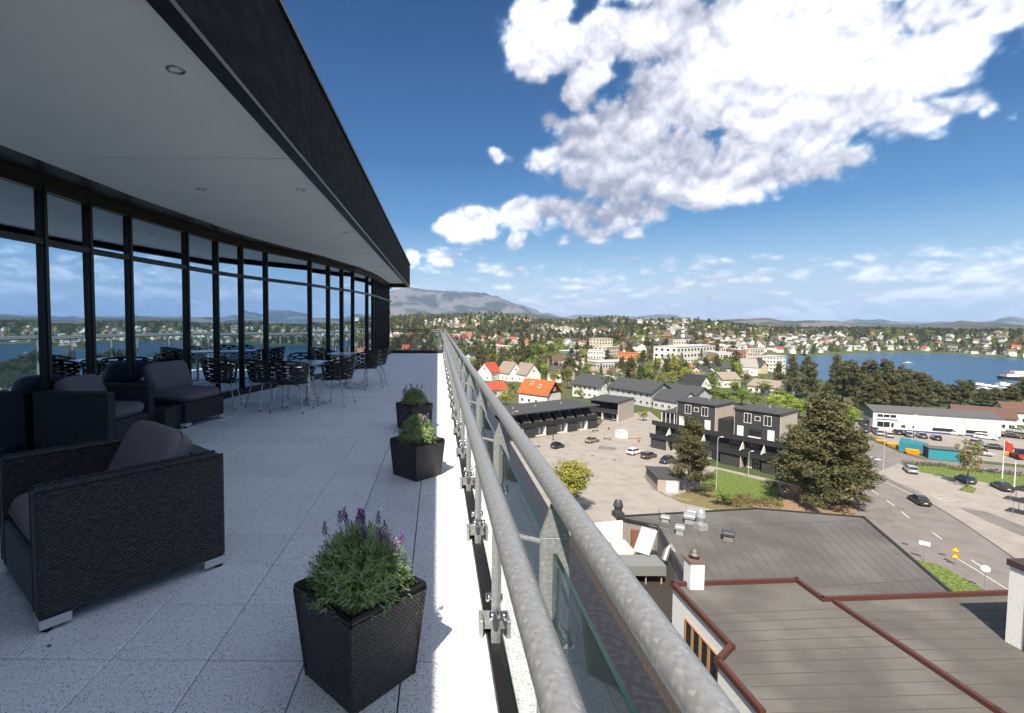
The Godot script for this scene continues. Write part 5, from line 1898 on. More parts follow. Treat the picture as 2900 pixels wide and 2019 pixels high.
func make_wing() -> void:
	var felt1 := grainy("wing_felt", lin(0.092, 0.089, 0.084), 0.10, 24.0, 0.9, 0.006)
	var felt2 := grainy("hall_felt", lin(0.090, 0.086, 0.084), 0.08, 30.0, 0.9, 0.006)
	var copper := flat("brown_flashing", lin(0.075, 0.026, 0.019), 0.5)
	var wht := grainy("wing_white", lin(0.72, 0.72, 0.71), 0.05, 2.0)
	var trim := flat("black_trim", lin(0.018, 0.017, 0.018), 0.6)
	var seam := flat("felt_seam", lin(0.07, 0.065, 0.06), 0.9)
	# far wing with the long seamed roof
	var out := [[1745, 1464], [2140, 1441], [2445, 1465], [2703, 1687], [2330, 1700], [1955, 1660], [1862, 1490], [1780, 1474]]
	var t := thing("conference_hall", "wide low hall with a seamed grey-brown felt roof and black edge below the terrace", "building", Vector3.ZERO)
	var pl := poly_px(out, R2)
	var m := MB.new()
	m.prism(pl, 0.0, R2 - 0.35, true)
	part(t, "wall", m, grainy("hall_wall", lin(0.2, 0.19, 0.18), 0.1, 3.0))
	var r := MB.new()
	r.prism(pl, R2 - 0.3, R2, true)
	var rf := part(t, "roof", r, felt2)
	for k in pl.size():
		var a := pl[k]
		var b := pl[(k + 1) % pl.size()]
		if k in [0, 1, 2, 5, 6, 7]:
			bar(rf, "roof_edge", Vector3(a.x, R2 + 0.02, a.y), Vector3(b.x, R2 + 0.02, b.y), 0.28, 0.18, trim)
	# seams run away from us, one about every metre; one cross seam
	var c0 := G(1880, 1492, R2)
	var c1 := G(2440, 1474, R2)
	var c2 := G(2690, 1680, R2)
	var c3 := G(1950, 1650, R2)
	for k in 23:
		var f := (k + 0.5) / 23.0
		bar(rf, "felt_seam", c0.lerp(c1, f) + Vector3(0, 0.008, 0), c3.lerp(c2, f) + Vector3(0, 0.008, 0), 0.035, 0.012, seam)
	bar(rf, "felt_seam", G(2330, 1661, R2) + Vector3(0, 0.01, 0), G(2640, 1641, R2) + Vector3(0, 0.01, 0), 0.06, 0.018, seam)
	bar(rf, "felt_seam", c0 + Vector3(0, 0.01, 0), c1 + Vector3(0, 0.01, 0), 0.06, 0.018, seam)
	# near wing with the brown flashing
	var o1 := [[1906, 1659], [2256, 1647], [2330, 1701], [2856, 1683], [3100, 1680], [3300, 2300], [2250, 2130], [2155, 2019], [2034, 1876], [2071, 1836]]
	t = thing("restaurant_wing", "near wing with grey felt roof, brown metal flashing and white walls", "building", Vector3.ZERO)
	pl = poly_px(o1, R1)
	m = MB.new()
	m.prism(pl, 0.0, R1 - 0.16, true)
	part(t, "wall", m, wht)
	r = MB.new()
	r.prism(pl, R1 - 0.15, R1, true)
	rf = part(t, "roof", r, felt1)
	for k in pl.size():
		if k in [4, 5, 6]:
			continue
		var a := pl[k]
		var b := pl[(k + 1) % pl.size()]
		bar(rf, "flashing", Vector3(a.x, R1 + 0.1, a.y), Vector3(b.x, R1 + 0.1, b.y), 0.30, 0.30, copper)
		bar(rf, "flashing_lip", Vector3(a.x, R1 + 0.265, a.y), Vector3(b.x, R1 + 0.265, b.y), 0.20, 0.03, copper)
	bar(rf, "flashing", G(2369, 1712, R1) + Vector3(0, 0.12, 0), G(2823, 2019, R1) + Vector3(0, 0.12, 0), 0.26, 0.28, copper)
	bar(rf, "flashing", G(2823, 2019, R1) + Vector3(0, 0.12, 0), G(2990, 2130, R1) + Vector3(0, 0.12, 0), 0.26, 0.28, copper)
	for k in 11:
		var y := 1732.0 + k * 23.0 + k * k * 0.9
		var xl := 1925.0 + (y - 1680.0) * 0.86 + (0 if y > 1836 else 0)
		xl = lerpf(1950.0, 2110.0, clampf((y - 1690.0) / 146.0, 0, 1)) if y < 1836 else lerpf(2080.0, 2190.0, (y - 1876.0) / 143.0)
		var xd := lerpf(2380.0, 2810.0, clampf((y - 1718.0) / 300.0, 0, 1.1))
		bar(rf, "felt_seam", G(xl, y + 8, R1) + Vector3(0, 0.008, 0), G(xd - 20, y - 8, R1) + Vector3(0, 0.008, 0), 0.035, 0.012, seam)
		if y < 2010:
			bar(rf, "felt_seam", G(xd + 25, y + 2, R1) + Vector3(0, 0.008, 0), G(2990, y - 6, R1) + Vector3(0, 0.008, 0), 0.035, 0.012, seam)
	# window strip in the white side wall
	var wa := G(1906, 1659, R1)
	var wb := G(2071, 1836, R1)
	var d := (wb - wa).normalized()
	var ang := atan2(-d.z, d.x) + PI
	var nrm := Vector3(d.z, 0, -d.x)
	if nrm.x > 0:
		nrm = -nrm
	var turn := atan2(nrm.x, nrm.z)
	var len := wa.distance_to(wb)
	var tan_ := flat("tan_frame", lin(0.33, 0.19, 0.10), 0.6)
	for k in 5:
		var c := wa + d * (len * (0.34 + 0.14 * k)) + nrm * 0.02
		window(t, Vector3(c.x, R1 - 2.5, c.z), turn, len * 0.13, 2.6, tan_, 0)
	# chimney on the near wing's corner
	var ch := G(1960, 1664, R1)
	var o := part(t, "chimney", boxmb(Vector3(0, 0.9, 0), Vector3(0.95, 1.9, 0.95)), wht, ch + Vector3(0.2, 0, -0.2))
	part(o, "chimney_cap", boxmb(Vector3(0, 1.9, 0), Vector3(1.1, 0.1, 1.1)), flat("brown_cap", lin(0.14, 0.09, 0.07), 0.7))
	var cw := MB.new()
	cw.lathe([Vector2(0.22, 1.95), Vector2(0.22, 2.15), Vector2(0.36, 2.2), Vector2(0.36, 2.32), Vector2(0.2, 2.4), Vector2(0.26, 2.5), Vector2(0.12, 2.66), Vector2(0.0, 2.7)], 16)
	part(o, "chimney_cowl", cw, flat("dull_zinc", lin(0.16, 0.13, 0.115), 0.6, 0.4))
	# stair head at the right edge, with its door
	var s0 := G(2846, 1816, R1)
	var hs := 4.6
	t = thing("stair_head", "white stair-head box with a black glazed door on the near roof", "building", Vector3(s0.x, R1, s0.z), 0.0)
	var dirw := (G(2900, 1845, R1) - s0).normalized()
	t.rotation.y = atan2(-dirw.z, dirw.x)
	part(t, "wall", boxmb(Vector3(3.5, hs / 2, -2.5), Vector3(7.0, hs, 5.0)), wht)
	part(t, "roof_trim", boxmb(Vector3(3.5, hs + 0.1, -2.5), Vector3(7.2, 0.36, 5.2)), flat("brown_cap2", lin(0.05, 0.03, 0.028), 0.6))
	var dr := part(t, "door", boxmb(Vector3(2.2, 1.45, 0.03), Vector3(2.6, 2.8, 0.08)), flat("door_black", lin(0.012, 0.012, 0.014), 0.15))
	part(dr, "handle", boxmb(Vector3(1.2, 1.4, 0.1), Vector3(0.1, 0.3, 0.06)), steel)
	# things standing on the far roof
	var grey := flat("vent_grey", lin(0.34, 0.36, 0.38), 0.45, 0.3)
	var dark := flat("vent_dark", lin(0.05, 0.05, 0.055), 0.5)
	for q in [[1884, 1476, 0.9, 0.55, "small pale roof vent box nearest the aerial", 0], [1953, 1480, 1.2, 0.85, "pale square roof vent box beside the round cowl", 0], [1962, 1456, 1.3, 0.5, "pale roof vent box behind the others", 0], [1925, 1512, 0.9, 0.8, "pale hooded roof vent standing in front of the others", 0], [2062, 1528, 1.1, 0.75, "dark hooded roof vent apart on the seamed roof", 1]]:
		var g := G(q[0], q[1], R2)
		var v := thing("roof_vent", q[4], "vent", g, -0.5, "roof vents on the hall")
		part(v, "curb", boxmb(Vector3(0, q[3] * 0.3, 0), Vector3(q[2] * 0.75, q[3] * 0.6, q[2] * 0.75)), grey if q[5] == 0 else flat("curb", lin(0.16, 0.16, 0.15), 0.7))
		var hd := MB.new()
		hd.bevel(Vector3(0, q[3] * 0.85, 0), Vector3(q[2], q[3] * 0.5, q[2]), 0.08)
		part(v, "hood", hd, grey if q[5] == 0 else dark)
	var cowl := func(px: float, py: float, h: float, label: String, mat_: Material, base: float) -> void:
		var g := G(px, py, base)
		var v := thing("roof_cowl", label, "cowl", g, 0.2, "round roof cowls")
		part(v, "base_box", boxmb(Vector3(0, h * 0.15, 0), Vector3(0.95, h * 0.3, 0.95)), mat_)
		var cb := MB.new()
		cb.lathe([Vector2(0.42, h * 0.3), Vector2(0.42, h * 0.42), Vector2(0.36, h * 0.46), Vector2(0.52, h * 0.66), Vector2(0.50, h * 0.72), Vector2(0.38, h * 0.95), Vector2(0.36, h), Vector2(0.28, h), Vector2(0.26, h * 0.9), Vector2(0, h * 0.9)], 20)
		part(v, "cowl_body", cb, mat_)
	cowl.call(1750, 1462, 1.75, "dark grey round cowl standing alone at the back edge", flat("cowl_dark", lin(0.07, 0.075, 0.08), 0.45, 0.4), R2)
	cowl.call(1984, 1498, 1.9, "light grey round cowl on a square box among the vents", grey, R2)
	# aerial
	var ag := G(1864, 1540, R2)
	var an := thing("tv_aerial", "thin rooftop television aerial with many short elements", "aerial", ag)
	var mst := MB.new()
	mst.tube([Vector3.ZERO, Vector3(0, 3.4, 0)], 0.028, 6)
	part(an, "mast", mst, steel)
	for q in [[2.3, 0.7, 1.9], [1.7, 0.35, 1.6]]:
		var bm := MB.new()
		var dv := Vector3(cos(q[1]), 0, sin(q[1]))
		var pv := Vector3(-dv.z, 0, dv.x)
		bm.tube([dv * -0.9 + Vector3(0, q[0], 0), dv * 0.9 + Vector3(0, q[0] - 0.2, 0)], 0.014, 5)
		for k in 9:
			var cpos: Vector3 = dv * (-0.85 + k * 0.21) + Vector3(0, q[0] - k * 0.022, 0)
			bm.tube([cpos - pv * 0.3, cpos + pv * 0.3], 0.009, 4)
		part(an, "antenna_boom", bm, steel)
	# the yard between the wings
	var yard := thing("service_yard", "sunken service yard with white walls, pale deck and ducts between the roofs", "yard", Vector3.ZERO)
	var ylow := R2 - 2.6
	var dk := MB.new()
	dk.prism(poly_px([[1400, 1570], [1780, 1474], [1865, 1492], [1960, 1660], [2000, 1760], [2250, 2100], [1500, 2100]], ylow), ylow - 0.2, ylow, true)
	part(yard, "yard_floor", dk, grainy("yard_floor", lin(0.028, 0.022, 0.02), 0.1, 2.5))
	var wl := MB.new()
	var p0 := G(1640, 1492, R2 - 0.4)
	var p1 := G(1783, 1478, R2 - 0.4)
	var p2 := G(1862, 1494, R2 - 0.4)
	wl.quad(Vector3(p0.x, ylow, p0.z), Vector3(p1.x, ylow, p1.z), p1 + Vector3(0, 0.3, 0), p0 + Vector3(0, 0.3, 0))
	part(yard, "white_wall", wl, wht)
	var wl2 := MB.new()
	wl2.quad(Vector3(p1.x, ylow, p1.z), Vector3(p2.x, ylow, p2.z), p2 + Vector3(0, 0.3, 0), p1 + Vector3(0, 0.3, 0))
	part(yard, "dark_wall", wl2, flat("wall_dark", lin(0.06, 0.045, 0.04), 0.7))
	for k in 4:
		var c := p1.lerp(p2, 0.25 + k * 0.2)
		part(yard, "white_post", boxmb(Vector3(c.x - 0.3, ylow + 1.1, c.z + 0.4), Vector3(0.1, 2.2, 0.1)), wht)
	var kt := G(1805, 1548, ylow)
	part(yard, "brown_shed", boxmb(Vector3(kt.x, ylow + 0.9, kt.z - 0.5), Vector3(1.2, 1.8, 1.2)), flat("shed_brown", lin(0.2, 0.075, 0.045), 0.7))
	var dq := MB.new()
	dq.prism(poly_px([[1726, 1530], [1768, 1528], [1824, 1586], [1772, 1590], [1750, 1580]], ylow + 1.2), ylow, ylow + 1.2, true)
	part(yard, "pale_deck", dq, grainy("pale_deck", lin(0.66, 0.56, 0.45), 0.12, 1.5))
	var gd := G(1820, 1632, ylow + 0.6)
	var du := thing("air_handler", "long flat grey air-handling unit on short legs in the yard", "duct", gd)
	part(du, "casing", boxmb(Vector3(-0.6, 0.75, -0.6), Vector3(5.0, 0.9, 2.2)), flat("duct_grey", lin(0.20, 0.215, 0.21), 0.5, 0.2))
	for x in [-2.2, 0.2, 1.6]:
		part(du, "leg", boxmb(Vector3(x, -0.15, 0.2), Vector3(0.1, 1.0, 0.1)), flat("leg_tan", lin(0.4, 0.28, 0.2), 0.7))
	var el := MB.new()
	el.tube([Vector3(2.2, 1.2, -0.6), Vector3(2.6, 2.0, -0.9), Vector3(3.0, 2.3, -1.3), Vector3(3.3, 1.6, -0.6), Vector3(3.5, 0.5, 0.2), Vector3(3.9, 0.1, 0.8)], 0.28, 12)
	part(du, "elbow_duct", el, flat("duct_shiny", lin(0.42, 0.43, 0.44), 0.3, 0.7))
	var sc := MB.new()
	sc.box(Vector3.ZERO, Vector3(2.6, 0.12, 1.5), Basis(Vector3.UP, 0.8) * Basis(Vector3.BACK, 0.75))
	part(du, "duct_hood", sc, flat("duct_hood", lin(0.45, 0.47, 0.50), 0.35, 0.4), Vector3(1.2, 2.2, -2.4))

# ---------------------------------------------------------------- trees
var tree_protos := {}

func leaf_clump(m: MB, rg: RandomNumberGenerator, c: Vector3, r: Vector3, n: int, size: float, a: Color, b: Color, slim := 1.0) -> void:
	var tone := rg.randf()
	for k in n:
		var d := Vector3(rg.randfn(), rg.randfn(), rg.randfn()).normalized() * pow(rg.randf(), 0.45)
		var p := c + d * r
		var nn := (d + Vector3(rg.randfn(), rg.randfn() + 0.5, rg.randfn()) * 0.7).normalized()
		var s := nn.cross(Vector3(rg.randfn(), rg.randfn(), rg.randfn())).normalized()
		var t := nn.cross(s)
		var l := size * rg.randf_range(0.6, 1.3)
		m.col = a.lerp(b, clampf(tone * 0.7 + rg.randf() * 0.45 - 0.05, 0, 1))
		s *= l * 0.5 / sqrt(slim)
		t *= l * 0.36 * sqrt(slim)
		m.tri(p - s - t * 0.2, p + t, p + s * 1.1)
		m.tri(p - s, p + s - t * 0.3, p - t)

func tree_mesh(kind: String, detail: float, seed_: int) -> Array:
	# trunk and crown of a tree ten metres high
	var rg := RandomNumberGenerator.new()
	rg.seed = seed_
	var wood := MB.new()
	var crown := MB.new()
	crown.colored = true
	var ls := 0.37 / pow(detail, 0.36)
	if kind == "spruce":
		wood.tube([Vector3.ZERO, Vector3(0, 5, 0), Vector3(0, 9.6, 0)], [0.2, 0.13, 0.02], 7, false)
		var n := int(26 * sqrt(detail)) + 6
		for k in n:
			var f := (k + 0.5) / n
			var y := 0.9 + 8.9 * f
			var rad := 2.1 * pow(1.0 - f, 0.85) + 0.12
			var lim := maxi(4, int(9 * (1.0 - f * 0.6)))
			for q in lim:
				var g := TAU * q / lim + k * 0.7 + rg.randf() * 0.5
				var e := Vector3(cos(g), -0.22, sin(g)) * rad * rg.randf_range(0.75, 1.08)
				leaf_clump(crown, rg, Vector3(0, y, 0) + e * 0.62, Vector3(rad * 0.34, 0.22, rad * 0.34), maxi(3, int(11 * sqrt(detail))), ls * 0.9, Color(0.025, 0.048, 0.017), Color(0.070, 0.098, 0.031))
	elif kind == "pine":
		var lean := Vector3(rg.randf_range(-0.3, 0.3), 0, rg.randf_range(-0.3, 0.3))
		wood.tube([Vector3.ZERO, Vector3(0, 3, 0) + lean * 0.4, Vector3(0, 6.5, 0) + lean, Vector3(0, 9.3, 0) + lean * 1.4], [0.22, 0.17, 0.1, 0.03], 8, false)
		var n := int(44 * pow(detail, 0.4))
		for k in n:
			var f := pow((k + rg.randf()) / n, 0.85)
			var y := lerpf(1.5, 9.7, f)
			var rad := lerpf(2.9, 0.55, pow(f, 1.25)) * rg.randf_range(0.5, 1.15)
			var g := rg.randf() * TAU
			var tip := Vector3(cos(g) * rad, y + rg.randf_range(-0.5, 0.7), sin(g) * rad) + lean * f
			var root := Vector3(0, y - 0.5, 0) + lean * f
			wood.tube([root, root.lerp(tip, 0.6) + Vector3(0, 0.12, 0), tip], [0.055, 0.04, 0.015], 5, false)
			for q in 3:
				leaf_clump(crown, rg, root.lerp(tip, 0.5 + 0.25 * q) + Vector3(rg.randf_range(-0.3, 0.3), 0.12, rg.randf_range(-0.3, 0.3)), Vector3(0.82, 0.52, 0.82), maxi(6, int(46 * pow(detail, 0.75))), ls * 0.92, Color(0.037, 0.051, 0.016), Color(0.112, 0.098, 0.034), 0.5)
	else:
		var h0 := 2.0
		var cols := {"leafy": [Color(0.067, 0.119, 0.018), Color(0.186, 0.246, 0.045)], "bright": [Color(0.140, 0.224, 0.020), Color(0.308, 0.378, 0.049)], "olive": [Color(0.104, 0.107, 0.030), Color(0.238, 0.201, 0.060)], "blossom": [Color(0.280, 0.193, 0.105), Color(0.578, 0.420, 0.280)], "yellow": [Color(0.143, 0.160, 0.021), Color(0.333, 0.309, 0.048)]}
		var cc: Array = cols[kind]
		wood.tube([Vector3.ZERO, Vector3(0.05, 1.6, 0), Vector3(0, 3.4, 0.1), Vector3(0.1, 6.0, 0)], [0.24, 0.18, 0.13, 0.04], 8, false)
		var n := int(40 * pow(detail, 0.4))
		for k in n:
			var d := Vector3(rg.randfn(), rg.randfn() * 0.9, rg.randfn()).normalized()
			var rr := pow(rg.randf(), 0.4)
			var p := Vector3(0, 5.9, 0) + d * Vector3(2.9, 3.5, 2.9) * rr * rg.randf_range(0.82, 1.05)
			if p.y < 1.6:
				p.y = 1.6 + rg.randf()
			if k % 3 == 0:
				wood.tube([Vector3(0, minf(p.y - 0.8, 5.0), 0), Vector3(p.x * 0.5, (p.y + minf(p.y - 0.8, 5.0)) / 2 + 0.2, p.z * 0.5), p], [0.09, 0.05, 0.015], 5, false)
			var cr := rg.randf_range(0.75, 1.2)
			leaf_clump(crown, rg, p, Vector3(cr, cr * 0.8, cr), maxi(8, int(60 * pow(detail, 0.75))), ls, cc[0], cc[1])
	return [wood.mesh(), crown.mesh()]

func proto(kind: String, level: int, variant: int) -> Array:
	var key := "%s%d%d" % [kind, level, variant]
	if not tree_protos.has(key):
		tree_protos[key] = tree_mesh(kind, [0.16, 0.75, 2.6][level], hash(key) % 5000)
	return tree_protos[key]

const TREE_LABEL := {
	"spruce": "dark conical spruce", "pine": "rugged dark brownish-green pine", "leafy": "green leafy tree", "bright": "bright spring-green tree", "olive": "olive-brown budding tree", "blossom": "pale pinkish budding tree", "yellow": "yellow-green leafy tree"}

func tree(kind: String, at: Vector3, high: float, wide: float, level: int, label := "", group := "", variant := -1) -> Node3D:
	var m := proto(kind, level, variant if variant >= 0 else rng.randi() % 3)
	var t := thing({"spruce": "spruce_tree", "pine": "pine_tree"}.get(kind, "leafy_tree"), label if label else TREE_LABEL[kind] + " standing among the houses of the town", "tree", at, rng.randf() * TAU, group if group else "trees among the houses")
	t.scale = Vector3(wide, high, wide) / 10.0
	part(t, "trunk", m[0], flat("bark_" + ("pine" if kind == "pine" else "grey"), lin(0.085, 0.055, 0.04) if kind == "pine" else lin(0.075, 0.06, 0.05), 0.9))
	part(t, "crown", m[1], vertex_mat("leaves", 0.7, 0.35))
	return t

func tree_px(kind: String, px: float, base_y: float, top_y: float, wide: float, level: int, label: String, group := "") -> void:
	var b := G(px, base_y)
	b.y = maxf(land(b.x, b.z), SEA) if Vector2(b.x, b.z).length() > 240 else 0.0
	var top := at_depth(px, top_y, b.z)
	tree(kind, b, (top.y - b.y) * 1.02, wide, level, label, group)
	taken.append([b.x, b.z, wide * 0.3])

func make_trees() -> void:
	# the ones that can be told apart
	tree_px("pine", 2330, 1428, 1138, 23.0, 2, "huge brownish pine beside the road, taller than the terraced houses")
	tree_px("pine", 2268, 1432, 1225, 16.0, 2, "broad pine crowding the left side of the huge roadside pine")
	tree_px("pine", 2405, 1428, 1230, 15.0, 2, "pine leaning towards the road beside the huge roadside pine")
	tree_px("pine", 1948, 1395, 1190, 13.0, 2, "slender dark pine standing beside the small concrete garage")
	tree_px("yellow", 1612, 1455, 1290, 12.5, 2, "yellow-green bushy tree below the terrace by the parking lot")
	tree_px("olive", 2738, 1380, 1240, 6.5, 1, "small dark tree on the grass island of the forecourt")
	tree_px("leafy", 2045, 1432, 1385, 6.0, 1, "round green shrub on the bank in front of the lawn")
	for q in [[1400, 1122, 1092, 9.0, "yellow", "round yellow-green tree beside the small red-roofed house"], [1450, 1112, 1080, 8.0, "leafy", "dark green tree in front of the taupe-roofed pair"], [1432, 1150, 1096, 10.0, "yellow", "yellow-green tree left of the orange roof"], [1607, 1102, 1028, 9.0, "olive", "tall olive-brown tree behind the orange roof"],
			[1712, 1128, 1056, 8.0, "leafy", "young green tree standing between the two slate-roofed rows"], [1544, 1068, 1026, 10.0, "bright", "bright green tree behind the taupe-roofed pair"], [1640, 1128, 1095, 7.0, "yellow", "yellow-green shrub tree in front of the slate-roofed row"], [1822, 1192, 1158, 5.0, "yellow", "small golden shrub tree at the corner of the parking lot"]]:
		tree_px(q[4], q[0], q[1], q[2], q[3], 1, q[5])
	for q in [[1832, 1058, 1013], [1855, 1062, 1010]]:
		tree_px("spruce", q[0], q[1], q[2], 7.5, 1, "dark spruce of the close pair in front of the red roof", "pair of spruces")
	# pines on the shore
	var rg := RandomNumberGenerator.new()
	rg.seed = 77
	for q in [[2205, 1110, 1030], [2240, 1128, 1010], [2285, 1130, 1014], [2300, 1125, 1030], [2368, 1128, 1012], [2385, 1140, 1030], [2420, 1150, 1030], [2445, 1130, 1028], [2470, 1150, 1026], [2505, 1135, 1022], [2520, 1150, 1030], [2545, 1130, 1040], [2560, 1150, 1050], [2590, 1140, 1056], [2610, 1150, 1060], [2630, 1140, 1068], [2660, 1150, 1082], [2690, 1145, 1090], [2720, 1148, 1080], [2740, 1142, 1078], [2345, 1140, 1090], [2455, 1165, 1075], [2490, 1168, 1080], [2530, 1165, 1070], [2580, 1165, 1085], [2780, 1150, 1100], [2820, 1152, 1102], [2860, 1150, 1090], [2890, 1145, 1070], [2920, 1150, 1065], [2400, 1120, 1025]]:
		tree_px("pine", q[0], q[1], q[2], rg.randf_range(10.0, 15.0), 1, "dark pine of the dense stand between the houses and the fjord", "pines along the shore")
	for q in [[2020, 1145, 1085, "leafy"], [2060, 1150, 1096, "leafy"], [2100, 1148, 1090, "leafy"], [2140, 1160, 1105, "leafy"], [2190, 1165, 1108, "bright"], [2225, 1175, 1110, "bright"], [2262, 1185, 1128, "bright"], [2300, 1190, 1120, "leafy"], [2340, 1195, 1135, "leafy"], [2380, 1190, 1130, "olive"], [2080, 1120, 1070, "leafy"], [1990, 1110, 1052, "leafy"], [1940, 1090, 1036, "bright"], [2160, 1120, 1075, "leafy"], [2200, 1140, 1092, "leafy"], [2410, 1205, 1150, "bright"], [2880, 1190, 1130, "olive"], [2850, 1200, 1150, "olive"], [1800, 1078, 1040, "blossom"], [1780, 1080, 1046, "blossom"], [1900, 1085, 1045, "yellow"], [1980, 1088, 1046, "blossom"], [1960, 1080, 1044, "blossom"], [2040, 1080, 1040, "leafy"], [2110, 1090, 1045, "olive"], [2150, 1092, 1058, "leafy"], [1755, 1068, 1038, "leafy"]]:
		tree_px(q[3], q[0], q[1], q[2], rg.randf_range(9.0, 12.5), 1, TREE_LABEL[q[3]] + " in the belt of greenery behind the terraced houses", "trees behind the terraces")
	# dark copse on the left
	for k in 34:
		var px := 1335.0 + rg.randf() * 215.0
		var py := 1035.0 + rg.randf() * 28.0
		var kd: String = ["pine", "olive", "olive", "leafy", "spruce"][rg.randi() % 5]
		tree_px(kd, px, py, py - rg.randf_range(28, 52), rg.randf_range(9.0, 13.0), 1, TREE_LABEL[kd] + " in the dark copse above the gabled houses", "trees of the copse")
	# hedges
	for q in [[[2560, 1316], [2690, 1324]], [[2690, 1330], [2790, 1340]], [[2800, 1338], [2900, 1350]]]:
		var a := G(q[0][0], q[0][1])
		var b := G(q[1][0], q[1][1])
		var hd := MB.new()
		hd.colored = true
		var n := int(a.distance_to(b) * 2.2)
		for k in n:
			leaf_clump(hd, rg, Vector3.ZERO + (b - a) * (k / float(n)) + Vector3(0, 0.55, 0), Vector3(0.55, 0.5, 0.55), 26, 0.28, Color(0.04, 0.045, 0.02), Color(0.12, 0.09, 0.045))
		var t := thing("hedge", ["clipped brown hedge beside the parked silver car", "clipped brown hedge behind the island tree", "clipped brown hedge behind the flagpoles"][[2560, 2690, 2800].find(q[0][0])], "hedge", a, 0, "hedges along the side road")
		part(t, "foliage", hd, vertex_mat("leaves", 0.7, 0.35))
	var bank := MB.new()
	bank.colored = true
	var org := G(2100, 1425)
	for k in 90:
		var p := G(rg.randf_range(2065, 2215), rg.randf_range(1405, 1442)) - org
		leaf_clump(bank, rg, p + Vector3(0, 0.35, 0), Vector3(0.7, 0.45, 0.7), 26, 0.24, Color(0.06, 0.075, 0.02), Color(0.20, 0.13, 0.06))
	var bk := thing("bank_shrubs", "low ragged green and rust shrubs covering the bank below the lawn", "shrubs", org)
	part(bk, "foliage", bank, vertex_mat("leaves", 0.7, 0.35))

func clear_spot(x: float, z: float, r: float) -> bool:
	for q in taken:
		var dx: float = q[0] - x
		var dz: float = q[1] - z
		if dx * dx + dz * dz < (q[2] + r) * (q[2] + r):
			return false
	return true

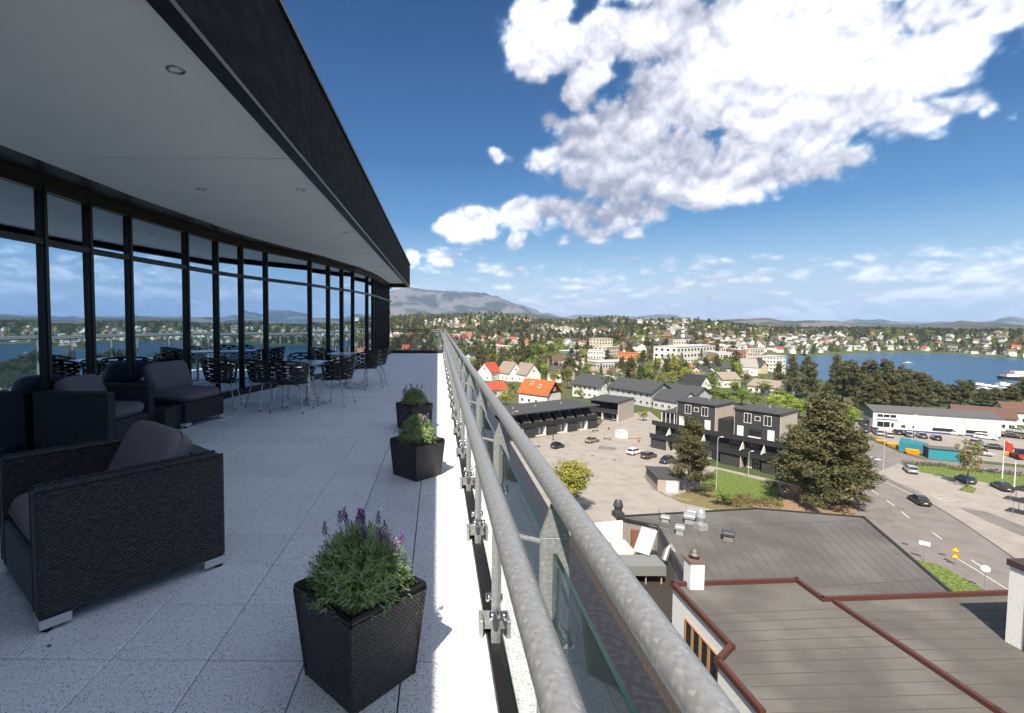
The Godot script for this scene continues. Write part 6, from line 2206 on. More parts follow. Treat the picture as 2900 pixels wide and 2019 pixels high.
func make_far_town() -> void:
	var rg := RandomNumberGenerator.new()
	rg.seed = 123
	var walls := [["white", flat("far_white", lin(0.72, 0.71, 0.68), 0.7)], ["cream", flat("far_cream", lin(0.56, 0.48, 0.34), 0.7)], ["red", flat("far_red", lin(0.22, 0.045, 0.03), 0.7)], ["pale grey", flat("far_grey", lin(0.42, 0.42, 0.42), 0.7)], ["ochre", flat("far_ochre", lin(0.42, 0.24, 0.08), 0.7)]]
	var roofs := [["dark", flat("far_dark_roof", lin(0.045, 0.045, 0.05), 0.8)], ["red", flat("far_red_roof", lin(0.34, 0.07, 0.035), 0.8)], ["brown", flat("far_brown_roof", lin(0.13, 0.085, 0.06), 0.8)], ["grey", flat("far_grey_roof", lin(0.24, 0.23, 0.225), 0.8)]]
	var protos := {}
	var spots := []
	var tries := 0
	while spots.size() < 860 and tries < 45000:
		tries += 1
		var zone := rg.randf()
		var az := 0.0
		var r := 0.0
		if zone < 0.46:
			az = deg_to_rad(rg.randf_range(-6, 34)); r = sqrt(rg.randf()) * 1000.0 + 250.0
			if r > 1200.0:
				continue
		elif zone < 0.86:
			az = deg_to_rad(rg.randf_range(29, 52)); r = rg.randf_range(640, 1250)
		else:
			az = deg_to_rad(rg.randf_range(50, 80)); r = rg.randf_range(700, 1500)
		var x := sin(az) * r
		var z := -cos(az) * r
		if not clear_spot(x, z, 7.0):
			continue
		var s := bay_depth(x, z)
		if s > -9.0:
			continue
		# houses gather near the water and in hamlets
		var cl := hill_noise.get_noise_2d(x * 2.2 + 900, z * 2.2)
		if cl < 0.04 and s < -90.0:
			continue
		spots.append([r, x, z])
		taken.append([x, z, 5.5])
	spots.sort_custom(func(p, q): return p[0] < q[0])
	var rest := {}
	var made := 0
	for sp in spots:
		var x: float = sp[1]
		var z: float = sp[2]
		var y := land(x, z)
		var wi: int = [0, 0, 0, 0, 0, 0, 1, 2, 3, 4][rg.randi() % 10]
		var ri: int = [0, 0, 0, 0, 1, 2, 2, 3, 3, 3][rg.randi() % 10]
		var form := rg.randi() % 3
		var key := "%d%d%d" % [wi, ri, form]
		if made < 285:
			if not protos.has(key):
				var w: float = [9.0, 11.5, 8.0][form]
				var d: float = [7.5, 8.5, 8.0][form]
				var eave: float = [4.4, 5.2, 5.6][form]
				var h := house("town_house", "small %s wooden house with %s %s roof in the town below" % [walls[wi][0], roofs[ri][0], ["gabled", "long", "steep"][form]], Vector3(x, y - 0.4, z), rg.randf() * PI, w, d, eave, [3.0, 3.2, 4.4][form], walls[wi][1], roofs[ri][1], {"front": 3, "side": 1, "attic": form == 2, "group": "houses of the town", "over": 0.35})
				taken.pop_back()
				protos[key] = h
			else:
				copy(protos[key], Vector3(x, y - 0.4, z), rg.randf() * TAU, "", "houses of the town", Vector3.ONE * rg.randf_range(0.78, 1.0))
			made += 1
		else:
			key = "%d%d" % [0 if wi < 3 else wi, ri]
			if not rest.has(key):
				rest[key] = []
			rest[key].append(Transform3D(Basis(Vector3.UP, rg.randf() * TAU).scaled(Vector3.ONE * rg.randf_range(0.72, 1.0)), Vector3(x, y - 0.4, z)))
	for key in rest:
		var wi := int(key.substr(0, 1))
		var ri := int(key.substr(1, 1))
		var st := MB.new()
		st.box(Vector3(0, 2.3, 0), Vector3(9.5, 5.4, 7.5))
		st.tri(Vector3(4.75, 5, 3.75), Vector3(4.75, 5, -3.75), Vector3(4.75, 8, 0))
		st.tri(Vector3(-4.75, 5, -3.75), Vector3(-4.75, 5, 3.75), Vector3(-4.75, 8, 0))
		var rf := MB.new()
		for s in [-1, 1]:
			rf.quad(Vector3(-s * 5.1, 4.8, s * 4.2), Vector3(s * 5.1, 4.8, s * 4.2), Vector3(s * 5.1, 8.2, 0), Vector3(-s * 5.1, 8.2, 0))
		var wn := MB.new()
		for sgn in [-1, 1]:
			for k in 3:
				wn.box(Vector3(-3 + k * 3.0, 2.6, sgn * 3.76), Vector3(1.2, 1.2, 0.06))
			wn.box(Vector3(sgn * 4.76, 2.6, 0), Vector3(0.06, 1.2, 1.2))
		var t := thing("distant_houses", "scattered tiny %s houses with %s roofs on the far slopes" % [walls[wi][0], roofs[ri][0]], "houses")
		t.set_meta("kind", "stuff")
		for q in [["walls", st, walls[wi][1]], ["roofs", rf, roofs[ri][1]], ["windows", wn, glass_dark()]]:
			scatter(t, q[0], q[1].mesh(), q[2], rest[key])

func scatter(parent: Node, called: String, mesh: Mesh, m: Material, list: Array) -> void:
	var mm := MultiMesh.new()
	mm.transform_format = MultiMesh.TRANSFORM_3D
	mm.mesh = mesh
	mm.instance_count = list.size()
	for k in list.size():
		mm.set_instance_transform(k, list[k])
	var o := MultiMeshInstance3D.new()
	o.name = called
	o.multimesh = mm
	o.material_override = m
	parent.add_child(o, true)

func make_woods() -> void:
	var rg := RandomNumberGenerator.new()
	rg.seed = 321
	var lists := {}
	var count := 0
	var singles := 0
	var spots := []
	var tries := 0
	while spots.size() < 12500 and tries < 120000:
		tries += 1
		var az := deg_to_rad(rg.randf_range(-8, 80))
		var r := 235.0 + pow(rg.randf(), 0.62) * 1250.0
		var x := sin(az) * r
		var z := -cos(az) * r
		if az > deg_to_rad(31.5) and r < 610.0:
			continue
		var den := hill_noise.get_noise_2d(x * 1.7 - 500, z * 1.7)
		if den < -0.22 + 0.25 * rg.randf() and r < 1050.0:
			continue
		if not clear_spot(x, z, 0.5):
			continue
		if bay_depth(x, z) > -4.0:
			continue
		spots.append([r, x, z, den])
	spots.sort_custom(func(p, q): return p[0] < q[0])
	var kinds := ["leafy", "leafy", "olive", "olive", "pine", "pine", "bright", "spruce", "yellow"]
	for s in spots:
		var kd: String = kinds[rg.randi() % kinds.size()]
		if s[3] > 0.15:
			kd = ["pine", "pine", "olive", "leafy", "spruce"][rg.randi() % 5]
		var hgt := rg.randf_range(6.0, 11.0) * (1.2 if kd in ["pine", "spruce"] else 1.0)
		var at := Vector3(s[1], land(s[1], s[2]) - 0.2, s[2])
		if singles < 170:
			tree(kd, at, hgt, hgt * rg.randf_range(0.85, 1.15), 1)
			singles += 1
		else:
			var key := kd + str(rg.randi() % 2)
			if not lists.has(key):
				lists[key] = []
			lists[key].append(Transform3D(Basis(Vector3.UP, rg.randf() * TAU).scaled(Vector3(rg.randf_range(1.1, 1.6), 1.0, rg.randf_range(1.1, 1.6)) * hgt / 10.0), at))
	for key in lists:
		var kd: String = key.left(-1)
		var m := proto(kd, 0, int(key.right(1)))
		var t := thing("distant_woodland", "%s woodland covering the hillsides round the town" % {"pine": "dark pine", "spruce": "dark spruce", "leafy": "green broadleaf", "bright": "spring-green broadleaf", "olive": "olive-brown budding", "yellow": "yellow-green"}[kd], "woodland")
		t.set_meta("kind", "stuff")
		scatter(t, "crowns", m[1], vertex_mat("leaves", 0.7, 0.35), lists[key])
		scatter(t, "trunks", m[0], flat("bark_grey", lin(0.075, 0.06, 0.05), 0.9), lists[key])

# ---------------------------------------------------------------- vehicles
var car_wheel: Array

func loft(m: MB, rings: Array, cap := true) -> void:
	# rings of points, each the same count, running counter-clockwise seen from the first ring's outside
	var n: int = rings[0].size()
	for a in rings.size() - 1:
		for k in n:
			m.quad(rings[a][k], rings[a][(k + 1) % n], rings[a + 1][(k + 1) % n], rings[a + 1][k])
	if cap:
		for k in range(1, n - 1):
			m.tri(rings[0][0], rings[0][k + 1], rings[0][k])
			var z: Array = rings[-1]
			m.tri(z[0], z[k], z[k + 1])

func car(kind: String, paint: Color, label: String, at: Vector3, turn: float, group := "cars parked in the town") -> Node3D:
	# nose towards +z before turning
	var t := thing("van" if kind == "van" else "parked_car", label, "van" if kind == "van" else "car", at, turn, group)
	var key := "paint_%d_%d_%d" % [int(paint.r * 255), int(paint.g * 255), int(paint.b * 255)]
	var pm := flat(key, paint, 0.32)
	pm.clearcoat_enabled = true
	pm.clearcoat = 0.8
	pm.clearcoat_roughness = 0.06
	# stations: z, half width, bottom, belt
	var st: Array
	var cab: Array                                   # greenhouse foot and roof: rear foot, rear roof, front roof, front foot, roof height
	match kind:
		"hatch":
			st = [[-1.95, 0.74, 0.42, 0.86], [-1.85, 0.84, 0.26, 0.95], [-1.3, 0.86, 0.22, 0.96], [0.6, 0.86, 0.22, 0.93], [1.4, 0.84, 0.22, 0.80], [1.9, 0.76, 0.26, 0.68], [2.0, 0.66, 0.36, 0.56]]
			cab = [-1.86, -1.45, 0.15, 0.95, 1.47]
		"sedan":
			st = [[-2.25, 0.74, 0.42, 0.82], [-2.15, 0.85, 0.26, 0.94], [-1.4, 0.88, 0.22, 0.97], [0.6, 0.88, 0.22, 0.93], [1.5, 0.86, 0.22, 0.80], [2.15, 0.77, 0.26, 0.68], [2.27, 0.66, 0.36, 0.56]]
			cab = [-1.65, -0.95, 0.10, 0.95, 1.43]
		"van":
			st = [[-2.4, 0.86, 0.4, 1.05], [-2.35, 0.94, 0.28, 1.1], [-1.4, 0.95, 0.24, 1.12], [1.0, 0.95, 0.24, 1.08], [1.9, 0.92, 0.24, 0.95], [2.35, 0.84, 0.28, 0.75], [2.42, 0.74, 0.4, 0.6]]
			cab = [-2.33, -2.2, 0.9, 1.75, 1.95]
		_:
			st = [[-2.3, 0.74, 0.42, 0.86], [-2.2, 0.85, 0.26, 0.96], [-1.4, 0.88, 0.22, 0.97], [0.6, 0.88, 0.22, 0.93], [1.5, 0.86, 0.22, 0.80], [2.15, 0.77, 0.26, 0.68], [2.27, 0.66, 0.36, 0.56]]
			cab = [-2.18, -1.8, 0.10, 0.98, 1.48]
	var rings := []
	for s in st:
		var z: float = s[0]
		var w: float = s[1]
		rings.append([Vector3(-w * 0.9, s[2], z), Vector3(w * 0.9, s[2], z), Vector3(w, s[2] + 0.16, z), Vector3(w, s[3] - 0.14, z), Vector3(w * 0.93, s[3], z), Vector3(-w * 0.93, s[3], z), Vector3(-w, s[3] - 0.14, z), Vector3(-w, s[2] + 0.16, z)])
	var b := MB.new()
	loft(b, rings)
	var wy: float = st[2][3] - 0.02
	var hw: float = st[2][1] * 0.90
	var rw := hw * 0.80
	var rh: float = cab[4]
	part(t, "body", b, pm)
	var g := MB.new()
	var foot := [Vector3(-hw, wy, cab[0]), Vector3(hw, wy, cab[0]), Vector3(hw, wy, cab[3]), Vector3(-hw, wy, cab[3])]
	var roof := [Vector3(-rw, rh - 0.05, cab[1]), Vector3(rw, rh - 0.05, cab[1]), Vector3(rw, rh - 0.05, cab[2]), Vector3(-rw, rh - 0.05, cab[2])]
	for k in 4:
		g.quad(foot[(k + 1) % 4], foot[k], roof[k], roof[(k + 1) % 4])
	part(t, "windows", g, glass_dark())
	var rf := MB.new()
	rf.bevel(Vector3(0, rh - 0.03, (cab[1] + cab[2]) / 2), Vector3(rw * 2 + 0.05, 0.09, cab[2] - cab[1] + 0.1), 0.04)
	for s in [-1, 1]:
		for q in [[cab[0], cab[1]], [cab[3], cab[2]]]:
			rf.tube([Vector3(s * (hw + 0.005), wy, q[0]), Vector3(s * (rw + 0.005), rh - 0.04, q[1])], 0.035, 5, false)
		rf.tube([Vector3(s * (hw + 0.005), wy, (cab[0] + cab[3]) / 2), Vector3(s * (rw + 0.005), rh - 0.04, (cab[1] + cab[2]) / 2)], 0.03, 5, false)
	part(t, "roof", rf, pm)
	if car_wheel.is_empty():
		var ty := MB.new()
		ty.lathe([Vector2(0.19, -0.1), Vector2(0.29, -0.105), Vector2(0.315, -0.07), Vector2(0.315, 0.07), Vector2(0.29, 0.105), Vector2(0.19, 0.1)], 18)
		var rm := MB.new()
		rm.lathe([Vector2(0.0, -0.085), Vector2(0.20, -0.08), Vector2(0.20, 0.08), Vector2(0.0, 0.085)], 14)
		car_wheel = [ty.mesh(), rm.mesh()]
	var zf: float = st[-1][0] - 0.85
	var zr: float = st[0][0] + 0.85
	for q in [[1, zf], [-1, zf], [1, zr], [-1, zr]]:
		var wh := part(t, "wheel", car_wheel[0], flat("rubber", lin(0.015, 0.015, 0.016), 0.7), Vector3(q[0] * (st[2][1] - 0.085), 0.315, q[1]), Basis(Vector3.BACK, PI / 2))
		part(wh, "rim", car_wheel[1], flat("rim", Color(0.6, 0.6, 0.62), 0.35, 0.8))
	for s in [-1, 1]:
		part(t, "headlight", boxmb(Vector3(s * 0.62, 0.62, st[-1][0] - 0.06), Vector3(0.3, 0.12, 0.14)), flat("lamp_glass", lin(0.6, 0.62, 0.64), 0.1))
		part(t, "taillight", boxmb(Vector3(s * 0.68, 0.80, st[0][0] + 0.05), Vector3(0.18, 0.16, 0.14)), flat("tail_red", lin(0.25, 0.012, 0.01), 0.2))
		part(t, "mirror", boxmb(Vector3(s * (hw + 0.14), wy + 0.06, cab[3] - 0.35), Vector3(0.18, 0.12, 0.1)), pm)
	part(t, "number_plate", boxmb(Vector3(0, 0.62, st[0][0] - 0.005), Vector3(0.5, 0.11, 0.02)), flat("plate_white", lin(0.7, 0.7, 0.7), 0.5))
	part(t, "bumper", boxmb(Vector3(0, 0.42, st[0][0] + 0.02), Vector3(1.3, 0.16, 0.1)), flat("bumper_black", lin(0.03, 0.03, 0.032), 0.6))
	return t

func heading(px: float, py: float, qx: float, qy: float) -> float:
	var d := G(qx, qy) - G(px, py)
	return atan2(d.x, d.z)

func make_cars() -> void:
	var C := {"black": lin(0.012, 0.012, 0.014), "white": lin(0.72, 0.72, 0.72), "silver": lin(0.36, 0.36, 0.36), "bronze": lin(0.23, 0.20, 0.16), "brown": lin(0.07, 0.045, 0.045), "navy": lin(0.012, 0.018, 0.045), "grey": lin(0.12, 0.125, 0.13), "red": lin(0.20, 0.02, 0.018), "slate": lin(0.03, 0.045, 0.06)}
	var rows := [
		["hatch", "black", 1579, 1268, [43, -11], "small black hatchback parked alone in the middle of the lot"], ["sedan", "bronze", 1677, 1252, [43, -11], "bronze saloon parked near the low terrace"],
		["estate", "white", 1797, 1285, [40, -11], "white estate car parked beside the dark brown estate"], ["estate", "brown", 1838, 1296, [40, -11], "dark brown estate car parked beside the white estate"],
		["hatch", "navy", 1887, 1310, [-30, 10], "dark navy hatchback half hidden by the slender pine"], ["sedan", "black", 1985, 1319, [40, -8], "black saloon parked at the terraced garages behind the slender pine"],
		["sedan", "black", 2602, 1424, [-60, -38], "black saloon driving along the main road"], ["estate", "silver", 2578, 1336, [-30, -26], "silver estate parked beside the hedge"],
		["sedan", "black", 2836, 1385, [-46, -22], "black saloon parked beside the flagpoles"], ["hatch", "slate", 2733, 1365, [-40, -18], "dark hatchback behind the island tree"]]
	for q in rows:
		car(q[0], C[q[1]], q[5], G(q[2], q[3]) + Vector3(0, 0.012, 0), heading(q[2], q[3], q[2] + q[4][0], q[3] + q[4][1]))
	var cp := [["van", "slate", 2446, 1205, [-20, -13], "dark blue van at the corner of the showroom"], ["estate", "slate", 2446, 1222, [-20, -13], "dark blue estate in front of the van"], ["hatch", "white", 2420, 1221, [40, -10], "white hatchback at the car park entrance"],
		["hatch", "brown", 2474, 1222, [-20, -13], "dark red hatchback in the showroom row beside the dark blue estate"], ["estate", "silver", 2487, 1231, [-20, -13], "silver estate in the showroom row"], ["hatch", "silver", 2516, 1237, [-20, -13], "pale silver hatchback in the showroom row"], ["hatch", "black", 2541, 1229, [-20, -13], "black hatchback in the showroom row with a white plate"],
		["hatch", "grey", 2573, 1236, [-20, -13], "grey hatchback in the showroom row"], ["sedan", "slate", 2609, 1239, [-20, -13], "dark slate saloon in the showroom row"], ["hatch", "black", 2650, 1245, [-20, -13], "black hatchback at the end of the showroom row"],
		["estate", "white", 2699, 1231, [60, 7], "white estate parked along the showroom wall under the strip windows"], ["estate", "white", 2790, 1243, [60, 7], "white estate parked along the showroom wall near its far end"],
		["sedan", "black", 2868, 1240, [60, 7], "black saloon beyond the end of the showroom"], ["sedan", "black", 2818, 1272, [60, 7], "black saloon parked behind the flagpoles"], ["estate", "grey", 2765, 1258, [40, -10], "dark grey estate behind the island tree crown"], ["van", "silver", 2770, 1288, [60, 7], "silver van by the orange barriers"],
		["sedan", "silver", 2885, 1226, [60, 7], "silver saloon in the far row behind the showroom end"]]
	for q in cp:
		car(q[0], C[q[1]], q[5], G(q[2], q[3]) + Vector3(0, 0.012, 0), heading(q[2], q[3], q[2] + q[4][0], q[3] + q[4][1]), "cars in the showroom car park")

# ---------------------------------------------------------------- a person
func make_person() -> void:
	# a body as one surface: distance to tapered bones, joined smoothly, meshed as surface nets
	var J := [[Vector3(0, 1.0, 0), Vector3(0, 1.38, 0), 0.15, 0.17], [Vector3(0, 1.42, 0), Vector3(0, 1.55, 0.01), 0.06, 0.06], [Vector3(0, 1.62, 0.01), Vector3(0, 1.68, 0.01), 0.095, 0.10],
		[Vector3(-0.18, 1.38, 0), Vector3(-0.24, 1.1, 0.02), 0.06, 0.05], [Vector3(-0.24, 1.1, 0.02), Vector3(-0.22, 0.86, 0.1), 0.048, 0.038], [Vector3(0.18, 1.38, 0), Vector3(0.26, 1.12, -0.03), 0.06, 0.05], [Vector3(0.26, 1.12, -0.03), Vector3(0.22, 0.9, 0.08), 0.048, 0.038],
		[Vector3(-0.09, 0.96, 0), Vector3(-0.12, 0.52, 0.08), 0.1, 0.07], [Vector3(-0.12, 0.52, 0.08), Vector3(-0.12, 0.1, 0.02), 0.065, 0.045], [Vector3(-0.12, 0.06, 0.0), Vector3(-0.12, 0.05, 0.16), 0.05, 0.04],
		[Vector3(0.09, 0.96, 0), Vector3(0.11, 0.52, -0.04), 0.1, 0.07], [Vector3(0.11, 0.52, -0.04), Vector3(0.11, 0.1, -0.2), 0.065, 0.045], [Vector3(0.11, 0.06, -0.2), Vector3(0.11, 0.05, -0.05), 0.05, 0.04]]
	var cell := 0.035
	var nx := 22
	var ny := 54
	var nz := 20
	var org := Vector3(-0.38, -0.02, -0.36)
	var f := PackedFloat32Array()
	f.resize(nx * ny * nz)
	for y in ny:
		for z in nz:
			for x in nx:
				var p := org + Vector3(x, y, z) * cell
				var acc := 0.0
				for b in J:
					var ab: Vector3 = b[1] - b[0]
					var h := clampf((p - b[0]).dot(ab) / ab.length_squared(), 0, 1)
					var d: float = p.distance_to(b[0] + ab * h) - lerpf(b[2], b[3], h)
					acc += exp(-d * 45.0)
				f[(y * nz + z) * nx + x] = -log(maxf(acc, 1e-30)) / 45.0
	var idx := {}
	var m := MB.new()
	m.colored = true
	for y in ny - 1:
		for z in nz - 1:
			for x in nx - 1:
				var s := Vector3.ZERO
				var c := 0
				for e in [[0, 0, 0, 1, 0, 0], [0, 0, 0, 0, 1, 0], [0, 0, 0, 0, 0, 1], [1, 1, 1, 0, 1, 1], [1, 1, 1, 1, 0, 1], [1, 1, 1, 1, 1, 0], [1, 0, 0, 1, 1, 0], [1, 0, 0, 1, 0, 1], [0, 1, 0, 1, 1, 0], [0, 1, 0, 0, 1, 1], [0, 0, 1, 1, 0, 1], [0, 0, 1, 0, 1, 1]]:
					var a: float = f[((y + e[1]) * nz + z + e[2]) * nx + x + e[0]]
					var b: float = f[((y + e[4]) * nz + z + e[5]) * nx + x + e[3]]
					if (a < 0) != (b < 0):
						s += Vector3(e[0], e[1], e[2]).lerp(Vector3(e[3], e[4], e[5]), a / (a - b))
						c += 1
				if c:
					var p := org + (Vector3(x, y, z) + s / c) * cell
					idx[(y * nz + z) * nx + x] = m.v.size()
					m.v.append(p)
					m.t.append(Vector2.ZERO)
					var k := (y * nz + z) * nx + x
					m.n.append(Vector3(f[k + 1] - f[k], f[k + nx * nz] - f[k], f[k + nx] - f[k]).normalized())
					m.c.append(Color(0.35, 0.2, 0.14) if p.y > 1.5 or (p.y < 0.9 and p.y > 0.8 and absf(p.x) > 0.18) else Color(0.03, 0.032, 0.04) if p.y > 0.95 else Color(0.05, 0.06, 0.09) if p.y > 0.09 else Color(0.02, 0.02, 0.02))
	for y in range(1, ny - 1):
		for z in range(1, nz - 1):
			for x in range(1, nx - 1):
				var k := (y * nz + z) * nx + x
				for q in [[1, nx * nz, nx], [nx * nz, nx, 1], [nx, 1, nx * nz]]:
					if (f[k] < 0) != (f[k + q[0]] < 0):
						var ids := [k, k - q[1], k - q[1] - q[2], k - q[2]]
						if ids.all(func(i): return idx.has(i)):
							var a: int = idx[ids[0]]
							var b: int = idx[ids[1]]
							var c: int = idx[ids[2]]
							var d: int = idx[ids[3]]
							for tr in [[a, b, c], [a, c, d]]:
								var nn := (m.v[tr[2]] - m.v[tr[0]]).cross(m.v[tr[1]] - m.v[tr[0]])
								if nn.dot(m.n[tr[0]] + m.n[tr[1]] + m.n[tr[2]]) < 0:
									m.i.append(tr[0]); m.i.append(tr[2]); m.i.append(tr[1])
								else:
									m.i.append(tr[0]); m.i.append(tr[1]); m.i.append(tr[2])
	var t := thing("person", "person in dark clothes walking behind the small black hatchback", "person", G(1566, 1247), 1.2)
	part(t, "body", m, vertex_mat("person", 0.8))
	var hair := MB.new()
	hair.lathe([Vector2(0.108, 1.64), Vector2(0.115, 1.70), Vector2(0.09, 1.77), Vector2(0.0, 1.80)], 12, Vector3(0, 0, -0.008))
	part(t, "hair", hair, flat("hair", lin(0.02, 0.014, 0.01), 0.8))

# ---------------------------------------------------------------- street furniture
func lamp_post(px: float, base_y: float, top_y: float, label: String, arm := 0.8, turn := 0.0) -> void:
	var b := G(px, base_y)
	var h: float = at_depth(px, top_y, b.z).y - b.y
	var t := thing("street_lamp", label, "street lamp", b, turn, "street lamps round the parking lot")
	var m := MB.new()
	m.tube([Vector3.ZERO, Vector3(0, 1.2, 0), Vector3(0, h - 0.2, 0)], [0.09, 0.07, 0.05], 8)
	part(t, "pole", m, flat("lamp_pole", Color(0.72, 0.73, 0.74), 0.5, 0.3))
	var a := MB.new()
	a.tube([Vector3(0, h - 0.25, 0), Vector3(arm * 0.4, h, 0), Vector3(arm, h + 0.05, 0)], 0.035, 6)
	part(t, "arm", a, flat("lamp_pole", Color(0.72, 0.73, 0.74), 0.5, 0.3))
	var hd := MB.new()
	hd.bevel(Vector3(arm + 0.15, h + 0.05, 0), Vector3(0.6, 0.14, 0.26), 0.05)
	part(t, "lamp_head", hd, flat("lamp_head", Color(0.8, 0.8, 0.8), 0.5))

func flagpole(px: float, base_y: float, top_y: float, label: String, cloth: Color) -> void:
	var b := G(px, base_y)
	var h: float = at_depth(px, top_y, b.z).y - b.y
	var t := thing("flagpole", label, "flagpole", b, 0, "white flagpoles")
	var m := MB.new()
	m.tube([Vector3.ZERO, Vector3(0, 0.5, 0), Vector3(0, h, 0)], [0.13, 0.09, 0.05], 8)
	part(t, "pole", m, flat("flag_white", lin(0.75, 0.75, 0.73), 0.4))
	var kb := MB.new()
	kb.lathe([Vector2(0, h), Vector2(0.09, h + 0.08), Vector2(0, h + 0.16)], 8)
	part(t, "finial", kb, flat("brass", lin(0.5, 0.35, 0.1), 0.3, 0.8))
	if cloth.a > 0:
		var fl := MB.new()
		for k in 8:
			var x0 := k * 0.2
			var x1 := (k + 1) * 0.2
			var w0 := sin(k * 1.1) * 0.14
			var w1 := sin((k + 1) * 1.1) * 0.14
			fl.quad(Vector3(0.06 + x0, h - 1.9 - x0 * 0.55, w0), Vector3(0.06 + x1, h - 1.9 - x1 * 0.55, w1), Vector3(0.06 + x1, h - 0.15 - x1 * 0.5, w1), Vector3(0.06 + x0, h - 0.15 - x0 * 0.5, w0))
		part(t, "flag", fl, flat("cloth_%d" % int(cloth.r * 99), cloth, 0.9))

func sign_post(px: float, base_y: float, top_y: float, shape: String, label: String) -> void:
	var b := G(px, base_y)
	var h: float = at_depth(px, top_y, b.z).y - b.y
	var t := thing("road_sign", label, "road sign", b, atan2(-b.x, -b.z), "road signs")
	var m := MB.new()
	m.tube([Vector3.ZERO, Vector3(0, h, 0)], 0.035, 8)
	part(t, "pole", m, flat("sign_pole", Color(0.55, 0.56, 0.57), 0.5, 0.5))
	if shape == "warning":
		for k in 2:
			var y := h - 0.45 - k * 0.85
			for q in [[0.48, lin(0.45, 0.02, 0.015), 0.04], [0.36, lin(0.75, 0.55, 0.02), 0.052]]:
				var tr := MB.new()
				var s: float = q[0]
				tr.tri(Vector3(-s, y - s * 0.6, q[2]), Vector3(s, y - s * 0.6, q[2]), Vector3(0, y + s, q[2]))
				tr.tri(Vector3(s, y - s * 0.6, 0.036), Vector3(-s, y - s * 0.6, 0.036), Vector3(0, y + s, 0.036))
				part(t, "sign_rim" if q[0] > 0.4 else "sign_face", tr, flat("sign_%d" % int(s * 100), q[1], 0.4))
	elif shape == "round":
		var d := MB.new()
		d.lathe([Vector2(0, -0.01), Vector2(0.42, -0.01), Vector2(0.42, 0.01), Vector2(0, 0.01)], 20, Vector3(0, h - 0.42, 0.05), Basis(Vector3.RIGHT, PI / 2))
		part(t, "sign_back", d, flat("sign_grey", lin(0.6, 0.6, 0.6), 0.4))
	elif shape == "board":
		part(t, "sign_board", boxmb(Vector3(0, h - 0.3, 0.04), Vector3(1.1, 0.55, 0.04)), flat("sign_board", lin(0.6, 0.62, 0.62), 0.4))

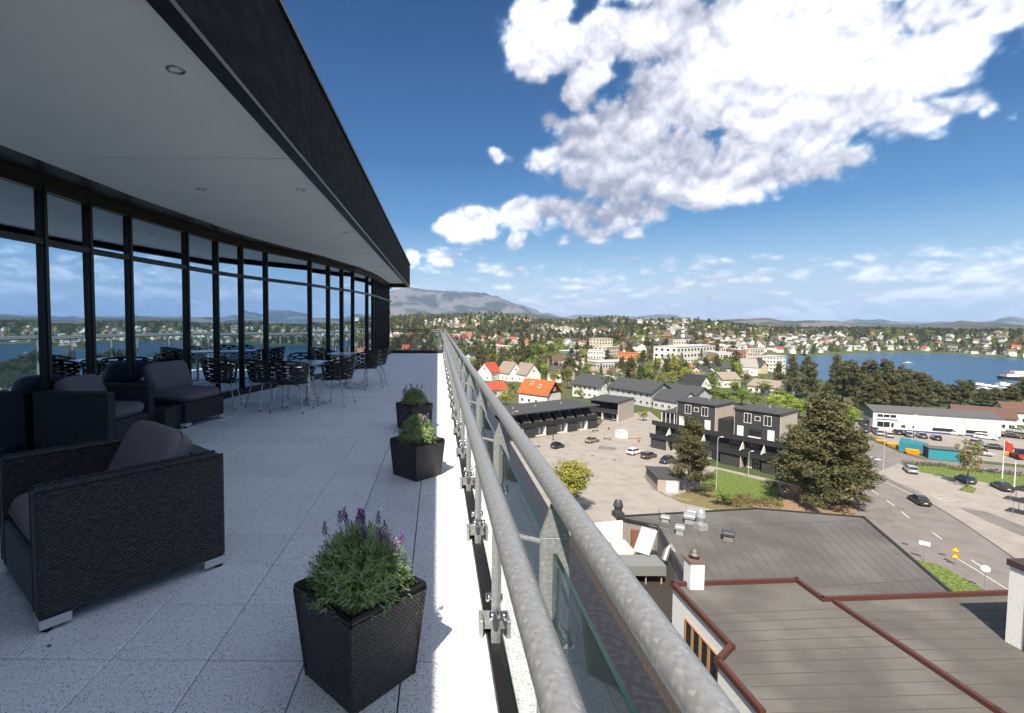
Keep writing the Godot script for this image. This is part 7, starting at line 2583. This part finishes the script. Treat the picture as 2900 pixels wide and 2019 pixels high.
func make_street() -> void:
	lamp_post(1452, 1244, 1165, "lamp post at the end of the low terrace beside the railing", 0.9)
	lamp_post(1482, 1224, 1192, "short lamp post in front of the low terrace garages", 0.5)
	lamp_post(1635, 1216, 1177, "lamp post in front of the low terrace balconies", 0.4)
	lamp_post(2028, 1389, 1238, "tall pale lamp post on the lawn bank", 0.6)
	lamp_post(2119, 1350, 1278, "lamp post on the pavement before the terraced garages", 0.5)
	lamp_post(1772, 1113, 1070, "lamp post in front of the slate-roofed row", -0.7)
	lamp_post(2364, 1152, 1123, "lamp post among the greenery behind the terraces", -0.7)
	lamp_post(2581, 1275, 1175, "tall lamp post in front of the showroom", 0.5)
	lamp_post(2501, 1330, 1215, "pale lamp post at the road junction", 0.5)
	flagpole(2838, 1355, 1245, "white flagpole with a red flag beside the parked black saloon", lin(0.4, 0.03, 0.025))
	flagpole(2872, 1380, 1305, "white flagpole without a flag next to the black saloon", Color(0, 0, 0, 0))
	flagpole(1677, 1100, 1055, "white flagpole before the slate-roofed house", lin(0.7, 0.7, 0.7))
	flagpole(1361, 1070, 1032, "white flagpole in front of the red-roofed house", Color(0, 0, 0, 0))
	sign_post(2704, 1602, 1547, "warning", "pair of yellow triangular warning signs on one post at the verge")
	sign_post(2787, 1676, 1600, "round", "round pale sign on a thin post at the verge")
	sign_post(2616, 1588, 1532, "board", "small pale board on a thin post at the verge corner")
	sign_post(2499, 1490, 1438, "none", "bare pale marker post beside the hall roof")
	sign_post(2419, 1252, 1230, "board", "small white board at the car park entrance")
	# tarpaulin stall and stores by the car park
	var teal := flat("teal", lin(0.02, 0.16, 0.21), 0.5)
	var a := G(2545, 1275)
	var b := G(2620, 1285)
	var d := (b - a).normalized()
	var turn := atan2(-d.z, d.x)
	var t := thing("tarpaulin_shelter", "blue tarpaulin shelter at the edge of the car park", "shelter", (a + b) / 2, turn)
	var tp := MB.new()
	var L := a.distance_to(b)
	tp.quad(Vector3(-L / 2, 0, 0.2), Vector3(L / 2, 0, 0.2), Vector3(L / 2, 1.9, 0), Vector3(-L / 2, 2.2, 0))
	tp.quad(Vector3(-L / 2, 2.2, 0), Vector3(L / 2, 1.9, 0), Vector3(L / 2 + 0.6, 2.0, -4.0), Vector3(-L / 2 + 0.3, 2.7, -4.0))
	tp.quad(Vector3(L / 2, 0, 0.2), Vector3(L / 2 + 0.6, 0, -4.0), Vector3(L / 2 + 0.6, 2.0, -4.0), Vector3(L / 2, 1.9, 0))
	tp.quad(Vector3(-L / 2 + 0.3, 0, -4.0), Vector3(-L / 2, 0, 0.2), Vector3(-L / 2, 2.2, 0), Vector3(-L / 2 + 0.3, 2.7, -4.0))
	part(t, "tarpaulin", tp, teal)
	a = G(2629, 1299)
	b = G(2722, 1308)
	d = (b - a).normalized()
	t = thing("storage_shed", "long turquoise storage shed with flat grey roof beside the side road", "shed", (a + b) / 2, atan2(-d.z, d.x))
	L = a.distance_to(b)
	part(t, "wall", boxmb(Vector3(0, 1.25, -1.4), Vector3(L, 2.5, 2.8)), flat("turquoise", lin(0.025, 0.21, 0.27), 0.5))
	part(t, "roof", boxmb(Vector3(0, 2.58, -1.4), Vector3(L + 0.4, 0.16, 3.3)), flat("shed_roof", lin(0.10, 0.09, 0.095), 0.8))
	part(t, "end_wall", boxmb(Vector3(-L / 2 - 0.05, 1.2, -1.4), Vector3(0.1, 2.4, 2.8)), flat("shed_end", lin(0.03, 0.035, 0.045), 0.7))
	for q in [[2585, 1286, 2.6, 1.1, "orange skip standing in front of the tarpaulin shelter"], [2527, 1262, 2.2, 0.6, "flat yellow skip beside the tarpaulin shelter"], [2496, 1252, 2.2, 0.5, "flat yellow trailer at the car park edge"]]:
		var g := G(q[0], q[1])
		t = thing("skip", q[4], "skip", g, turn, "yellow skips")
		var m := MB.new()
		var w: float = q[2] / 2
		var h: float = q[3]
		var lo := [Vector3(-w * 0.8, 0.1, 0.7), Vector3(w * 0.8, 0.1, 0.7), Vector3(w * 0.8, 0.1, -0.7), Vector3(-w * 0.8, 0.1, -0.7)]
		var hi := [Vector3(-w, h, 0.85), Vector3(w, h, 0.85), Vector3(w, h, -0.85), Vector3(-w, h, -0.85)]
		for k in 4:
			m.quad(lo[k], lo[(k + 1) % 4], hi[(k + 1) % 4], hi[k])
		m.quad(Vector3(-w * 0.9, h * 0.7, 0.78), Vector3(w * 0.9, h * 0.7, 0.78), Vector3(w * 0.9, h * 0.7, -0.78), Vector3(-w * 0.9, h * 0.7, -0.78))
		part(t, "tub", m, flat("skip_yellow", lin(0.6, 0.27, 0.01), 0.5))
		part(t, "runner", boxmb(Vector3(0, 0.05, 0), Vector3(w * 1.5, 0.1, 1.2)), flat("iron", lin(0.06, 0.055, 0.05), 0.8))
	# small concrete garage by the lot
	a = G(1862, 1394)
	b = G(1912, 1392)
	t = thing("concrete_garage", "small concrete garage with a flat dark roof beside the slender pine", "garage", a, -0.12)
	part(t, "wall", boxmb(Vector3(1.9, 1.3, -3.6), Vector3(3.8, 2.6, 7.2)), grainy("garage_concrete", lin(0.34, 0.29, 0.24), 0.1, 2.0))
	part(t, "roof", boxmb(Vector3(1.9, 2.68, -3.6), Vector3(4.2, 0.16, 7.6)), grainy("dark_felt", lin(0.045, 0.045, 0.05), 0.12, 4.0))
	part(t, "door", boxmb(Vector3(2.5, 1.1, 0.03), Vector3(2.1, 2.1, 0.08)), flat("garage_door", lin(0.55, 0.56, 0.58), 0.6))
	part(t, "side_panel", boxmb(Vector3(-0.03, 1.9, -3.6), Vector3(0.08, 1.0, 6.8)), flat("dark_frame", lin(0.03, 0.03, 0.03), 0.5))
	# white site cabin and timber on the lot
	t = thing("site_cabin", "small white builder's cabin on the lot beside a timber pile", "cabin", G(1760, 1240), 0.3)
	part(t, "body", boxmb(Vector3(0, 1.0, 0), Vector3(2.6, 1.9, 2.0)), flat("cabin_white", lin(0.68, 0.67, 0.64), 0.6))
	part(t, "roof", boxmb(Vector3(0, 2.0, 0), Vector3(2.8, 0.1, 2.2)), flat("cabin_roof", lin(0.6, 0.6, 0.58), 0.6))
	for s in [-1, 1]:
		part(t, "skid", boxmb(Vector3(0, 0.04, s * 0.8), Vector3(2.6, 0.08, 0.12)), flat("iron", lin(0.06, 0.055, 0.05), 0.8))
	t = thing("timber_pile", "stack of pale planks lying beside the white cabin", "timber", G(1797, 1242), 0.2)
	for k in 9:
		part(t, "plank", boxmb(Vector3(0, 0.06 + (k / 3) * 0.13, -0.3 + (k % 3) * 0.3 + (k / 3) * 0.04), Vector3(3.6 - (k % 4) * 0.2, 0.1, 0.24)), flat("plank_%d" % (k % 2), lin(0.42, 0.28, 0.15) if k % 2 else lin(0.36, 0.23, 0.12), 0.8))
	var n := 0
	for q in [[1686, 1223], [1724, 1216], [1720, 1246], [1518, 1268], [1809, 1252]]:
		t = thing("timber_barrier", ["low timber barrier before the gap between the black blocks", "low timber barrier near the beige end wall", "low timber barrier next to the bronze saloon", "low timber barrier by the low terrace garages near the railing", "low timber barrier beside the timber pile"][n], "barrier", G(q[0], q[1]), 0.4 + n, "low barriers on the lot")
		part(t, "beam", boxmb(Vector3(0, 0.42, 0), Vector3(2.2, 0.18, 0.16)), flat("beam_dark", lin(0.07, 0.04, 0.03), 0.8))
		for s in [-1, 1]:
			part(t, "foot", boxmb(Vector3(s * 0.85, 0.165, 0), Vector3(0.18, 0.33, 0.5)), flat("beam_foot", lin(0.28, 0.16, 0.09), 0.8))
		n += 1
	# orange barriers by the red machine at the right edge
	t = thing("red_machine", "red loader with a bucket arm at the far end of the car park", "loader", G(2886, 1300), 1.2)
	part(t, "chassis", boxmb(Vector3(0, 0.9, 0), Vector3(3.0, 0.8, 1.7)), flat("loader_red", lin(0.38, 0.03, 0.02), 0.4))
	part(t, "cab", boxmb(Vector3(-0.3, 1.85, 0), Vector3(1.3, 1.2, 1.4)), glass_dark())
	for q in [[1, 1], [1, -1], [-1, 1], [-1, -1]]:
		var wm := MB.new()
		wm.lathe([Vector2(0, -0.18), Vector2(0.55, -0.18), Vector2(0.6, 0), Vector2(0.55, 0.18), Vector2(0, 0.18)], 16)
		part(t, "wheel", wm, flat("rubber", lin(0.015, 0.015, 0.016), 0.7), Vector3(q[0] * 1.0, 0.6, q[1] * 0.85), Basis(Vector3.RIGHT, PI / 2))
	var arm := MB.new()
	arm.tube([Vector3(0.6, 1.2, 0), Vector3(2.0, 2.2, 0), Vector3(3.2, 1.0, 0)], 0.16, 6)
	part(t, "arm", arm, flat("loader_red", lin(0.38, 0.03, 0.02), 0.4))
	part(t, "bucket", boxmb(Vector3(3.4, 0.5, 0), Vector3(0.7, 0.6, 1.8)), flat("bucket", lin(0.5, 0.25, 0.02), 0.5))
	# dark gazebo roofs at the right edge of the forecourt
	for q in [[2905, 1425, "black pitched canopy roof at the forecourt edge behind the other canopy"], [2915, 1462, "black pitched canopy roof nearest the kerb at the forecourt edge"]]:
		var g := G(q[0], q[1])
		t = thing("canopy", q[2], "canopy", g, 0.5, "black canopies")
		var m := MB.new()
		for k in 4:
			var b0 := Basis(Vector3.UP, k * PI / 2)
			m.tri(b0 * Vector3(-1.6, 2.3, 1.6), b0 * Vector3(1.6, 2.3, 1.6), Vector3(0, 3.3, 0))
			m.tri(b0 * Vector3(1.6, 2.3, 1.6), b0 * Vector3(-1.6, 2.3, 1.6), Vector3(0, 3.2, 0))
		part(t, "canopy_roof", m, flat("canopy_black", lin(0.012, 0.012, 0.014), 0.7))
		for k in 4:
			var b0 := Basis(Vector3.UP, k * PI / 2)
			part(t, "leg", boxmb(b0 * Vector3(1.5, 1.15, 1.5), Vector3(0.07, 2.3, 0.07)), flat("sign_pole", Color(0.55, 0.56, 0.57), 0.5, 0.5))

# ---------------------------------------------------------------- boats
func boat(label: String, at: Vector3, turn: float, L: float, hull: Color) -> void:
	var t := thing("motor_boat", label, "boat", at, turn, "boats in the marina")
	var m := MB.new()
	var w := L * 0.17
	var rings := []
	for s in [[-0.5, 0.9, 0.0], [-0.2, 1.0, 0.0], [0.15, 0.95, 0.02], [0.35, 0.6, 0.06], [0.5, 0.04, 0.12]]:
		var z: float = s[0] * L
		rings.append([Vector3(-w * s[1] * 0.5, -0.25, z), Vector3(w * s[1] * 0.5, -0.25, z), Vector3(w * s[1], 0.7 + s[2] * L * 0.3, z), Vector3(-w * s[1], 0.7 + s[2] * L * 0.3, z)])
	loft(m, rings)
	part(t, "hull", m, flat("hull_%d" % int(hull.g * 90), hull, 0.35))
	var c := MB.new()
	c.bevel(Vector3(0, 1.15, -L * 0.05), Vector3(w * 1.4, 1.0, L * 0.36), 0.2)
	part(t, "cabin", c, flat("boat_white", lin(0.74, 0.74, 0.73), 0.35))
	part(t, "windscreen", boxmb(Vector3(0, 1.3, L * 0.135), Vector3(w * 1.3, 0.4, 0.06)), glass_dark())

func make_boats() -> void:
	var rg := RandomNumberGenerator.new()
	rg.seed = 6
	for k in 16:
		var p := G(rg.randf_range(2775, 2870), rg.randf_range(1088, 1112), SEA)
		if bay_depth(p.x, p.z) < 3.0:
			continue
		boat("white motor boat moored at the pontoon beyond the pines", p + Vector3(0, 0.05, 0), rg.randf_range(-0.3, 0.3) + 0.8, rg.randf_range(7, 11), lin(0.74, 0.74, 0.73))
	boat("tiny white boat under way alone in the middle of the fjord", G(2572, 1029, SEA) + Vector3(0, 0.05, 0), 1.5, 9.0, lin(0.74, 0.74, 0.73))
	var f := G(2893, 1076, SEA)
	var t := thing("ferry", "white ferry with a red stripe lying behind the pines", "ferry", f + Vector3(4, 0, 0), 1.3)
	var m := MB.new()
	var rings := []
	for s in [[-17, 0.9], [-8, 1.0], [8, 1.0], [14, 0.7], [19, 0.05]]:
		rings.append([Vector3(-3.0 * s[1], -0.6, s[0]), Vector3(3.0 * s[1], -0.6, s[0]), Vector3(4.0 * s[1], 2.6, s[0]), Vector3(-4.0 * s[1], 2.6, s[0])])
	loft(m, rings)
	part(t, "hull", m, flat("ferry_hull", lin(0.03, 0.035, 0.05), 0.4))
	part(t, "lower_deck", boxmb(Vector3(0, 3.8, -3), Vector3(7.0, 2.4, 24)), flat("boat_white", lin(0.74, 0.74, 0.73), 0.35))
	part(t, "upper_deck", boxmb(Vector3(0, 6.0, -2), Vector3(5.6, 2.0, 15)), flat("boat_white", lin(0.74, 0.74, 0.73), 0.35))
	part(t, "stripe", boxmb(Vector3(0, 4.9, -3), Vector3(7.1, 0.4, 24.1)), flat("loader_red", lin(0.38, 0.03, 0.02), 0.4))

func _ready() -> void:
	rng.seed = 4
	set_view()
	make_materials()
	make_land()
	make_mountains()
	make_paving()
	make_hotel()
	make_floor()
	make_railing()
	make_wing()
	make_terraces()
	make_warehouse()
	make_houses()
	make_town()
	make_trees()
	make_far_town()
	make_woods()
	make_street()
	make_cars()
	make_person()
	make_boats()
	make_lounge()
	make_dining()
	make_planters()
